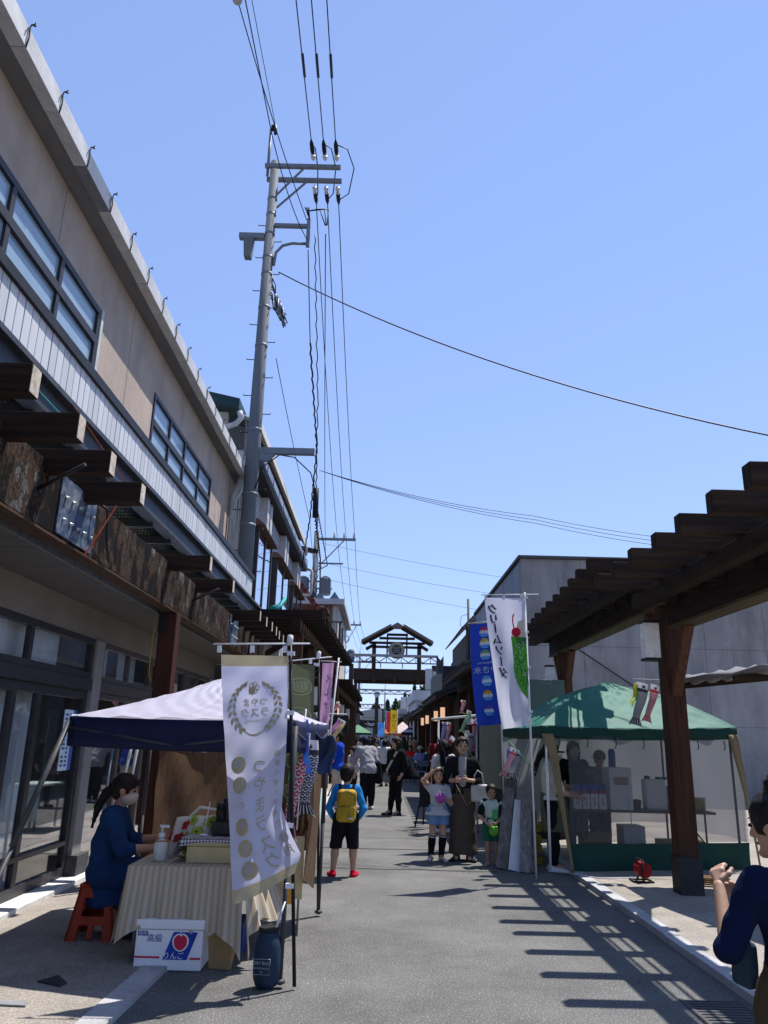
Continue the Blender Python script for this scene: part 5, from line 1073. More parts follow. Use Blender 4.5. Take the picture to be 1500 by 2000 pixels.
bn = banner_obj('white banner with gold wheat wreath and lettering on a black pole', s1, [WCL, GOLD], *n1, lambda u, v: 1 if v < .052 or v > .945 else 0, [(-.51, 5.70, .02), (-.595, 5.70, 1.2), (-.665, 5.70, 2.28)], [(-1.225, 5.69, 2.225), (-.52, 5.70, 2.245)], POLEB, (-.51, 5.7, 0), [(-1.18, 5.69, 2.19), (-.94, 5.69, 2.195), (-.70, 5.69, 2.20)], [(-.655, 5.695, 2.17), (-.635, 5.695, 1.75), (-.60, 5.695, 1.0), (-.575, 5.695, .62)])
MB().lathe((-.668, 5.70, 2.23), [(.022, 0), (.022, .07), (.012, .075)], 10).build('pole_cap', CLIP, bn)
sh = []
for i in range(9):
    a = -.95 + i * .26
    for sx in (-1, 1):
        for k in (0, 1):
            cu, cv = .5 + sx * (.36 + (.035 if k else -.035)) * math.cos(a), .235 - .115 * math.sin(a) + (.006 if k else 0); dx, dv = -sx * math.sin(a + (.5 if k else -.5)), -math.cos(a + (.5 if k else -.5))
            px_, pv_ = -dv, dx; L, Wd = .055, .026
            sh.append(PL2((cu - dx * L, cv - dv * L * .3), (cu + px_ * Wd, cv + pv_ * Wd * .3), (cu + dx * L, cv + dv * L * .3), (cu - px_ * Wd, cv - pv_ * Wd * .3)))
sh.append(ARC2(.5, .235, .30, .125, .012, .35, math.pi - .35, 20))
for k in range(5): sh.append(ARC2(.49 + .045 * math.cos(k * 1.257), .148 + .014 * math.sin(k * 1.257), .042, .013, .012, 0, 6.28, 12)); sh.append(D2(.455 + .03 * math.cos(k * 1.257), .163 + .009 * math.sin(k * 1.257), .026, .008, 8))
sh += [T2('つやま', .5, .215, .135, .040), T2('ラスク', .5, .262, .16, .046), T2('Tsuyama Rusk', .5, .295, .055, .015)]
for i, ch in enumerate('津山の新定番'):
    cv = .475 + i * .084
    if ch == 'の': sh.append(T2(ch, .27, cv, .12, .036))
for s_, v in zip('つやまラスク', (.50, .58, .665, .745, .83, .90)): sh.append(T2(s_, .575 + (v - .5) * .1, v, .23, .075))
for i, s_ in enumerate('国産小麦と米ぬか'): sh.append(T2(s_, .865, .46 + i * .044, .10, .03))
sh += [T2('使', .86, .835, .16, .045), T2('用', .87, .885, .16, .045)]
for o__ in [on_surface(sh, s1, *n1, GOLD, bn, 'gold_print', .003)]: o__['kind'] = 'stuff'
for i in (0, 1, 3, 4, 5): on_surface([D2(.22 + .012 * i, .475 + i * .084, .125, .034, 22)], s1, *n1, GOLD, bn, 'gold_disc', .003)
for i, ch in enumerate('津山の新定番'):
    if ch != 'の': on_surface([T2(ch, .22 + .012 * i, .475 + i * .084, .15, .041)], s1, *n1, WCL, bn, 'disc_lettering', .005)
# olive bread banner
OLV = M('banner_olive', (.115, .125, .072), .8, .08, trans=.3); BRD = M('print_bread', (.46, .50, .30), .8, .06, trans=.25)
def s2(u, v): return (lerp(-1.13, -.655 + .04 * v, u), 7.82 + .03 * math.sin(u * 5 + v * 3) * (.3 + v) + .1 * (1 - u), 2.27 - 1.67 * v + .03 * (1 - u))
bn2 = banner_obj('olive banner printed with pale bread drawings on a black pole', s2, [OLV], 16, 40, None, [(-.52, 7.86, .02), (-.57, 7.86, 1.2), (-.625, 7.86, 2.42)], [(-1.15, 7.9, 2.29), (-.49, 7.84, 2.36)], POLEB, (-.52, 7.86, 0), [(-.70, 7.83, 2.31)], [(-.64, 7.84, 2.28), (-.61, 7.84, 1.68), (-.58, 7.84, .95)])
MB().lathe((-.623, 7.86, 2.34), [(.022, 0), (.022, .07), (.012, .075)], 10).build('pole_cap', CLIP, bn2)
q = []
for cv in (.13, .30, .55, .72, .9):
    q += [ARC2(.70, cv, .26, .052, .02, 0, 6.3, 28), ARC2(.69, cv - .004, .21, .040, .014, 2.6, 5.9, 20)]
    for k in range(4): q.append(PL2((.54 + k * .08, cv - .03), (.555 + k * .08, cv - .03), (.60 + k * .08, cv + .012), (.585 + k * .08, cv + .012)))
on_surface(q, s2, 16, 40, BRD, bn2, 'bread_print', .003)
on_surface([D2(.71, cv, .20, .036, 22) for cv in (.13, .30, .72)], s2, 16, 40, M('bread_fill', (.27, .30, .17), .8, trans=.25), bn2, 'bread_shade', .002)
# pink banner
PNK = M('banner_pink', (.62, .36, .58), .8, .06, trans=.4); INK = M('print_black', (.03, .03, .035), .8)
def s3(u, v): return (lerp(-.83, -.66 - .05 * v, u), 11.2 + .05 * math.sin(u * 4 + v * 5), 2.60 - .92 * v)
bn3 = banner_obj('narrow pink banner with black lettering beyond the olive one', s3, [PNK], 10, 24, None, [(-.78, 11.25, .03), (-.70, 11.25, 1.4), (-.60, 11.25, 2.68)], [(-.86, 11.22, 2.63), (-.56, 11.24, 2.62)], POLEW, (-.78, 11.25, 0))
for c, v in zip('くしナシ', (.25, .45, .65, .86)): on_surface([T2(c, .55, v, .5, .13)], s3, 10, 24, INK, bn3, 'lettering', .004)
# cream soda banner
WCL2 = M('banner_bright', (.64, .65, .75), .7, .04, (6, 6, 6), 200, .05, spec=.25, trans=.45)
def s4(u, v):
    xl = lerp(1.345, 1.545, v ** 1.3); xr = lerp(1.865, 1.915, v); return (lerp(xl, xr, u), 9.98 + .045 * math.sin(u * 6 - v * 5) * (.15 + v) + .02 * math.sin(u * 13 + v * 7) * v - .06 * v * (1 - u), 3.385 - v * lerp(1.66, 1.60, u))
n4 = (28, 50)
bn4 = banner_obj('white cream soda banner with green drink and cherry on a white pole', s4, [WCL2], *n4, None, [(1.92, 10.0, .02), (1.90, 10.0, 1.8), (1.875, 10.0, 3.47)], [(1.30, 9.99, 3.42), (2.06, 9.99, 3.445)], POLEW, (1.92, 10.0, 0), [(1.36, 9.985, 3.40), (1.60, 9.985, 3.41), (1.83, 9.985, 3.42)], [(1.885, 9.99, 3.40), (1.885, 9.99, 2.95), (1.895, 9.99, 2.5), (1.905, 9.99, 1.95)])
SODA = M('print_soda', (.14, .46, .07), .8, .1, trans=.4); SODD = M('print_soda_dark', (.05, .22, .05), .8, trans=.3); CHR = M('print_cherry', (.60, .01, .06), .7, trans=.3); CRE = M('print_cream', (.62, .55, .45), .8, trans=.3)
on_surface([PL2((.60, .305), (.985, .32), (.985, .80), (.93, .795), (.80, .745), (.66, .68), (.60, .62), (.585, .55), (.62, .50))], s4, *n4, SODA, bn4, 'soda', .003)
on_surface([PL2((.69, .31), (.985, .32), (.985, .37), (.85, .375), (.74, .35))], s4, *n4, SODD, bn4, 'soda_top', .0045)
def seg2(a, b, w): 
    d = Vector((b[0] - a[0], (b[1] - a[1]) * 3)); d.normalize(); return PL2((a[0] - d.y * w, a[1] + d.x * w / 3), (b[0] - d.y * w, b[1] + d.x * w / 3), (b[0] + d.y * w, b[1] - d.x * w / 3), (a[0] + d.y * w, a[1] - d.x * w / 3))
rnd = random.Random(4)
on_surface([seg2(a, b, .014) for a, b in (((.62, .38), (.75, .36)), ((.75, .36), (.85, .40)), ((.63, .50), (.78, .43)), ((.70, .47), (.84, .52)), ((.84, .52), (.97, .45)), ((.65, .60), (.75, .50)), ((.75, .50), (.82, .60)), ((.66, .62), (.80, .66)), ((.80, .66), (.83, .54)), ((.83, .70), (.92, .57)), ((.92, .57), (.97, .68)), ((.87, .74), (.95, .66)))], s4, *n4, SODD, bn4, 'ice_line', .0048)
on_surface([D2(rnd.uniform(.64, .95), rnd.uniform(.34, .66), .016, .006, 8) for _ in range(26)], s4, *n4, WCL2, bn4, 'bubble', .0055)
on_surface([PL2((.80, .19), (.96, .17), (.96, .315), (.72, .31), (.74, .25))], s4, *n4, CRE, bn4, 'cream', .003)
on_surface([D2(.735, .275, .115, .037, 24)] + [seg2((.69, .24), (.67, .19), .012), seg2((.67, .19), (.675, .155), .012), seg2((.675, .155), (.71, .13), .016)], s4, *n4, CHR, bn4, 'cherry', .006)
q = []
for c, v, u in zip('クリームソーダ', (.085, .165, .245, .325, .41, .50, .585), (.16, .175, .19, .205, .22, .235, .26)): q.append(T2(c if c != 'ー' else '|', u, v + (.012 if c != 'ー' else -.004), .27 if c != 'ー' else .33, .088 if c != 'ー' else .075))
on_surface(q, s4, *n4, INK, bn4, 'lettering', .004); on_surface([([(x + .018, y) for x, y in a], f) for a, f in q], s4, *n4, INK, bn4, 'lettering_weight', .0035)
# blue shaved ice banner
BLU = M('banner_blue', (.012, .035, .30), .75, .08, trans=.3); ICEB = M('ice_blue', (.12, .38, .80), .8, trans=.3)
def s5(u, v): return (lerp(1.49 + .10 * v ** 2, 1.93 + .10 * v, u), 12.9 + .03 * math.sin(u * 5 + v * 4) * (.2 + v), 3.44 + .05 * u - 1.64 * v)
bn5 = banner_obj('deep blue shaved-ice banner behind the cream soda one', s5, [BLU], 18, 40, None, [(2.02, 12.95, .05), (1.99, 12.95, 1.8), (1.96, 12.95, 3.55)], [(1.45, 12.9, 3.46), (2.02, 12.92, 3.53)], POLEW, (2.02, 12.95, 0))
WPR = M('print_bright', (.75, .76, .78), .8, trans=.3)
cols = [(.62, .05, .10), (.60, .50, .04), (.16, .40, .12), (.12, .42, .75), (.75, .40, .02), (.16, .09, .42)]
for i, (v, c) in enumerate(zip((.085, .20, .315, .575, .715, .86), cols)):
    cu = .52 - .006 * i; m_ = M('syrup_%d' % i, c, .8, trans=.3)
    on_surface([PL2(*[(cu + .17 * math.cos(a), v - .052 * math.sin(a)) for a in [k * math.pi / 12 for k in range(13)]])], s5, 18, 40, m_, bn5, 'syrup', .003)
    on_surface([PL2((cu - .18, v), (cu - .14, v - .018), (cu - .09, v - .008), (cu - .04, v - .022), (cu + .02, v - .008), (cu + .08, v - .02), (cu + .14, v - .01), (cu + .18, v), (cu + .17, v + .016), (cu - .17, v + .016))], s5, 18, 40, WPR, bn5, 'ice', .0045)
    on_surface([PL2((cu - .19, v + .014), (cu + .19, v + .014), (cu + .10, v + .05), (cu - .10, v + .05))], s5, 18, 40, ICEB, bn5, 'bowl', .004)
on_surface([T2('かき氷', .50, .47, .30, .075), T2('Shaved Ice', .5, .395, .13, .032)], s5, 18, 40, WPR, bn5, 'lettering', .004)

# ---- carp streamers
KR = M('carp_red', (.46, .018, .04), .6, .1, trans=.3); KW = M('carp_white', (.66, .66, .70), .6, .05, trans=.3); KB = M('carp_black', (.025, .025, .035), .6, .2, trans=.15); KU = M('carp_blue', (.04, .12, .45), .6, .1, trans=.3); KP = M('carp_pink', (.65, .12, .40), .6, trans=.3); KG = M('carp_green', (.14, .42, .10), .6, trans=.3); KY = M('carp_yellow', (.62, .52, .05), .6, trans=.3)
def scalemat(name, col):
    if name in MATS: return MATS[name]
    m, n, l, b = newmat(name); uv = n.new('ShaderNodeUVMap'); sp = n.new('ShaderNodeSeparateXYZ'); l.new(uv.outputs[0], sp.inputs[0])
    def mt(op, a, b_=None, c=None):
        q = n.new('ShaderNodeMath'); q.operation = op
        for i, v in enumerate((a, b_, c)):
            if v is None: continue
            if isinstance(v, (int, float)): q.inputs[i].default_value = v
            else: l.new(v, q.inputs[i])
        return q.outputs[0]
    U, Vv = sp.outputs[0], sp.outputs[1]; ru = mt('MULTIPLY', U, 16); row = mt('FLOOR', ru); fu = mt('FRACT', ru); od = mt('MULTIPLY', mt('MODULO', row, 2), .5); fv = mt('FRACT', mt('ADD', mt('MULTIPLY', Vv, 6), od))
    dx = mt('SUBTRACT', fu, -.05); dy = mt('MULTIPLY', mt('SUBTRACT', fv, .5), 1.5); rr = mt('SQRT', mt('ADD', mt('MULTIPLY', dx, dx), mt('MULTIPLY', dy, dy)))
    ring = mt('LESS_THAN', mt('ABSOLUTE', mt('SUBTRACT', rr, .80)), .12); dot = mt('LESS_THAN', mt('ABSOLUTE', mt('SUBTRACT', rr, .25)), .10); pat = mt('MAXIMUM', ring, dot)
    body = mt('MULTIPLY', mt('GREATER_THAN', U, .2), mt('LESS_THAN', U, .82)); fin = mt('MULTIPLY', mt('GREATER_THAN', U, .84), mt('LESS_THAN', mt('FRACT', mt('MULTIPLY', Vv, 14)), .3)); head = mt('LESS_THAN', U, .13)
    w = mt('MAXIMUM', mt('MAXIMUM', mt('MULTIPLY', pat, body), fin), mt('MAXIMUM', head, mt('GREATER_THAN', U, .965)))
    mx = n.new('ShaderNodeMixRGB'); l.new(w, mx.inputs[0]); mx.inputs[1].default_value = tuple(col) + (1,); mx.inputs[2].default_value = (.60, .60, .64, 1)
    l.new(mx.outputs[0], b.inputs['Base Color']); b.inputs['Roughness'].default_value = .6; tr = n.new('ShaderNodeBsdfTranslucent'); l.new(mx.outputs[0], tr.inputs[0]); ms = n.new('ShaderNodeMixShader'); ms.inputs[0].default_value = .25
    l.new(b.outputs[0], ms.inputs[1]); l.new(tr.outputs[0], ms.inputs[2]); l.new(ms.outputs[0], n['Material Output'].inputs[0]); MATS[name] = m; return m
def carp(label, a, b, r, base, par=None, fine=True, white=KW):
    """cloth carp: open mouth at a, forked tail at b"""
    t = thing('carp_streamer', label, 'carp streamer', a); a, b = Vector(a), Vector(b); d = (b - a); L = d.length; d.normalize(); sx = d.cross(Vector((0, 1, 0)));
    if sx.length < .1: sx = Vector((1, 0, 0))
    sx.normalize(); sy = sx.cross(d).normalized(); nu, nv = (48, 20) if fine else (20, 10)
    def f(u, v):
        w = r * (1 - .5 * u) if u < .8 else r * (.6 + (u - .8) * 3.2); th = r * (.55 * (1 - u) + .05); an = v * 2 * math.pi
        q = a + d * (L * (u - (.08 * (1 - abs(math.cos(an))) if u > .97 else 0))) + sx * (w * math.cos(an) + .25 * r * math.sin(u * 6)) + sy * (th * math.sin(an) + .3 * r * math.sin(u * 5 + 1)); return q
    sm_ = scalemat(base.name + '_scales', {'carp_red': (.46, .018, .04), 'carp_black': (.022, .022, .032), 'carp_blue': (.04, .12, .45), 'carp_pink': (.65, .12, .40), 'carp_green': (.14, .42, .10), 'carp_yellow': (.62, .52, .05), 'carp_white': (.5, .5, .55)}[base.name])
    MB().grid(f, nu, nv).build('body', sm_, t)
    for s_ in (-1, 1):
        e = f(.09, .25 * s_ % 1) + sy * (.004 * s_); m = MB(); m.tube([e, e + sy * (.004 * s_)], r * .38, 12); m.build('eye', white, t); m = MB(); m.tube([e + sy * (.004 * s_), e + sy * (.007 * s_)], r * .2, 10); m.build('pupil', KB, t)
    return t
def ribbon(par, a, b, w, m):
    a, b = Vector(a), Vector(b); MB().grid(lambda u, v: a.lerp(b, u) + Vector((w * (v - .5), .03 * math.sin(u * 7 + v), .02 * math.sin(u * 9))), 14, 2).build('ribbon', m, par)
t = carp('red carp streamer hanging beside the white and gold banner', (-.60, 6.35, 1.62), (-.665, 6.3, .82), .06, KR); ribbon(t, (-.59, 6.33, 1.72), (-.545, 6.33, 1.3), .05, KU); ribbon(t, (-.60, 6.32, 1.6), (-.68, 6.3, 1.25), .03, KG)
MB().tube([(-.585, 6.35, 1.80), (-.60, 6.35, 1.45), (-.61, 6.36, .9)], .006, 6).build('stick', POLEW, t)
carp('black scaled carp streamer hanging in front of the olive banner', (-.555, 6.5, 1.56), (-.55, 6.45, .98), .066, KB)
MB().grid(lambda u, v: (lerp(-.60, -.38, u) + .02 * math.sin(v * 6), 6.9 + .09 * math.sin(u * 3.14) * math.sin(v * 3.14) + .02 * math.sin(u * 12 + v * 5), 1.62 - (.26 + .06 * u) * v - .04 * u + .02 * math.sin(u * 9)), 18, 14).build('denim_cloth', cloth('denim_blue', (.045, .06, .13), .1), label='slate blue cloth bundle tied to the tent leg', cat='cloth', solid=.01)
t = carp('black carp streamer tied above the green tent roof', (3.42, 10.2, 2.35), (3.29, 10.2, 1.80), .078, KB); ribbon(t, (3.35, 10.2, 2.36), (3.25, 10.2, 2.08), .04, KY); ribbon(t, (3.38, 10.2, 2.34), (3.27, 10.2, 2.05), .03, KG)
t = carp('red carp streamer tied above the green tent roof', (3.58, 10.2, 2.33), (3.44, 10.22, 1.85), .058, KR); MB().tube([(3.3, 10.19, 2.40), (3.78, 9.3, 2.32)], .005, 5).build('stick', POLEW, t)
t = carp('red carp streamer bunched beside the stacked planks', (1.75, 10.4, 1.50), (1.60, 10.35, 1.14), .045, KR); ribbon(t, (1.70, 10.4, 1.5), (1.66, 10.4, 1.25), .04, KU)
carp('grey-black carp streamer bunched beside the stacked planks', (1.78, 10.45, 1.48), (1.74, 10.4, 1.12), .06, KB)
MB().tube([(1.68, 10.4, 1.6), (1.84, 10.35, 1.42), (2.02, 10.3, 1.2)], .006, 5).build('stick', M('green_rod', (.05, .25, .12), .5), t)
for i, (a, b, m_, lb) in enumerate((((-.98, 12.8, 1.92), (-1.25, 12.9, 1.72), KB, 'black carp streamer on the white rod by the pink banner'), ((-.82, 12.8, 1.9), (-1.02, 12.8, 1.55), KR, 'red carp streamer on the white rod by the pink banner'), ((-.62, 12.9, 1.86), (-.80, 12.9, 1.60), KP, 'pink carp streamer on the white rod by the pink banner'), ((-.58, 12.95, 1.84), (-.74, 13.0, 1.52), KY, 'yellow carp streamer on the white rod by the pink banner'), ((-.90, 17.5, 2.3), (-1.12, 17.5, 2.0), KR, 'small red carp streamer before the lanterns'))): carp(lb, a, b, .05 if i < 4 else .06, m_, fine=False)
MB().tube([(-1.1, 12.8, 1.94), (-.52, 12.95, 1.94)], .008, 6).build('white_rod', POLEW, label='white rod carrying carp streamers by the pink banner', cat='rod')
rod = thing('display_rod', 'pale horizontal rod hung with carp streamers beside the grey-green container', 'rod', (1.1, 15, 0)); MB().tube([(1.03, 15.5, 1.95), (1.85, 14.6, 2.02)], .022, 8).build('rail', POLEW, rod); 
for x, y in ((1.15, 15.4), (1.8, 14.7)): MB().tube([(x, y, .02), (x, y, 1.97)], .018, 8).build('upright', POLEW, rod)
for i, (a, b, m_, lb) in enumerate((((1.25, 15.2, 1.9), (1.22, 15.2, 1.55), KU, 'blue carp streamer at the outer end of the pale rod'), ((1.33, 15.2, 1.9), (1.30, 15.2, 1.5), KR, 'red carp streamer at the outer end of the pale rod'), ((1.36, 14.6, 1.62), (1.0, 14.8, 1.15), KR, 'slanting maroon carp streamer near the woman in the long dress'), ((1.66, 14.6, 2.1), (1.52, 14.6, 1.7), KG, 'green carp streamer at the inner end of the pale rod'), ((1.62, 14.7, 1.75), (1.60, 14.7, 1.25), KW, 'white carp streamer beneath the pale rod'), ((1.74, 14.6, 1.95), (1.73, 14.6, 1.35), KR, 'red carp streamer against the container'), ((1.68, 14.55, 1.7), (1.66, 14.55, 1.3), KB, 'black carp streamer beneath the pale rod'), ((1.58, 14.9, 2.3), (1.56, 14.9, 2.05), KR, 'small red carp streamer above the pale rod'))): carp(lb, a, b, .05, m_, fine=False)
MB().grid(lambda u, v: (lerp(.98, 1.22, u), 15.3 + .04 * math.sin(u * 14), lerp(1.5, .75, v)), 16, 6).build('maroon_curtain', cloth('maroon', (.12, .012, .015), .1), label='maroon cloth panel hanging below the pale rod', cat='cloth', solid=.004)
# ---- green tent on the right
GRT = M('tent_green', (.045, .20, .15), .6, .1, (3, 3, 3), 18, .2, spec=.3, trans=.38); GRV = M('tent_green_dark', (.008, .048, .038), .65, .12, (4, 4, 4), 30, .15, trans=.1); TAN = cloth('tan_sleeve', (.26, .20, .115), .2)
gtn = thing('market_tent', 'green market tent with mesh walls and tan corner sleeves', 'tent', (3.5, 11.7, 0))
D4 = [(2.10, 10.32, 1.79), (4.92, 10.95, 1.84), (4.78, 13.4, 1.84), (2.0, 12.8, 1.80)]; AP2 = (3.42, 11.85, 2.46)
cm = MB()
for i in range(4):
    a, b = D4[i], D4[(i + 1) % 4]
    def fn(u, v, a=a, b=b):
        p = lin(lin(a, b, u), AP2, v); ridge = abs(2 * u - 1) ** 3
        return (p[0], p[1], p[2] + .10 * math.sin(v * math.pi) * (.35 + .65 * ridge) - .03 * math.sin(u * math.pi) * (1 - v) + (.012 * math.sin(u * 37 + v * 11) * math.sin(v * 19 + u * 7) + .006 * math.sin(u * 17 - v * 31) if 0 < u < 1 else 0))
    cm.grid(fn, 44, 24)
cm.build('canopy', GRT, gtn)
for i in range(4):
    a, b = D4[i], D4[(i + 1) % 4]
    MB().grid(lambda u, v: (lerp(a[0], b[0], u) + .012 * math.sin(u * 22) * v, lerp(a[1], b[1], u) + .01 * math.sin(u * 27) * v, lerp(a[2], b[2], u) - .15 * v - .03 * math.sin(u * math.pi)), 28, 4).build('valance', GRV, gtn, solid=.004)
for i in range(4):
    x, y, z = D4[i]; tx, ty = D4[(i + 1) % 4][:2]; d_ = Vector((tx - x, ty - y, 0)).normalized()
    cx_, cy_ = (3.4 - x) * .06, (11.8 - y) * .06
    MB().tube([(x + cx_, y + cy_, .06), (x + cx_, y + cy_, z - .03)], .018, 8).build('leg', POLEW if i in (0, 3) else POLEB, gtn)
    if i < 2:
        sg = 1 if i == 0 else -1
        dd_ = Vector((D4[1][0] - D4[0][0], D4[1][1] - D4[0][1], 0)).normalized() * sg
        MB().grid(lambda u, v: (x + dd_.x * ((.04 + .12 * (1 - v) ** 2) * u + (.33 * v ** .7 if i == 0 else -.14 * v)) , y + dd_.y * (.02 + .17 * u) - .012 + .01 * math.sin(u * 7), z - .1 - (z - .14) * v), 5, 20).build('sleeve', TAN, gtn, solid=.01)
def meshmat(name, col, alpha):
    m, n, l, b = newmat(name); b.inputs['Base Color'].default_value = col + (1,); b.inputs['Roughness'].default_value = .8
    tr = n.new('ShaderNodeBsdfTransparent'); tl_ = n.new('ShaderNodeBsdfTranslucent'); tl_.inputs[0].default_value = col + (1,); m1 = n.new('ShaderNodeMixShader'); m1.inputs[0].default_value = .5; l.new(b.outputs[0], m1.inputs[1]); l.new(tl_.outputs[0], m1.inputs[2])
    m2 = n.new('ShaderNodeMixShader'); m2.inputs[0].default_value = alpha; l.new(tr.outputs[0], m2.inputs[1]); l.new(m1.outputs[0], m2.inputs[2]); l.new(m2.outputs[0], n['Material Output'].inputs[0]); return m
NET = meshmat('tent_mesh_dark', (.17, .17, .18), .50); NETB = meshmat('tent_mesh_backlit', (.42, .42, .45), .78)  # same netting; back and side walls paler, light from behind put into the colour
for i, m_, mm in ((0, NET, 'front'), (1, NETB, 'r'), (2, NETB, 'b')):
    a, b = D4[i], D4[(i + 1) % 4]
    MB().grid(lambda u, v: (lerp(a[0] + (.34 if i == 0 else 0), b[0], u) + .02 * math.sin(u * 11 + v * 4), lerp(a[1] + (.075 if i == 0 else 0), b[1], u) + .015 * math.sin(u * 17 + v * 3), lerp(1.66, .37, v) + .015 * math.sin(u * 9)), 30, 10).build('mesh_wall', m_, gtn)
    if i == 0: MB().grid(lambda u, v: (lerp(a[0] + .34, b[0], u) + .02 * math.sin(u * 21 + v), lerp(a[1] + .075, b[1], u) - .01 + .02 * math.sin(u * 13 + v * 3), lerp(.372, .03 + .02 * math.sin(u * 8), v)), 40, 5).build('ground_skirt', GRV, gtn)
for k in range(7):
    f = .08 + k * .14; p = lin(D4[0], D4[1], f); MB().tube([(p[0], p[1] - .02, 1.66), (p[0] + .01, p[1] - .03, 1.58), (p[0] - .01, p[1] - .03, 1.53)], .007, 5).build('tie_tape', BLACK, gtn)
# things inside the tent
TBR = M('brown_tabletop', (.10, .055, .035), .5, .2, (2, 14, 14))
t2 = thing('long_table', 'long brown folding table behind the mesh of the green tent', 'table', (3.6, 11.2, 0)); MB().b2((2.62, 11.0, .70), (4.55, 11.5, .73)).build('tabletop', TBR, t2)
for x in (2.75, 4.42):
    for y in (11.06, 11.44): MB().tube([(x, y, .05), (x, y, .70)], .013, 6).build('leg', BLACK, t2)
    MB().tube([(x, 11.06, .3), (x + .25 * (1 if x < 3 else -1), 11.25, .69)], .01, 6).build('stay', BLACK, t2)
MLK = M('carton_white', (.66, .66, .68), .5, .05); MBL = M('carton_blue', (.02, .06, .34), .5); MRD = M('carton_red', (.50, .03, .03), .5)
for k in range(4):
    x = 2.66 + k * .112; c = thing('milk_carton', 'blue-topped milk carton in the row on the tent table', 'carton', (x + .05, 11.04, .731), 'row of milk cartons')
    MB().b2((x, 11.02, .732), (x + .098, 11.115, .93)).build('body', MLK, c); MB().b2((x - .001, 11.019, .93), (x + .099, 11.116, 1.01)).build('blue_band', MBL, c); MB().poly([(x, 11.02, 1.011), (x + .098, 11.02, 1.011), (x + .098, 11.068, 1.055), (x, 11.068, 1.055)], (0, .01, 0)).build('gable_top', MBL, c)
    MB().tube([(x + .05, 11.0185, .955), (x + .05, 11.016, .955)], .03, 12).build('red_badge', MRD, c); lettering('牛乳', (x + .05, 11.019, .83), (1, 0, 0), (0, 0, 1), .05, INK, c, off=.003, vertical=True)
ic = thing('ice_shaver', 'white boxed machine with a printed panel beside the milk cartons', 'machine', (3.3, 11.1, .73)); MB().b2((3.14, 11.0, .732), (3.45, 11.34, 1.27)).build('housing', MLK, ic, bevel=.01); MB().b2((3.2, 10.996, 1.05), (3.4, 10.999, 1.15)).build('printed_panel', M('faded_print', (.35, .20, .20), .7), ic); MB().lathe((3.25, 11.2, 1.275), [(.05, 0), (.05, .2), (.03, .24)], 10).build('bottle_top', MBL, ic); MB().tube([(3.38, 10.98, .9), (3.4, 10.98, .6), (3.36, 10.98, .1)], .006, 5).build('power_cord', CLIP, ic)
kt = thing('water_jug', 'white plastic water jug with dark cap on the tent table', 'jug', (3.75, 11.2, .73)); MB().b2((3.66, 11.1, .732), (3.95, 11.3, 1.13)).build('body', MLK, kt, bevel=.03); MB().lathe((3.72, 11.2, 1.131), [(.04, 0), (.04, .04)], 10).b2((3.84, 11.17, 1.13), (3.99, 11.22, 1.16)).build('cap', BLACK, kt)
MB().lathe((4.1, 11.22, .731), [(.10, .0), (.17, .08), (.18, .2), (.12, .3), (.05, .33)], 16).build('plastic_bag', M('bag_film', (.5, .51, .52), .3, trans=.3), label='puffed clear plastic bag on the tent table', cat='bag')
MB().lathe((4.33, 11.2, .731), [(.14, 0), (.16, .03), (.16, .16), (.165, .17)], 18).build('cooking_pot', M('pot_brass', (.2, .16, .08), .4, metal=.6), label='wide metal pot on the tent table by the pergola post', cat='pot')
MB().lathe((3.52, 11.08, .731), [(.05, 0), (.06, .1), (.07, .12), (.02, .14)], 12).build('dark_jar', M('jar_dark', (.06, .025, .02), .3), label='short dark jar beside the boxed machine', cat='jar')
bx = [(2.9, 11.3, .05, .32, .3, .35), (3.4, 11.35, .05, .3, .35, .45), (3.9, 11.3, .05, .6, .3, .28)]
for i, (x, y, z, a, b, h) in enumerate(bx): MB().b2((x, y, z), (x + a, y + b, z + h)).build('storage_box', [CARD, MLK, CARD][i], bevel=.01, label=['small brown box under the tent table near the cartons', 'pale storage box under the middle of the tent table', 'long low brown box under the tent table near the pergola post'][i], cat='box')
rl = thing('cable_reel', 'red extension cable reel on the ground beside the pergola post', 'cable reel', (3.14, 9.75, .05))
MB().tube([(3.13, 9.72, .18), (3.13, 9.75, .18), (3.13, 9.85, .18), (3.13, 9.88, .18)], [.085, .08, .08, .085], 18).build('drum', M('reel_red', (.24, .01, .015), .5), rl); MB().tube([(3.0, 9.7, .06), (3.22, 9.7, .06), (3.22, 9.9, .06), (3.0, 9.9, .06), (3.0, 9.7, .06)], .012, 6).tube([(3.1, 9.7, .06), (3.1, 9.7, .29), (3.1, 9.9, .29), (3.1, 9.9, .06)], .012, 6).build('stand', BLACK, rl)
MB().tube([(3.0, 9.75, .1), (2.8, 9.9, .06), (2.6, 9.95, .058), (2.35, 10.25, .058)], .007, 6).build('extension_cable', CLIP, label='white cord trailing on the ground from the red reel', cat='cable')
P = [(3.82 + (.20 + .01 * math.sin(i * .9)) * math.cos(i * .35), 9.55 + .17 * math.sin(i * .35), .065 + .0012 * i) for i in range(72)]
MB().tube(P, .009, 6).build('hose_coil', M('hose_orange', (.36, .15, .04), .5), label='coiled orange hose on the pavement behind the pergola post', cat='hose')
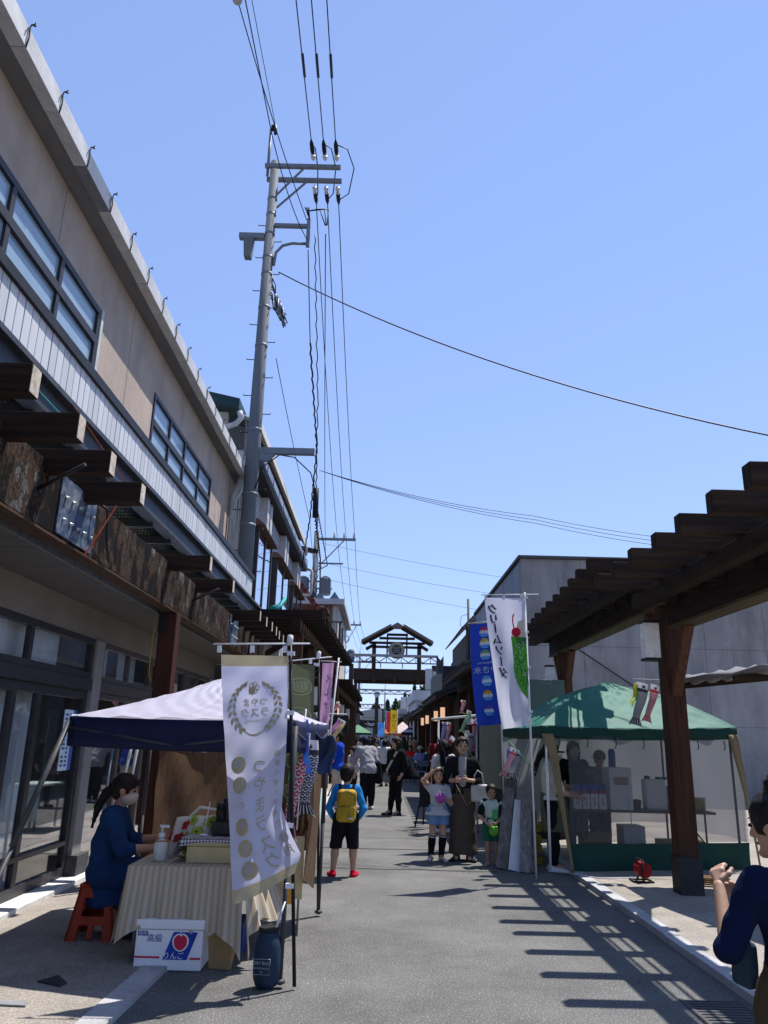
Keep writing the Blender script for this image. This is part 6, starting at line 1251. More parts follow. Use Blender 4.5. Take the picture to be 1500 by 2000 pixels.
# planks and crates by the tent
PLK = [wood('grey_plank_a', (.16, .15, .14), 2), wood('grey_plank_b', (.11, .095, .08), 2), M('white_plank', (.58, .58, .60), .7, .1), wood('grey_plank_c', (.19, .18, .17), 2)]
for i, (xb, yb, xt, yt, h, w, m_, lb) in enumerate(((1.62, 10.75, 1.80, 11.1, .98, .15, 0, 'weathered grey plank leaning at the outer edge of the stack'), (1.76, 10.6, 1.93, 11.0, .82, .16, 2, 'white painted board leaning among the grey planks'), (1.88, 10.5, 2.0, 10.95, .92, .14, 3, 'pale grey plank leaning next to the white board'), (1.98, 10.5, 2.08, 10.9, .70, .09, 1, 'narrow dark plank leaning by the white tent pole'), (1.70, 10.95, 1.86, 11.3, 1.15, .18, 1, 'tall dark weathered plank at the back of the stack'))):
    MB().beam((xb, yb, .01), (xt, yt, h), w, .022, up=(0, -1, .2)).build('leaning_plank', PLK[m_], bevel=.003, label=lb, cat='plank')
for i, z in enumerate((.0, .26)):
    c = thing('plastic_crate', ['yellow plastic crate on the ground behind the planks', 'yellow plastic crate stacked upon another behind the planks'][i], 'crate', (2.05, 11.4, z)); CY = M('crate_yellow', (.42, .28, .02), .5)
    MB().b2((1.85, 11.25, z + .003), (2.25, 11.6, z + .02)).build('floor', CY, c)
    for a, b in (((1.85, 11.25), (2.25, 11.27)), ((1.85, 11.58), (2.25, 11.6)), ((1.85, 11.271), (1.87, 11.579)), ((2.23, 11.271), (2.25, 11.579))):
        MB().b2(a + (z + .021,), b + (z + .09,)).b2(a + (z + .15,), b + (z + .25,)).build('wall', CY, c)
gs = thing('goods_table', 'low table of goods with teal cloth behind the planks', 'table', (2.1, 12.1, 0)); MB().b2((1.75, 11.8, .60), (2.3, 12.5, .63)).build('tabletop', M('teal_cloth', (.10, .22, .22), .8), gs)
for x in (1.78, 2.27):
    for y in (11.83, 12.47): MB().tube([(x, y, .02), (x, y, .6)], .012, 6).build('leg', BLACK, gs)
for i in range(7): MB().b2((1.78 + i * .07, 11.85, .635), (1.83 + i * .07, 12.0, .70 + .05 * (i % 3))).build('goods_pack', [CARD, MRD, BLACK, KY, MLK, MBL, CARD][i], label='small packed article in the row on the teal goods table', cat='package', group='goods on the teal table')
# ---- far stalls
def far_tent(label, x0, x1, y0, y1, zv, za, m_, mv, stripes=None):
    t = thing('market_tent', label, 'tent', ((x0 + x1) / 2, y0, 0)); cxx, cyy = (x0 + x1) / 2, (y0 + y1) / 2; q = [(x0, y0, zv), (x1, y0, zv), (x1, y1, zv), (x0, y1, zv)]; m = MB()
    for i in range(4):
        a, b = q[i], q[(i + 1) % 4]; m.grid(lambda u, v: lin(lin(a, b, u), (cxx, cyy, za), v * .97), 6, 12, mif=(lambda u, v: int(v * 4.4) % 2) if stripes else None)
    m.build('canopy', [m_, stripes] if stripes else m_, t)
    for i in range(4):
        a, b = q[i], q[(i + 1) % 4]; MB().grid(lambda u, v: (lerp(a[0], b[0], u), lerp(a[1], b[1], u), zv - .22 * v), 4, 1).build('valance', mv, t); MB().tube([(a[0], a[1], 0), (a[0], a[1], zv)], .03, 6).build('leg', POLEB, t)
    if stripes: MB().lathe((cxx, cyy, za - .02), [(.6, 0), (.3, .15), (.02, .28)], 4).build('vent_cap', m_, t)
    return t
far_tent('green tent under the far left pergola', -3.5, -.7, 80, 83, 1.95, 2.75, M('far_tent_green', (.14, .30, .17), .6, trans=.3), GRV)
far_tent('navy and white striped tent by the right arcade', 1.9, 4.3, 64, 67, 2.0, 2.85, KW, NAVY, NAVY)
far_tent('pale pink tent beside the striped one', 1.0, 3.4, 72, 75, 1.95, 3.0, M('far_tent_pink', (.66, .52, .50), .6, trans=.3), M('orange_valance', (.6, .2, .05), .6))
far_tent('orange low tent deep in the street', .3, 1.6, 92, 94, 2.0, 2.5, M('far_tent_orange', (.6, .22, .07), .6, trans=.3), M('orange_valance', (.6, .2, .05)))
for lb, x0, y, z0, z1, w, m_ in (('far red banner in the middle of the street', .68, 70, 2.0, 3.7, .5, M('far_red', (.5, .03, .04), .8, trans=.4)), ('far yellow banner in the middle of the street', 1.0, 69, 1.95, 3.85, .58, M('far_yellow', (.66, .45, .03), .8, trans=.4)), ('far light blue banner in the middle of the street', -.1, 75, 1.6, 2.9, .6, M('far_blue', (.08, .25, .65), .8, trans=.4))):
    t = thing('nobori_banner', lb, 'banner', (x0, y, 0)); MB().grid(lambda u, v: (x0 + w * u, y + .05 * math.sin(v * 7 + u * 3), lerp(z1, z0, v)), 6, 14).build('cloth', m_, t); MB().tube([(x0 + w + .03, y, 0), (x0 + w + .03, y, z1 + .1)], .02, 6).build('pole', POLEW, t)
    if 'yellow' in lb: lettering('まつり', (x0 + w / 2, y - .07, (z0 + z1) / 2), (1, 0, 0), (0, 0, 1), .42, INK, t, off=.02, vertical=True)
spk = thing('loudspeaker', 'black loudspeaker on a stand before the left pergola posts', 'loudspeaker', (-1.25, 22, 0)); MB().b2((-1.42, 22, 1.62), (-.84, 22.4, 2.15)).build('cabinet', BLACK, spk, bevel=.02); MB().tube([(-1.13, 22.2, .03), (-1.13, 22.2, 1.62)], .025, 8).build('stand_pole', BLACK, spk)
for a in (0, 2.1, 4.2): MB().tube([(-1.13, 22.2, .5), (-1.13 + .4 * math.cos(a), 22.2 + .4 * math.sin(a), .04)], .014, 6).build('stand_leg', BLACK, spk)
CHR_ = M('chair_frame', (.16, .19, .25), .5, .15, metal=.3)
def chair(label, x, y, rz, group=None):
    t = thing('folding_chair', label, 'chair', (x, y, 0), group, rz); f = lambda n_, mb: link(n_, mb.mesh(n_, CHR_), t)
    f('seat', MB().b2((-.2, -.2, .42), (.2, .2, .45))); f('backrest', MB().b2((-.2, -.23, .62), (.2, -.2, .82)))
    for s_ in (-1, 1): f('front_leg', MB().tube([(.19 * s_, .2, 0), (.19 * s_, -.22, .84)], .013, 6)); f('rear_leg', MB().tube([(.17 * s_, -.24, 0), (.17 * s_, .15, .42)], .013, 6))
    return t
for i, (x, y, r_) in enumerate(((1.12, 30.5, .3), (1.55, 29.0, .2), (1.75, 33.5, 2.9), (2.0, 31.0, 3.0), (1.35, 35, .1))): chair({2: 'grey-blue folding chair under the woman in lavender', 3: 'grey-blue folding chair under the person in the straw hat'}.get(i, 'empty grey-blue folding chair set out by the right arcade'), x, y, r_, 'folding chairs')
def far_table(label, x, y, w, d, h, m_):
    t = thing('event_table', label, 'table', (x, y, 0)); MB().b2((x, y, h - .03), (x + w, y + d, h)).build('tabletop', m_, t)
    for a in (.04, w - .04):
        for b in (.04, d - .04): MB().tube([(x + a, y + b, .0), (x + a, y + b, h - .03)], .015, 6).build('leg', GALV, t)
    return t
far_table('white table laid with papers among the folding chairs', .95, 32, .8, 1.2, .68, MLK); far_table('white-topped table under the far green tent', -2.0, 60, 1.6, .7, .9, MLK); far_table('pale wooden stand beside the woman in the long dress', .98, 16.2, .36, .5, .72, M('pale_wood', (.45, .36, .25), .7))
t = far_table('table draped with a mint cloth behind the olive banner', -1.45, 13.0, .5, .9, .74, M('mint_cloth', (.45, .58, .56), .8)); MB().grid(lambda u, v: (-.94 + .03 * math.sin(u * 20) * v + .05 * v, lerp(12.98, 13.92, u), lerp(.745, .16, v)), 24, 5).build('cloth_fall', MATS['mint_cloth'], t); MB().grid(lambda u, v: (lerp(-1.46, -.94, u) , 12.98 + .02 * math.sin(u * 15) * v - .03 * v, lerp(.745, .2, v)), 16, 5).build('cloth_fall', MATS['mint_cloth'], t)
es = thing('easel_board', 'black A-frame board standing behind the waving girl', 'board', (.95, 15.6, 0)); [MB().tube([a, b], .018, 6).build('easel_leg', BLACK, es) for a, b in (((.72, 15.4, 0), (.92, 15.6, .95)), ((1.05, 15.4, 0), (.94, 15.6, .95)), ((.9, 15.9, 0), (.93, 15.62, .95)))]; MB().b2((.80, 15.46, .35), (1.02, 15.48, .80)).build('panel', BLACK, es)
# ================================================================== people
SKIN = M('skin', (.42, .25, .17), .55, .08, (9, 9, 9), 90, .05, spec=.35); SKIN2 = M('skin_tan', (.34, .19, .125), .55, .08, (9, 9, 9), 90, .05, spec=.35)
HAIR = M('hair_black', (.010, .008, .008), .6, .3, (60, 60, 6), 90, .3, spec=.18); HAIRB = M('hair_brown', (.022, .013, .010), .6, .3, (60, 60, 6), 90, .3, spec=.18)
EYE = M('eye_dark', (.012, .01, .01), .2); LIP = M('lips', (.30, .09, .075), .5); MASK = M('face_mask', (.42, .36, .31), .85, .05)
def garm(nm, c): return M('garment_' + nm, c, .92, .16, (9, 9, 9), 130, .35, spec=.06)
def hand_prims(w, d, n, s, curl, side):
    """palm, four fingers and thumb at wrist w along d; n = palm normal, fingers curl toward n"""
    w, d, n = np.array(w), np.array(d) / np.linalg.norm(d), np.array(n); n = n - d * (n @ d); n /= np.linalg.norm(n); x = np.cross(d, n) * side; P = []
    k = s
    for q in (-1.2, -.4, .4, 1.2): P.append(cone(w + d * .008 * k, w + d * .062 * k + x * q * .017 * k, .0165 * k, .0125 * k))
    for i, (q, L) in enumerate(((-1.35, .058), (-.45, .068), (.45, .064), (1.35, .050))):
        a = w + d * .06 * k + x * q * .0175 * k; c = curl * (1 + .12 * i)
        d1 = d * math.cos(c) + n * math.sin(c); b = a + d1 * L * .45 * k; d2 = d * math.cos(2 * c) + n * math.sin(2 * c); e = b + d2 * L * .32 * k; d3 = d * math.cos(2.8 * c) + n * math.sin(2.8 * c)
        P += [cone(a, b, .0098 * k, .009 * k), cone(b, e, .009 * k, .0083 * k), cone(e, e + d3 * L * .24 * k, .0083 * k, .0075 * k)]
    t = w + d * .022 * k - x * .02 * k; t1 = t + (d * .6 - x * .75 + n * .25) * .036 * k; P += [cone(t, t1, .0125 * k, .0105 * k), cone(t1, t1 + (d * .85 - x * .3 + n * .4) * .03 * k, .0105 * k, .0085 * k)]
    return P
BASE = dict(ank=(.055, 0, .048), kne=(.056, .012, .275), hip=(.050, 0, .50), sho=(.100, -.005, .800), elb=(.135, -.015, .635), wri=(.140, .035, .500))
def person(label, loc, rz, H, top=None, bot=None, shoes=None, hair=None, J=None, child=0, res=.014, skin=SKIN, face=True, cap=None, hands=True, build=1., lean=0., bend=None, group=None, headt=(0, 0), palm=None, curl=.35, mask=None, sit=False):
    """one figure: continuous skin body, garments, hair and shoes as children; joints are fractions of H, local +Y is forward"""
    t = thing('person', label, 'person', loc, group, rz); J = J or {}; j = {}
    for k, v in BASE.items():
        for s, sg in (('L', -1), ('R', 1)): j[k + s] = np.array((v[0] * sg, v[1], v[2])) if not (k in ('sho', 'elb', 'wri') and child) else np.array((v[0] * sg * .95, v[1], v[2] - .028 * child))
    up = -.028 * child; j.update(pel=np.array((0, 0, .525)), wai=np.array((0, .004, .61)), che=np.array((0, .002, .72 + up)), nek=np.array((0, -.008, .825 + up)), hed=np.array((0, .012, .925 + up * .7)))
    if bend:   # lean the upper body forward about the hips by bend radians
        c, s = math.cos(bend), math.sin(bend)
        for k in ('wai', 'che', 'nek', 'hed', 'shoL', 'shoR', 'elbL', 'elbR', 'wriL', 'wriR'):
            f = .6 if k == 'wai' else 1; cc, ss = math.cos(bend * f), math.sin(bend * f); p = j[k] - np.array((0, 0, .53)); j[k] = np.array((p[0], p[1] * cc + p[2] * ss, p[2] * cc - p[1] * ss + .53))
    for k, v in J.items(): j[k] = np.array(v, float)
    j = {k: v * H for k, v in j.items()}; b = build * H; hs = 1 + .20 * child
    he = j['hed']; up_ = (he - j['nek']); up_ = up_ / np.linalg.norm(up_)
    yaw, tilt = headt; fwd = np.array((-math.sin(yaw), math.cos(yaw) * math.cos(tilt), math.sin(tilt)));
    if bend: fwd = np.array((-math.sin(yaw), math.cos(yaw) * math.cos(bend * .7), -math.sin(bend * .7)))
    fwd = fwd / np.linalg.norm(fwd); side = np.cross(fwd, np.array((0, 0, 1.))); side /= np.linalg.norm(side); hup = np.cross(side, fwd)
    def hp(x, y, z): return he + (side * x + fwd * y + hup * z) * H * hs
    def tor(ex): return [cone(j['hipL'] + np.array((.006 * H, 0, .02 * H)), j['hipR'] + np.array((-.006 * H, 0, .02 * H)), .060 * b + ex, .060 * b + ex, (1, 1.05, 1)), cone(j['pel'], j['wai'], .066 * b + ex, .060 * b + ex, (.82, 1.12, 1)), cone(j['wai'], j['che'], .060 * b + ex, .070 * b + ex, (.80, 1.12, 1)), cone(j['shoL'] * .82 + j['che'] * .18, j['shoR'] * .82 + j['che'] * .18, .046 * b + ex, .046 * b + ex), cone(j['che'], j['nek'] * .75 + j['che'] * .25, .066 * b + ex, .040 * b + ex, (.85, 1.1, 1))]
    def arm(s, ex, to=2.): 
        o = []; S, E, Wr = j['sho' + s], j['elb' + s], j['wri' + s]; f1 = min(1, to); o.append(cone(S, S + (E - S) * f1, .036 * b + ex, (.036 - .010 * f1) * b + ex))
        if to > 1: f2 = to - 1; o.append(cone(E, E + (Wr - E) * f2, .026 * b + ex, (.026 - .008 * f2) * b + ex * .9))
        return o
    def leg(s, ex, to=2.):
        o = []; S, E, Wr = j['hip' + s], j['kne' + s], j['ank' + s]; f1 = min(1, to); o.append(cone(S, S + (E - S) * f1, .056 * b + ex, (.056 - .019 * f1) * b + ex))
        if to > 1: f2 = to - 1; m = E + (Wr - E) * min(.35, f2); o.append(cone(E, m, .037 * b + ex, .037 * b + ex)); o.append(cone(m, E + (Wr - E) * f2, .037 * b + ex, (.037 - .013 * f2) * b + ex)) if f2 > .36 else None
        return o
    body = tor(0) + arm('L', 0) + arm('R', 0) + leg('L', 0) + leg('R', 0) + [cone(j['che'] + (j['nek'] - j['che']) * .8, he - hup * .02 * H, .030 * b, .029 * b)]
    body += [ell(he + hup * .012 * H * hs, (.050 * H * hs, .060 * H * hs, .058 * H * hs), rz=yaw), ell(hp(0, .010, -.030), (.038 * H * hs, .042 * H * hs, .040 * H * hs), rz=yaw)]
    for s_ in (-1, 1): body.append(ell(hp(.049 * s_, -.006, -.006), (.010 * H, .014 * H, .018 * H)))
    if face: body += [cone(hp(0, .055, .006), hp(0, .066, -.016), .006 * H, .0095 * H), ell(hp(0, .045, -.058), (.018 * H, .014 * H, .012 * H))]
    for s in 'LR': body.append(cone(j['ank' + s], j['ank' + s] + np.array((0, .08, -.02)) * H, .022 * b, .02 * b))
    ex_ = []
    for s, sg in (('L', -1), ('R', 1)):
        d = j['wri' + s] - j['elb' + s]; n = np.array((palm or {}).get(s, (-sg, .2, 0)), float)
        if hands: ex_.append((hand_prims(j['wri' + s], d, n, H / 1.65 * (1.0 if not child else 1.05), curl, -sg), min(.006, res * .5), .006))
        else: u_ = d / np.linalg.norm(d); body.append(cone(j['wri' + s], j['wri' + s] + u_ * .085 * H, .019 * b, .014 * b, (1, 1, 1)))
    soft('body', skin, t, body, res, .022 * H / 1.65, extra=ex_)
    if top:
        e = top.get('th', .011) * H / 1.6; pr = tor(e) + arm('L', e, top.get('sl', .6)) + arm('R', e, top.get('sl', .6)); hem = top.get('hem', .47) * H
        fl = top.get('flare', 0)
        if fl: pr.append(cone(j['wai'], np.array((j['pel'][0], j['pel'][1], hem)), .065 * b, .075 * b + fl * H, (.9, 1.05, 1)))
        elif hem < .5 * H: pr.append(cone(j['pel'], np.array((0, j['pel'][1], hem - .02 * H)), .072 * b + e, .074 * b + e, (.80, 1.1, 1)))
        nk = j['nek']; cut = [] if sit else [lambda P: (hem - P[:, 2])]
        ctr = nk + up_ * .028 * H; nrm = up_ * .95 + np.array((0, .32, 0)); cut.append(lambda P: (P - ctr) @ nrm)
        soft(top.get('nm', 'shirt'), top['c'], t, pr, res, .025 * H / 1.6, cut, (.0065 * H / 1.6, 27 / H * 1.6))
    if bot:
        e = bot.get('th', .010) * H / 1.6; kd = bot.get('kind', 'pants'); hi_ = bot.get('top', .585) * H
        if kd == 'pants':
            pr = tor(e * .8)[:2] + leg('L', e, bot.get('to', 1.95)) + leg('R', e, bot.get('to', 1.95)); cut = [] if (sit or bend) else [lambda P: P[:, 2] - hi_]
            if bot.get('to', 2) < 1.6 and not sit: zc = (j['hipL'][2] + (j['kneL'][2] - j['hipL'][2]) * min(1, bot['to']) + (j['ankL'][2] - j['kneL'][2]) * max(0, bot['to'] - 1)); cut.append(lambda P: zc - P[:, 2])
        else:
            z0 = bot.get('hem', .3) * H; r0 = bot.get('r', .12) * H; px_ = (j['ankL'] + j['ankR'])[:2] / 2 * .6
            pr = tor(e)[:2] + [cone(j['pel'], np.array((px_[0], px_[1], z0 - .0 * H)), .080 * b, r0, (.95, 1.15, 1)), cone(j['hipL'], np.array((-r0 * .35, px_[1], z0)), .06 * b, r0 * .6), cone(j['hipR'], np.array((r0 * .35, px_[1], z0)), .06 * b, r0 * .6)]; cut = [lambda P: P[:, 2] - hi_, lambda P: z0 - P[:, 2]]
        soft(bot.get('nm', 'trousers' if kd == 'pants' else 'skirt'), bot['c'], t, pr, res, .022 * H / 1.6, cut, (.006 * H / 1.6, 23 / H * 1.6))
    if shoes:
        for s in 'LR':
            a = j['ank' + s]; ft = np.array((a[0], a[1], max(a[2] - .030 * H, .018 * H))); dv = np.array((.035 * (-1 if s == 'L' else 1), .105, -.010)) * H
            soft('shoe', shoes, t, [cone(ft + np.array((0, -.018, -.004)) * H, ft + dv, .030 * H, .024 * H, (1, 1, 1.1)), cone(a + np.array((0, -.004, -.008)) * H, ft, .029 * H, .032 * H)], min(res, .011), .012, [lambda P: .003 - P[:, 2]] if not sit else None)
    if hair:
        pr = [ell(he + (hup * .020 - fwd * .008) * H * hs, (.059 * H * hs, .067 * H * hs, .064 * H * hs), rz=yaw), ell(hp(0, -.028, -.012), (.050 * H * hs, .040 * H * hs, .052 * H * hs), rz=yaw)]
        k = hair.get('kind', 'short')
        if k == 'long': pr += [cone(hp(0, -.04, 0), hp(0, -.05, -.15), .045 * H * hs, .030 * H * hs, (.8, 1.2, 1)), cone(hp(-.045, -.005, -.01), hp(-.046, .0, -.13), .020 * H, .014 * H), cone(hp(.045, -.005, -.01), hp(.046, .0, -.13), .020 * H, .014 * H)]
        if k == 'pony': pr += [cone(hp(0, -.062, .0), hp(.0, -.085, -.045), .020 * H, .024 * H), cone(hp(0, -.085, -.045), hp(0, -.10, -.12), .024 * H, .020 * H), cone(hp(0, -.10, -.12), hp(0, -.095, -.22), .020 * H, .007 * H)]
        if k == 'bun': pr += [ell(hp(-.008, -.022, .088), (.032 * H, .032 * H, .030 * H))]
        if k == 'bob': pr += [cone(hp(-.05, -.01, 0), hp(-.05, -.005, -.075), .022 * H, .02 * H), cone(hp(.05, -.01, 0), hp(.05, -.005, -.075), .022 * H, .02 * H), cone(hp(0, -.04, 0), hp(0, -.045, -.075), .042 * H, .036 * H)]
        fc = hp(0, .078, -.026); fr_ = hair.get('face', .062) * H * hs; sdv = side
        def fcut(P):
            d = P - fc; a = d @ sdv; f_ = d @ fwd; u = d @ hup; return fr_ - np.sqrt((a * 1.15) ** 2 + (f_ * .85) ** 2 + (u * .92) ** 2)
        vs_fr = [cone(hp(-.028, .044, .054), hp(-.036, .048, .026), .011 * H, .006 * H), cone(hp(0, .050, .054), hp(.004, .056, .028), .011 * H, .006 * H), cone(hp(.028, .044, .054), hp(.036, .048, .024), .011 * H, .006 * H)]
        soft('hair', hair.get('c', HAIR), t, pr, min(res, .010), .014 * H / 1.6, [fcut], (.005 * H / 1.6, 85), extra=[(vs_fr, min(res, .008), .012)] if face and hair.get('fringe', 1) else None)
    if cap:
        cpl = lambda P: -((P - (he + hup * .020 * H * hs)) @ hup)
        soft('cap', cap, t, [ell(he + (hup * .022 - fwd * .006) * H * hs, (.0615 * H * hs, .069 * H * hs, .064 * H * hs), rz=yaw)], min(res, .011), .01, [cpl])
        soft('cap_brim', cap, t, [ell(hp(0, .075, .022), (.046 * H * hs, .05 * H * hs, .008 * H), rz=yaw)], min(res, .008), .008)
    if face:
        for s_ in (-1, 1):
            soft('eye', EYE, t, [ell(hp(.0205 * s_, .0545, .004), (.0095 * H * hs, .006 * H * hs, .0048 * H * hs), rz=yaw)], .0025, .002); soft('eyebrow', HAIR, t, [cone(hp(.013 * s_, .0565, .019), hp(.031 * s_, .052, .020), .0022 * H, .0018 * H)], .0025, .002)
        if not mask: soft('mouth', LIP, t, [ell(hp(0, .0545, -.036), (.014 * H * hs, .006 * H, .0042 * H), rz=yaw)], .0025, .002)
    if mask: soft('face_mask', mask, t, [ell(hp(0, .030, -.034), (.046 * H * hs, .046 * H * hs, .040 * H * hs), rz=yaw), ell(hp(0, .06, -.02), (.022 * H, .018 * H, .024 * H), rz=yaw)], .008, .015, [lambda P: -((P - hp(0, .004, 0)) @ fwd), lambda P: (P - hp(0, 0, .000)) @ hup])
    return t, j, hp
BLK = garm('black', (.012, .012, .014)); DEN = garm('denim', (.06, .10, .20)); WHG = garm('white', (.62, .62, .64)); SHB = garm('shoe_black', (.02, .02, .02)); SHW = garm('shoe_white', (.6, .6, .62))
def part(name, mb, mat, t): return link(name, mb.mesh(name, mat), t)
# ---- boy with the yellow backpack (back view)
t, j, hp = person('boy in bright blue shirt and black shorts wearing a yellow backpack', (-.37, 9.97, .0), .05, 1.27, dict(c=garm('azure', (.02, .20, .52)), sl=1.95, hem=.50), dict(c=BLK, to=1.15, th=.030), garm('red_shoe', (.48, .012, .03)), dict(kind='short', face=.05), dict(elbL=(-.165, -.02, .60), wriL=(-.125, .06, .50), elbR=(.165, -.02, .60), wriR=(.125, .06, .50), ankL=(-.105, 0, .048), kneL=(-.088, .01, .275), ankR=(.085, .0, .048), kneR=(.075, .01, .275)), child=1, res=.010, face=False, headt=(-.35, -.15))
YB = M('backpack_mustard', (.42, .27, .02), .7, .12, (9, 9, 9), 90, .15, dirt=(.10, .075, .02), dsc=(22, 22, 22), damt=.8)
bp = soft('backpack', YB, t, [rbox((0, -.155, .80), (.118, .062, .185), .06)], .010, .01, None, (.003, 22)); soft('front_pocket', YB, bp, [rbox((0, -.212, .715), (.105, .028, .088), .03)], .008, .01)
part('zip', MB().tube([(-.11, -.205, .82), (-.10, -.215, .93), (0, -.205, .975), (.10, -.215, .93), (.11, -.205, .82)], .005, 5), M('zip_tan', (.16, .11, .03), .6), bp); part('zip', MB().tube([(-.10, -.238, .795), (0, -.244, .80), (.10, -.238, .795)], .004, 5), MATS['zip_tan'], bp); part('label_patch', MB().b2((.03, -.2435, .655), (.085, -.2405, .675)), WHG, bp)
for s_ in (-1, 1): part('strap', MB().beam((.075 * s_, -.10, .965), (.085 * s_, -.04, 1.035), .035, .012, up=(0, -1, 0)).beam((.085 * s_, -.04, 1.035), (.085 * s_, .07, 1.0), .035, .012), BLK, bp)
part('grab_loop', MB().tube([(-.025, -.11, .98), (-.02, -.11, 1.02), (.02, -.11, 1.02), (.025, -.11, .98)], .006, 6), BLK, bp)
# ---- woman in long dress, girl shading her eyes, small boy
DRS = garm('taupe_dress', (.075, .058, .045)); t, j, hp = person('woman in long taupe dress and black cardigan holding a white tote', (1.20, 11.45, 0), math.pi - .12, 1.62, dict(c=garm('black_cardigan', (.014, .014, .017)), sl=1.5, hem=.53, th=.014, nm='cardigan'), dict(kind='skirt', c=DRS, hem=.055, r=.118, top=.72, th=.013, nm='dress'), SHB, dict(kind='short', c=HAIRB, face=.066), dict(elbR=(.155, .02, .635), wriR=(.07, .14, .645), elbL=(-.155, -.02, .63), wriL=(-.05, .15, .65)), res=.010, headt=(.15, .03), palm=dict(L=(1, 0, 0), R=(-1, 0, 0)), curl=.6, build=.9)
soft('inner_shirt', garm('grey_inner', (.30, .30, .31)), t, [cone((0, .052, 1.32), (0, .074, 1.18), .058, .062), cone((0, .074, 1.18), (0, .070, 1.0), .062, .056)], .009, .01)
for s_ in (-1, 1): part('spectacle_rim', MB().tube([tuple(hp(.0215 * s_ + .016 * math.cos(a), .0625, .002 + .011 * math.sin(a))) for a in [i * .524 for i in range(13)]], .0013, 5), M('steel_rim', (.25, .22, .2), .3, metal=.8), t)
soft('bun', HAIRB, t, [ell(hp(0, -.07, -.01), (.04, .035, .035))], .009, .01)
TOT = garm('tote_white', (.52, .51, .48)); tt = thing('tote_bag', 'off-white canvas tote hanging from the arm of the woman in the long dress', 'bag', (1.43, 11.37, .78)); soft('body', TOT, tt, [rbox((0, 0, .10), (.125, .05, .115), .035, rx=0)], .010, .01, None, (.004, 22)); part('handle', MB().tube([(-.06, -.01, .2), (-.075, -.01, .33), (-.03, 0, .40), (.03, 0, .36), (.06, -.01, .2)], .010, 6), TOT, tt)
part('cord', MB().tube([tuple(j['wriR'] + np.array((0, .03, 0))), (-.06, .19, .72), (-.14, .20, .80)], .004, 5), M('cord_tan', (.3, .24, .14), .7), t)
t, j, hp = person('girl in grey frilled top and blue shorts shading her eyes', (.85, 11.40, 0), math.pi + .1, 1.22, dict(c=garm('pale_frill', (.43, .46, .47)), sl=.55, hem=.49, flare=.045, nm='frilled_top'), dict(c=garm('sky_shorts', (.14, .24, .42)), to=.55, th=.035, nm='shorts'), garm('shoe_lilac', (.50, .46, .52)), dict(kind='long', face=.058), dict(elbR=(.19, .09, .845), wriR=(.075, .15, .955), elbL=(-.145, .03, .60), wriL=(-.02, .14, .69), ankL=(-.035, .02, .048), ankR=(.075, -.03, .048), kneR=(.062, .0, .275)), child=1, res=.010, headt=(-.12, .05), palm=dict(R=(0, 0, -1), L=(-1, 0, 0)), curl=.25)
soft('frill', MATS['garment_pale_frill'], t, [cone((0, 0, .68), (0, 0, .575), .11, .165, (.9, 1.1, 1)), ], .011, .02, [lambda P: .585 - P[:, 2], lambda P: P[:, 2] - .70], (.008, 42))
for s in 'LR': soft('knee_sock', BLK, t, [cone(j['kne' + s] + (j['ank' + s] - j['kne' + s]) * .12, j['kne' + s] + (j['ank' + s] - j['kne' + s]) * .4, .052, .052), cone(j['kne' + s] + (j['ank' + s] - j['kne' + s]) * .4, j['ank' + s], .052, .037)], .009, .01)
for s in 'LR': part('sock_band', MB().tube([tuple(j['kne' + s] + (j['ank' + s] - j['kne' + s]) * f) for f in (.10, .13)], .0565, 14), WHG, t)
soft('toy_ball', M('toy_purple', (.42, .10, .42), .35, trans=.3), None, [ell((.87, 11.21, .81), (.072, .072, .068))], .008, .01, None, (.004, 60), label='shiny purple pouch held by the girl shading her eyes', cat='toy')
t, j, hp = person('small boy in green and white raglan shirt and green shorts', (1.55, 11.08, 0), math.pi - .1, 1.02, dict(c=garm('mint_white', (.42, .50, .45)), sl=.25, hem=.46, th=.015), dict(c=garm('pine_shorts', (.02, .13, .07)), to=.92, th=.026, nm='shorts'), garm('sneaker_grey', (.28, .30, .32)), dict(kind='short', face=.066), dict(elbL=(-.165, .02, .60), wriL=(-.04, .15, .52), elbR=(.165, .02, .60), wriR=(.04, .15, .50), ankL=(-.05, .0, .048), ankR=(.055, .0, .048)), child=1.25, res=.009, skin=SKIN2, headt=(.1, -.08), palm=dict(L=(1, 0, 0), R=(-1, 0, 0)), curl=.5)
for s in 'LR': soft('raglan_sleeve', BLK, t, [cone(j['sho' + s] * .92 + j['nek'] * .08, j['sho' + s] + (j['elb' + s] - j['sho' + s]) * .75, .052, .043)], .009, .01)
part('shirt_print', MB().grid(lambda u, v: (-.075 + .07 * u, .105 - .01 * abs(u - .5), .58 + .12 * v), 3, 3), garm('print_green', (.06, .34, .10)), t)
soft('toy_frog', M('toy_green', (.10, .30, .03), .45), None, [ell((1.55, 10.90, .44), (.065, .055, .065)), ell((1.52, 10.86, .49), (.02, .02, .02)), ell((1.58, 10.86, .49), (.02, .02, .02))], .007, .01, label='round green toy held by the small boy', cat='toy')
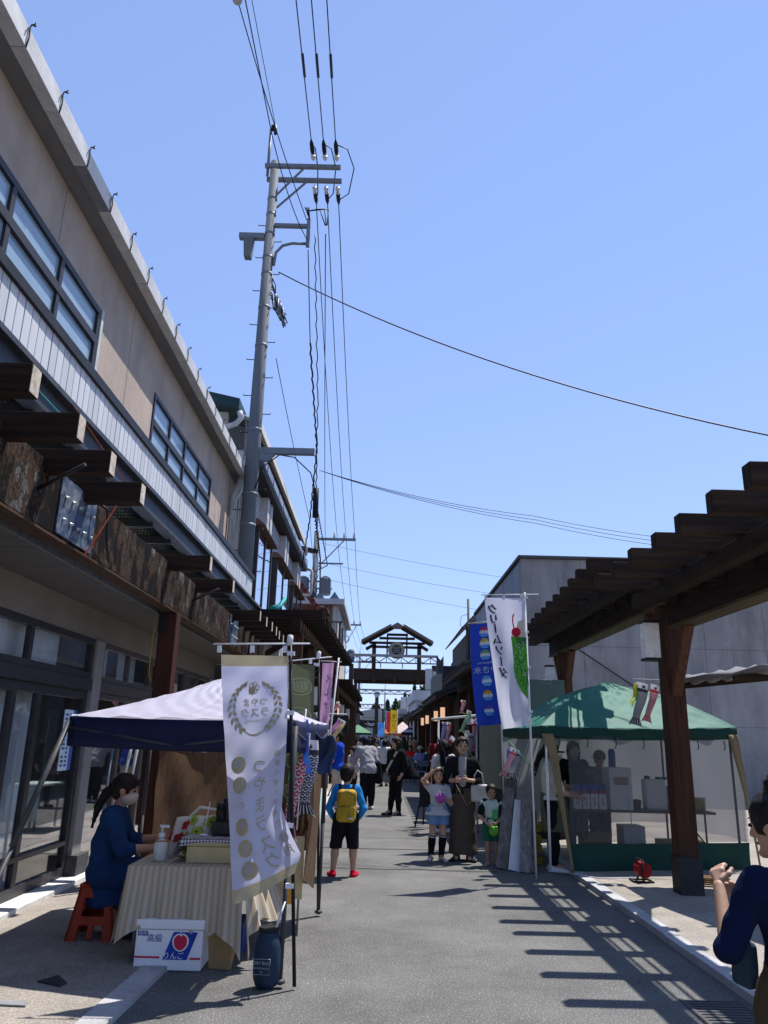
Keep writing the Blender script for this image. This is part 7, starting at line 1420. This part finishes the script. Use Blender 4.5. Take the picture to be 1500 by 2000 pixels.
# ---- stallholder seated at the striped table
NVD = garm('indigo_smock', (.012, .035, .10)); t, j, hp = person('stallholder in indigo smock and face mask seated on the red stool', (-2.2, 6.82, 0), -math.pi / 2 + .15, 1.58, dict(c=NVD, sl=1.25, th=.020, nm='smock'), dict(c=NVD, to=1.25, th=.032, nm='smock_skirt'), SHB, dict(kind='pony', face=.058), dict(pel=(0, .0, .31), hipL=(-.055, .01, .31), hipR=(.055, .01, .31), wai=(0, .0, .41), che=(0, .02, .52), nek=(0, .035, .615), hed=(0, .06, .715), shoL=(-.10, .02, .59), shoR=(.10, .02, .59), kneL=(-.07, .25, .31), kneR=(.07, .25, .30), ankL=(-.07, .20, .05), ankR=(.06, .18, .05), elbL=(-.13, .10, .45), wriL=(-.07, .27, .47), elbR=(.15, .10, .44), wriR=(.09, .25, .44)), res=.010, skin=SKIN2, sit=True, mask=MASK, headt=(0, -.25), palm=dict(L=(.3, 0, -1), R=(-.3, 0, -1)), curl=.25)
soft('smock_drape', NVD, t, [cone((0, .01, .50), (0, .07, .32), .135, .165, (.95, .9, 1)), cone((-.10, .35, .50), (-.10, .30, .32), .09, .11), cone((.10, .35, .48), (.10, .30, .32), .09, .11), cone((0, .1, .45), (0, .3, .42), .15, .14)], .012, .05, [lambda P: .25 - P[:, 2]], (.005, 22))
# ---- foreground girl at the right edge (back view)
t, j, hp = person('girl with hair bun in navy tee and khaki shorts, hands raised together', (1.505, 3.06, 0), .20, 1.44, dict(c=garm('navy_tee', (.008, .012, .040)), sl=1.02, hem=.575, th=.013), dict(c=garm('khaki_shorts', (.075, .055, .03)), to=.36, th=.030, top=.60, nm='shorts'), SHW, dict(kind='bun', face=.055, fringe=0), dict(elbL=(-.165, .03, .625), wriL=(-.115, .12, .755), elbR=(.16, .06, .62), wriR=(-.02, .16, .72)), child=.6, build=.86, res=.008, face=True, headt=(.42, -.12), palm=dict(L=(.8, .4, -.2), R=(-1, 0, 0)), curl=.4)
hb = thing('shoulder_bag', 'small teal shoulder bag at the hip of the girl in navy', 'bag', (1.36, 3.16, .76)); soft('body', garm('teal_bag', (.03, .055, .075)), hb, [rbox((0, 0, .075), (.028, .05, .075), .018, rz=.3)], .008, .01, None, (.003, 30)); part('strap', MB().tube([(-.01, 0, .14), (.0, .0, .20), (.03, .01, .22), (.06, .02, .30), (.10, -.04, .40)], .006, 6), garm('pale_strap', (.22, .30, .34)), hb)
# ---- woman in black, blue tee man, bending man and others in the street
t, j, hp = person('woman dressed in black with a cross-body strap and big black bag', (.40, 17.6, 0), math.pi - .75, 1.60, dict(c=BLK, sl=1.55, hem=.46, th=.026), dict(c=BLK, to=1.95, th=.010), SHB, dict(kind='bob', c=HAIRB, face=.058), dict(ankR=(.06, .04, .048), elbL=(-.15, -.03, .63), wriL=(-.14, .06, .50)), res=.013, headt=(-.5, 0))
part('bag_strap', MB().beam((-.10, .10, 1.30), (.13, .16, .90), .05, .012, up=(0, 1, 0)).beam((.13, .16, .90), (.18, .02, .80), .05, .012, up=(0, 1, 0)), garm('strap_cream', (.42, .40, .34)), t); soft('pouch', garm('pouch_grey', (.16, .16, .165)), t, [rbox((.17, .09, .73), (.10, .06, .08), .03)], .012, .01)
soft('black_tote', BLK, None, [cone((.66, 17.75, 1.10), (.70, 17.75, .78), .05, .21, (1, 1.6, 1))], .013, .03, [lambda P: .73 - P[:, 2]], label='large black tote swinging behind the woman in black', cat='bag')
t, j, hp = person('man in royal blue tee and black cap holding a leaflet', (-.93, 18.9, 0), math.pi / 2 - .1, 1.70, dict(c=garm('royal', (.012, .055, .38)), sl=.75, hem=.47, th=.024), dict(c=garm('beige_trousers', (.40, .36, .30)), th=.020), SHW, dict(kind='short', face=.06), dict(elbL=(-.15, .06, .62), wriL=(-.10, .20, .60), elbR=(.15, .06, .62), wriR=(.08, .21, .60)), res=.013, cap=garm('cap_black', (.012, .012, .013)), build=1.12, headt=(0, -.15))
part('leaflet', MB().beam((-.06, .40, 1.03), (.10, .42, 1.05), .16, .004), WHG, t)
t, j, hp = person('man in grey shirt and navy cap stooping with a black shoulder bag', (-.22, 18.9, 0), .35, 1.66, dict(c=garm('grey_shirt', (.28, .28, .30)), sl=1.6, th=.026), dict(c=BLK, th=.018), SHW, dict(kind='short', face=.055), dict(elbL=(-.16, .20, .62), wriL=(-.08, .34, .60)), res=.013, cap=garm('cap_navy', (.03, .04, .09)), bend=.42, face=False, build=1.12)
soft('shoulder_bag', BLK, t, [cone((.24, -.02, .98), (.25, -.02, .64), .07, .10, (1, .9, 1))], .013, .02); part('bag_strap', MB().tube([(.20, .1, 1.28), (.27, .0, 1.1), (.25, -.02, .95)], .015, 6), BLK, t)
t, j, hp = person('woman in white tee and jeans with a dark parasol seen from behind', (1.20, 14.6, 0), .25, 1.56, dict(c=garm('white_tee', (.44, .43, .42)), sl=.8, hem=.53, th=.022), dict(c=DEN, th=.014), SHW, dict(kind='bob', face=.05), None, res=.013, face=False)
part('strap', MB().beam((.11, -.09, 1.30), (-.13, -.12, .95), .02, .01, up=(0, 1, 0)), BLK, t)
MB().tube([(1.06, 14.35, 1.62), (1.12, 14.38, 1.45), (1.15, 14.4, 1.35), (1.16, 14.4, 1.12)], [.008, .02, .05, .045], 8).build('folded_parasol', BLK, label='folded dark parasol against the white tee', cat='parasol')
tp_ = [('girl in white tee and jeans walking toward the stalls', (-.06, 31.5), math.pi - .4, 1.45, WHG, .7, DEN, 1.95, HAIR, 'short', 1),
       ('person in white shirt and black skirt seen from behind', (.22, 27.5), .1, 1.50, WHG, .8, BLK, 1.4, HAIR, 'short', 0),
       ('man in dark suit with pale blue tie', (-.2, 58), math.pi, 1.72, garm('suit', (.02, .022, .03)), 1.9, garm('suit', (.02, .022, .03)), 1.95, HAIRB, 'short', 1),
       ('man in slate jacket beside the suited man', (.55, 56), math.pi - .3, 1.70, garm('slate', (.06, .075, .10)), 1.9, BLK, 1.95, HAIR, 'short', 1),
       ('woman with long hair in dark blouse near the banners', (1.0, 50), math.pi, 1.58, garm('ink', (.03, .03, .05)), 1.5, BLK, 1.95, HAIR, 'long', 1),
       ('person in rust top among the far crowd', (2.0, 52), math.pi + .5, 1.6, garm('rust', (.30, .10, .04)), 1.2, BLK, 1.95, HAIRB, 'bob', 1),
       ('person in cream top standing under the striped tent', (1.6, 54), 2.0, 1.62, garm('cream', (.5, .45, .36)), 1.2, DEN, 1.95, HAIR, 'short', 1),
       ('man in white shirt reaching under the striped tent', (2.6, 56), 1.2, 1.68, WHG, 1.0, BLK, 1.95, HAIR, 'short', 1),
       ('shopper in black under the far green tent', (-1.75, 62), .3, 1.62, BLK, 1.8, BLK, 1.95, HAIR, 'short', 0),
       ('shopper in beige coat under the far green tent', (-1.2, 60), .2, 1.6, garm('beige', (.42, .36, .29)), 1.9, BLK, 1.95, HAIR, 'bob', 0),
       ('shopper in charcoal walking away at the far left', (-.75, 64), -.2, 1.66, garm('charcoal', (.05, .05, .06)), 1.8, DEN, 1.95, HAIR, 'short', 0),
       ('person in white apron behind the loudspeaker', (-1.5, 28), math.pi, 1.6, WHG, 1.0, BLK, 1.95, HAIR, 'short', 1),
       ('woman in patterned white blouse beside the stooping man', (-.62, 20.2), 2.2, 1.35, garm('pattern_white', (.45, .46, .47)), 1.5, BLK, 1.95, HAIR, 'long', 1)]
for lb, (x, y), rz, H, c, sl_, b, to, hc, hk, fc in tp_: person(lb, (x, y, 0), rz, H, dict(c=c, sl=sl_, hem=.48, th=.020), dict(c=b, to=to, th=.016), SHB, dict(kind=hk, c=hc, face=.058), None, res=.018 if y < 35 else .024, face=bool(fc) and y < 40, hands=y < 35)
SITJ = dict(pel=(0, .0, .31), hipL=(-.055, .01, .31), hipR=(.055, .01, .31), wai=(0, -.01, .40), che=(0, -.01, .51), nek=(0, .0, .605), hed=(0, .02, .705), shoL=(-.10, -.005, .58), shoR=(.10, -.005, .58), kneL=(-.07, .25, .31), kneR=(.07, .25, .31), ankL=(-.07, .26, .05), ankR=(.07, .24, .05), elbL=(-.14, .05, .43), wriL=(-.06, .20, .40), elbR=(.14, .05, .43), wriR=(.06, .20, .41))
HATW = garm('sunhat', (.58, .54, .46)); HATB = garm('brown_hat', (.22, .15, .07))
for lb, (x, y), rz, c, b, hat in (('woman in lavender top and white sunhat seated on a folding chair', (1.75, 33.5), 2.9, garm('lavender', (.26, .28, .52)), DEN, HATW), ('person in brown straw hat seated by the arcade', (2.0, 31.0), 3.0, garm('dark_teal', (.04, .06, .08)), BLK, HATB), ('person in red seated among the chairs', (1.5, 37), 2.6, garm('bright_red', (.50, .02, .02)), BLK, None), ('person in white seated with back turned among the chairs', (2.3, 36), .4, WHG, DEN, None)):
    t, j, hp = person(lb, (x, y, .0), rz, 1.6, dict(c=c, sl=1.2, th=.02), dict(c=b, to=1.95, th=.014), SHB, dict(kind='bob', face=.058), SITJ, res=.018, sit=True, hands=False)
    if hat: soft('sunhat', hat, t, [ell(hp(0, 0, .045), (.095, .10, .09)), ell(hp(0, 0, .030), (.17, .175, .016))], .014, .03, [lambda P: -((P - hp(0, 0, .022)) @ np.array((0, 0, 1.)))])
# ---- people serving in the green tent
t, j, hp = person('stall worker in cap and pale tee with long ponytail at the green tent edge', (2.28, 10.72, .0), -math.pi / 2 - .1, 1.57, dict(c=garm('ivory_tee', (.50, .49, .42)), sl=.9, hem=.55, th=.030), dict(c=BLK, th=.012), SHW, dict(kind='pony', face=.058), dict(elbL=(-.13, .06, .63), wriL=(-.06, .20, .60), elbR=(.14, .06, .62), wriR=(.08, .22, .58)), res=.012, cap=garm('cap_dark', (.02, .022, .03)), headt=(0, -.2))
soft('apron', garm('olive_apron', (.09, .10, .06)), t, [cone((0, .03, .92), (0, .05, .50), .14, .16, (.95, .85, 1))], .012, .02, [lambda P: .48 - P[:, 2], lambda P: P[:, 2] - .95])
person('stall worker in black tee with long hair behind the milk cartons', (2.85, 11.75, .05), math.pi + .1, 1.55, dict(c=BLK, sl=.85, hem=.5), dict(c=garm('grey_slacks', (.09, .09, .10)), th=.02), SHB, dict(kind='long', face=.058), dict(elbR=(.15, .05, .62), wriR=(.10, .19, .60)), res=.014)
person('stall worker in olive cap stooping behind the boxed machine', (3.2, 11.8, .05), math.pi, 1.45, dict(c=garm('olive_tee', (.20, .20, .16)), sl=.8), dict(c=BLK, th=.02), SHB, dict(kind='short', face=.058), None, res=.016, cap=garm('cap_olive', (.12, .11, .07)), bend=.25)

for i, (lb, x, y, rz, c, b) in enumerate((('distant visitor in mustard top in the middle of the street', 1.3, 62, 3.0, garm('mustard', (.40, .26, .04)), BLK), ('distant visitor in pale blue shirt in the middle of the street', .2, 66, .2, garm('pale_blue', (.30, .40, .55)), BLK), ('distant visitor in grey top walking away', -.6, 72, .1, garm('mid_grey', (.18, .18, .19)), DEN), ('distant visitor in white shirt near the light blue banner', .0, 78, 3.1, WHG, BLK), ('distant visitor in black beside the pink tent', 1.7, 66, 2.4, BLK, BLK), ('distant visitor in maroon beside the pink tent', 2.3, 60, 2.8, garm('maroon_top', (.16, .02, .03)), BLK), ('distant visitor in tan jacket by the arcade posts', 2.0, 45, 3.3, garm('tan_jacket', (.30, .22, .14)), BLK), ('distant visitor in dark green by the arcade posts', 1.5, 47, .4, garm('dark_green', (.03, .07, .04)), BLK), ('distant visitor in ivory dress by the left pergola posts', -1.0, 46, .5, garm('ivory', (.5, .47, .40)), BLK))):
    person(lb, (x, y, 0), rz, 1.55 + .04 * (i % 4), dict(c=c, sl=1.2 + .2 * (i % 3), hem=.47, th=.02), dict(c=b, to=1.95, th=.016), SHB, dict(kind=('short', 'bob', 'long')[i % 3], c=(HAIR, HAIRB)[i % 2], face=.056), None, res=.026, face=False, hands=False)
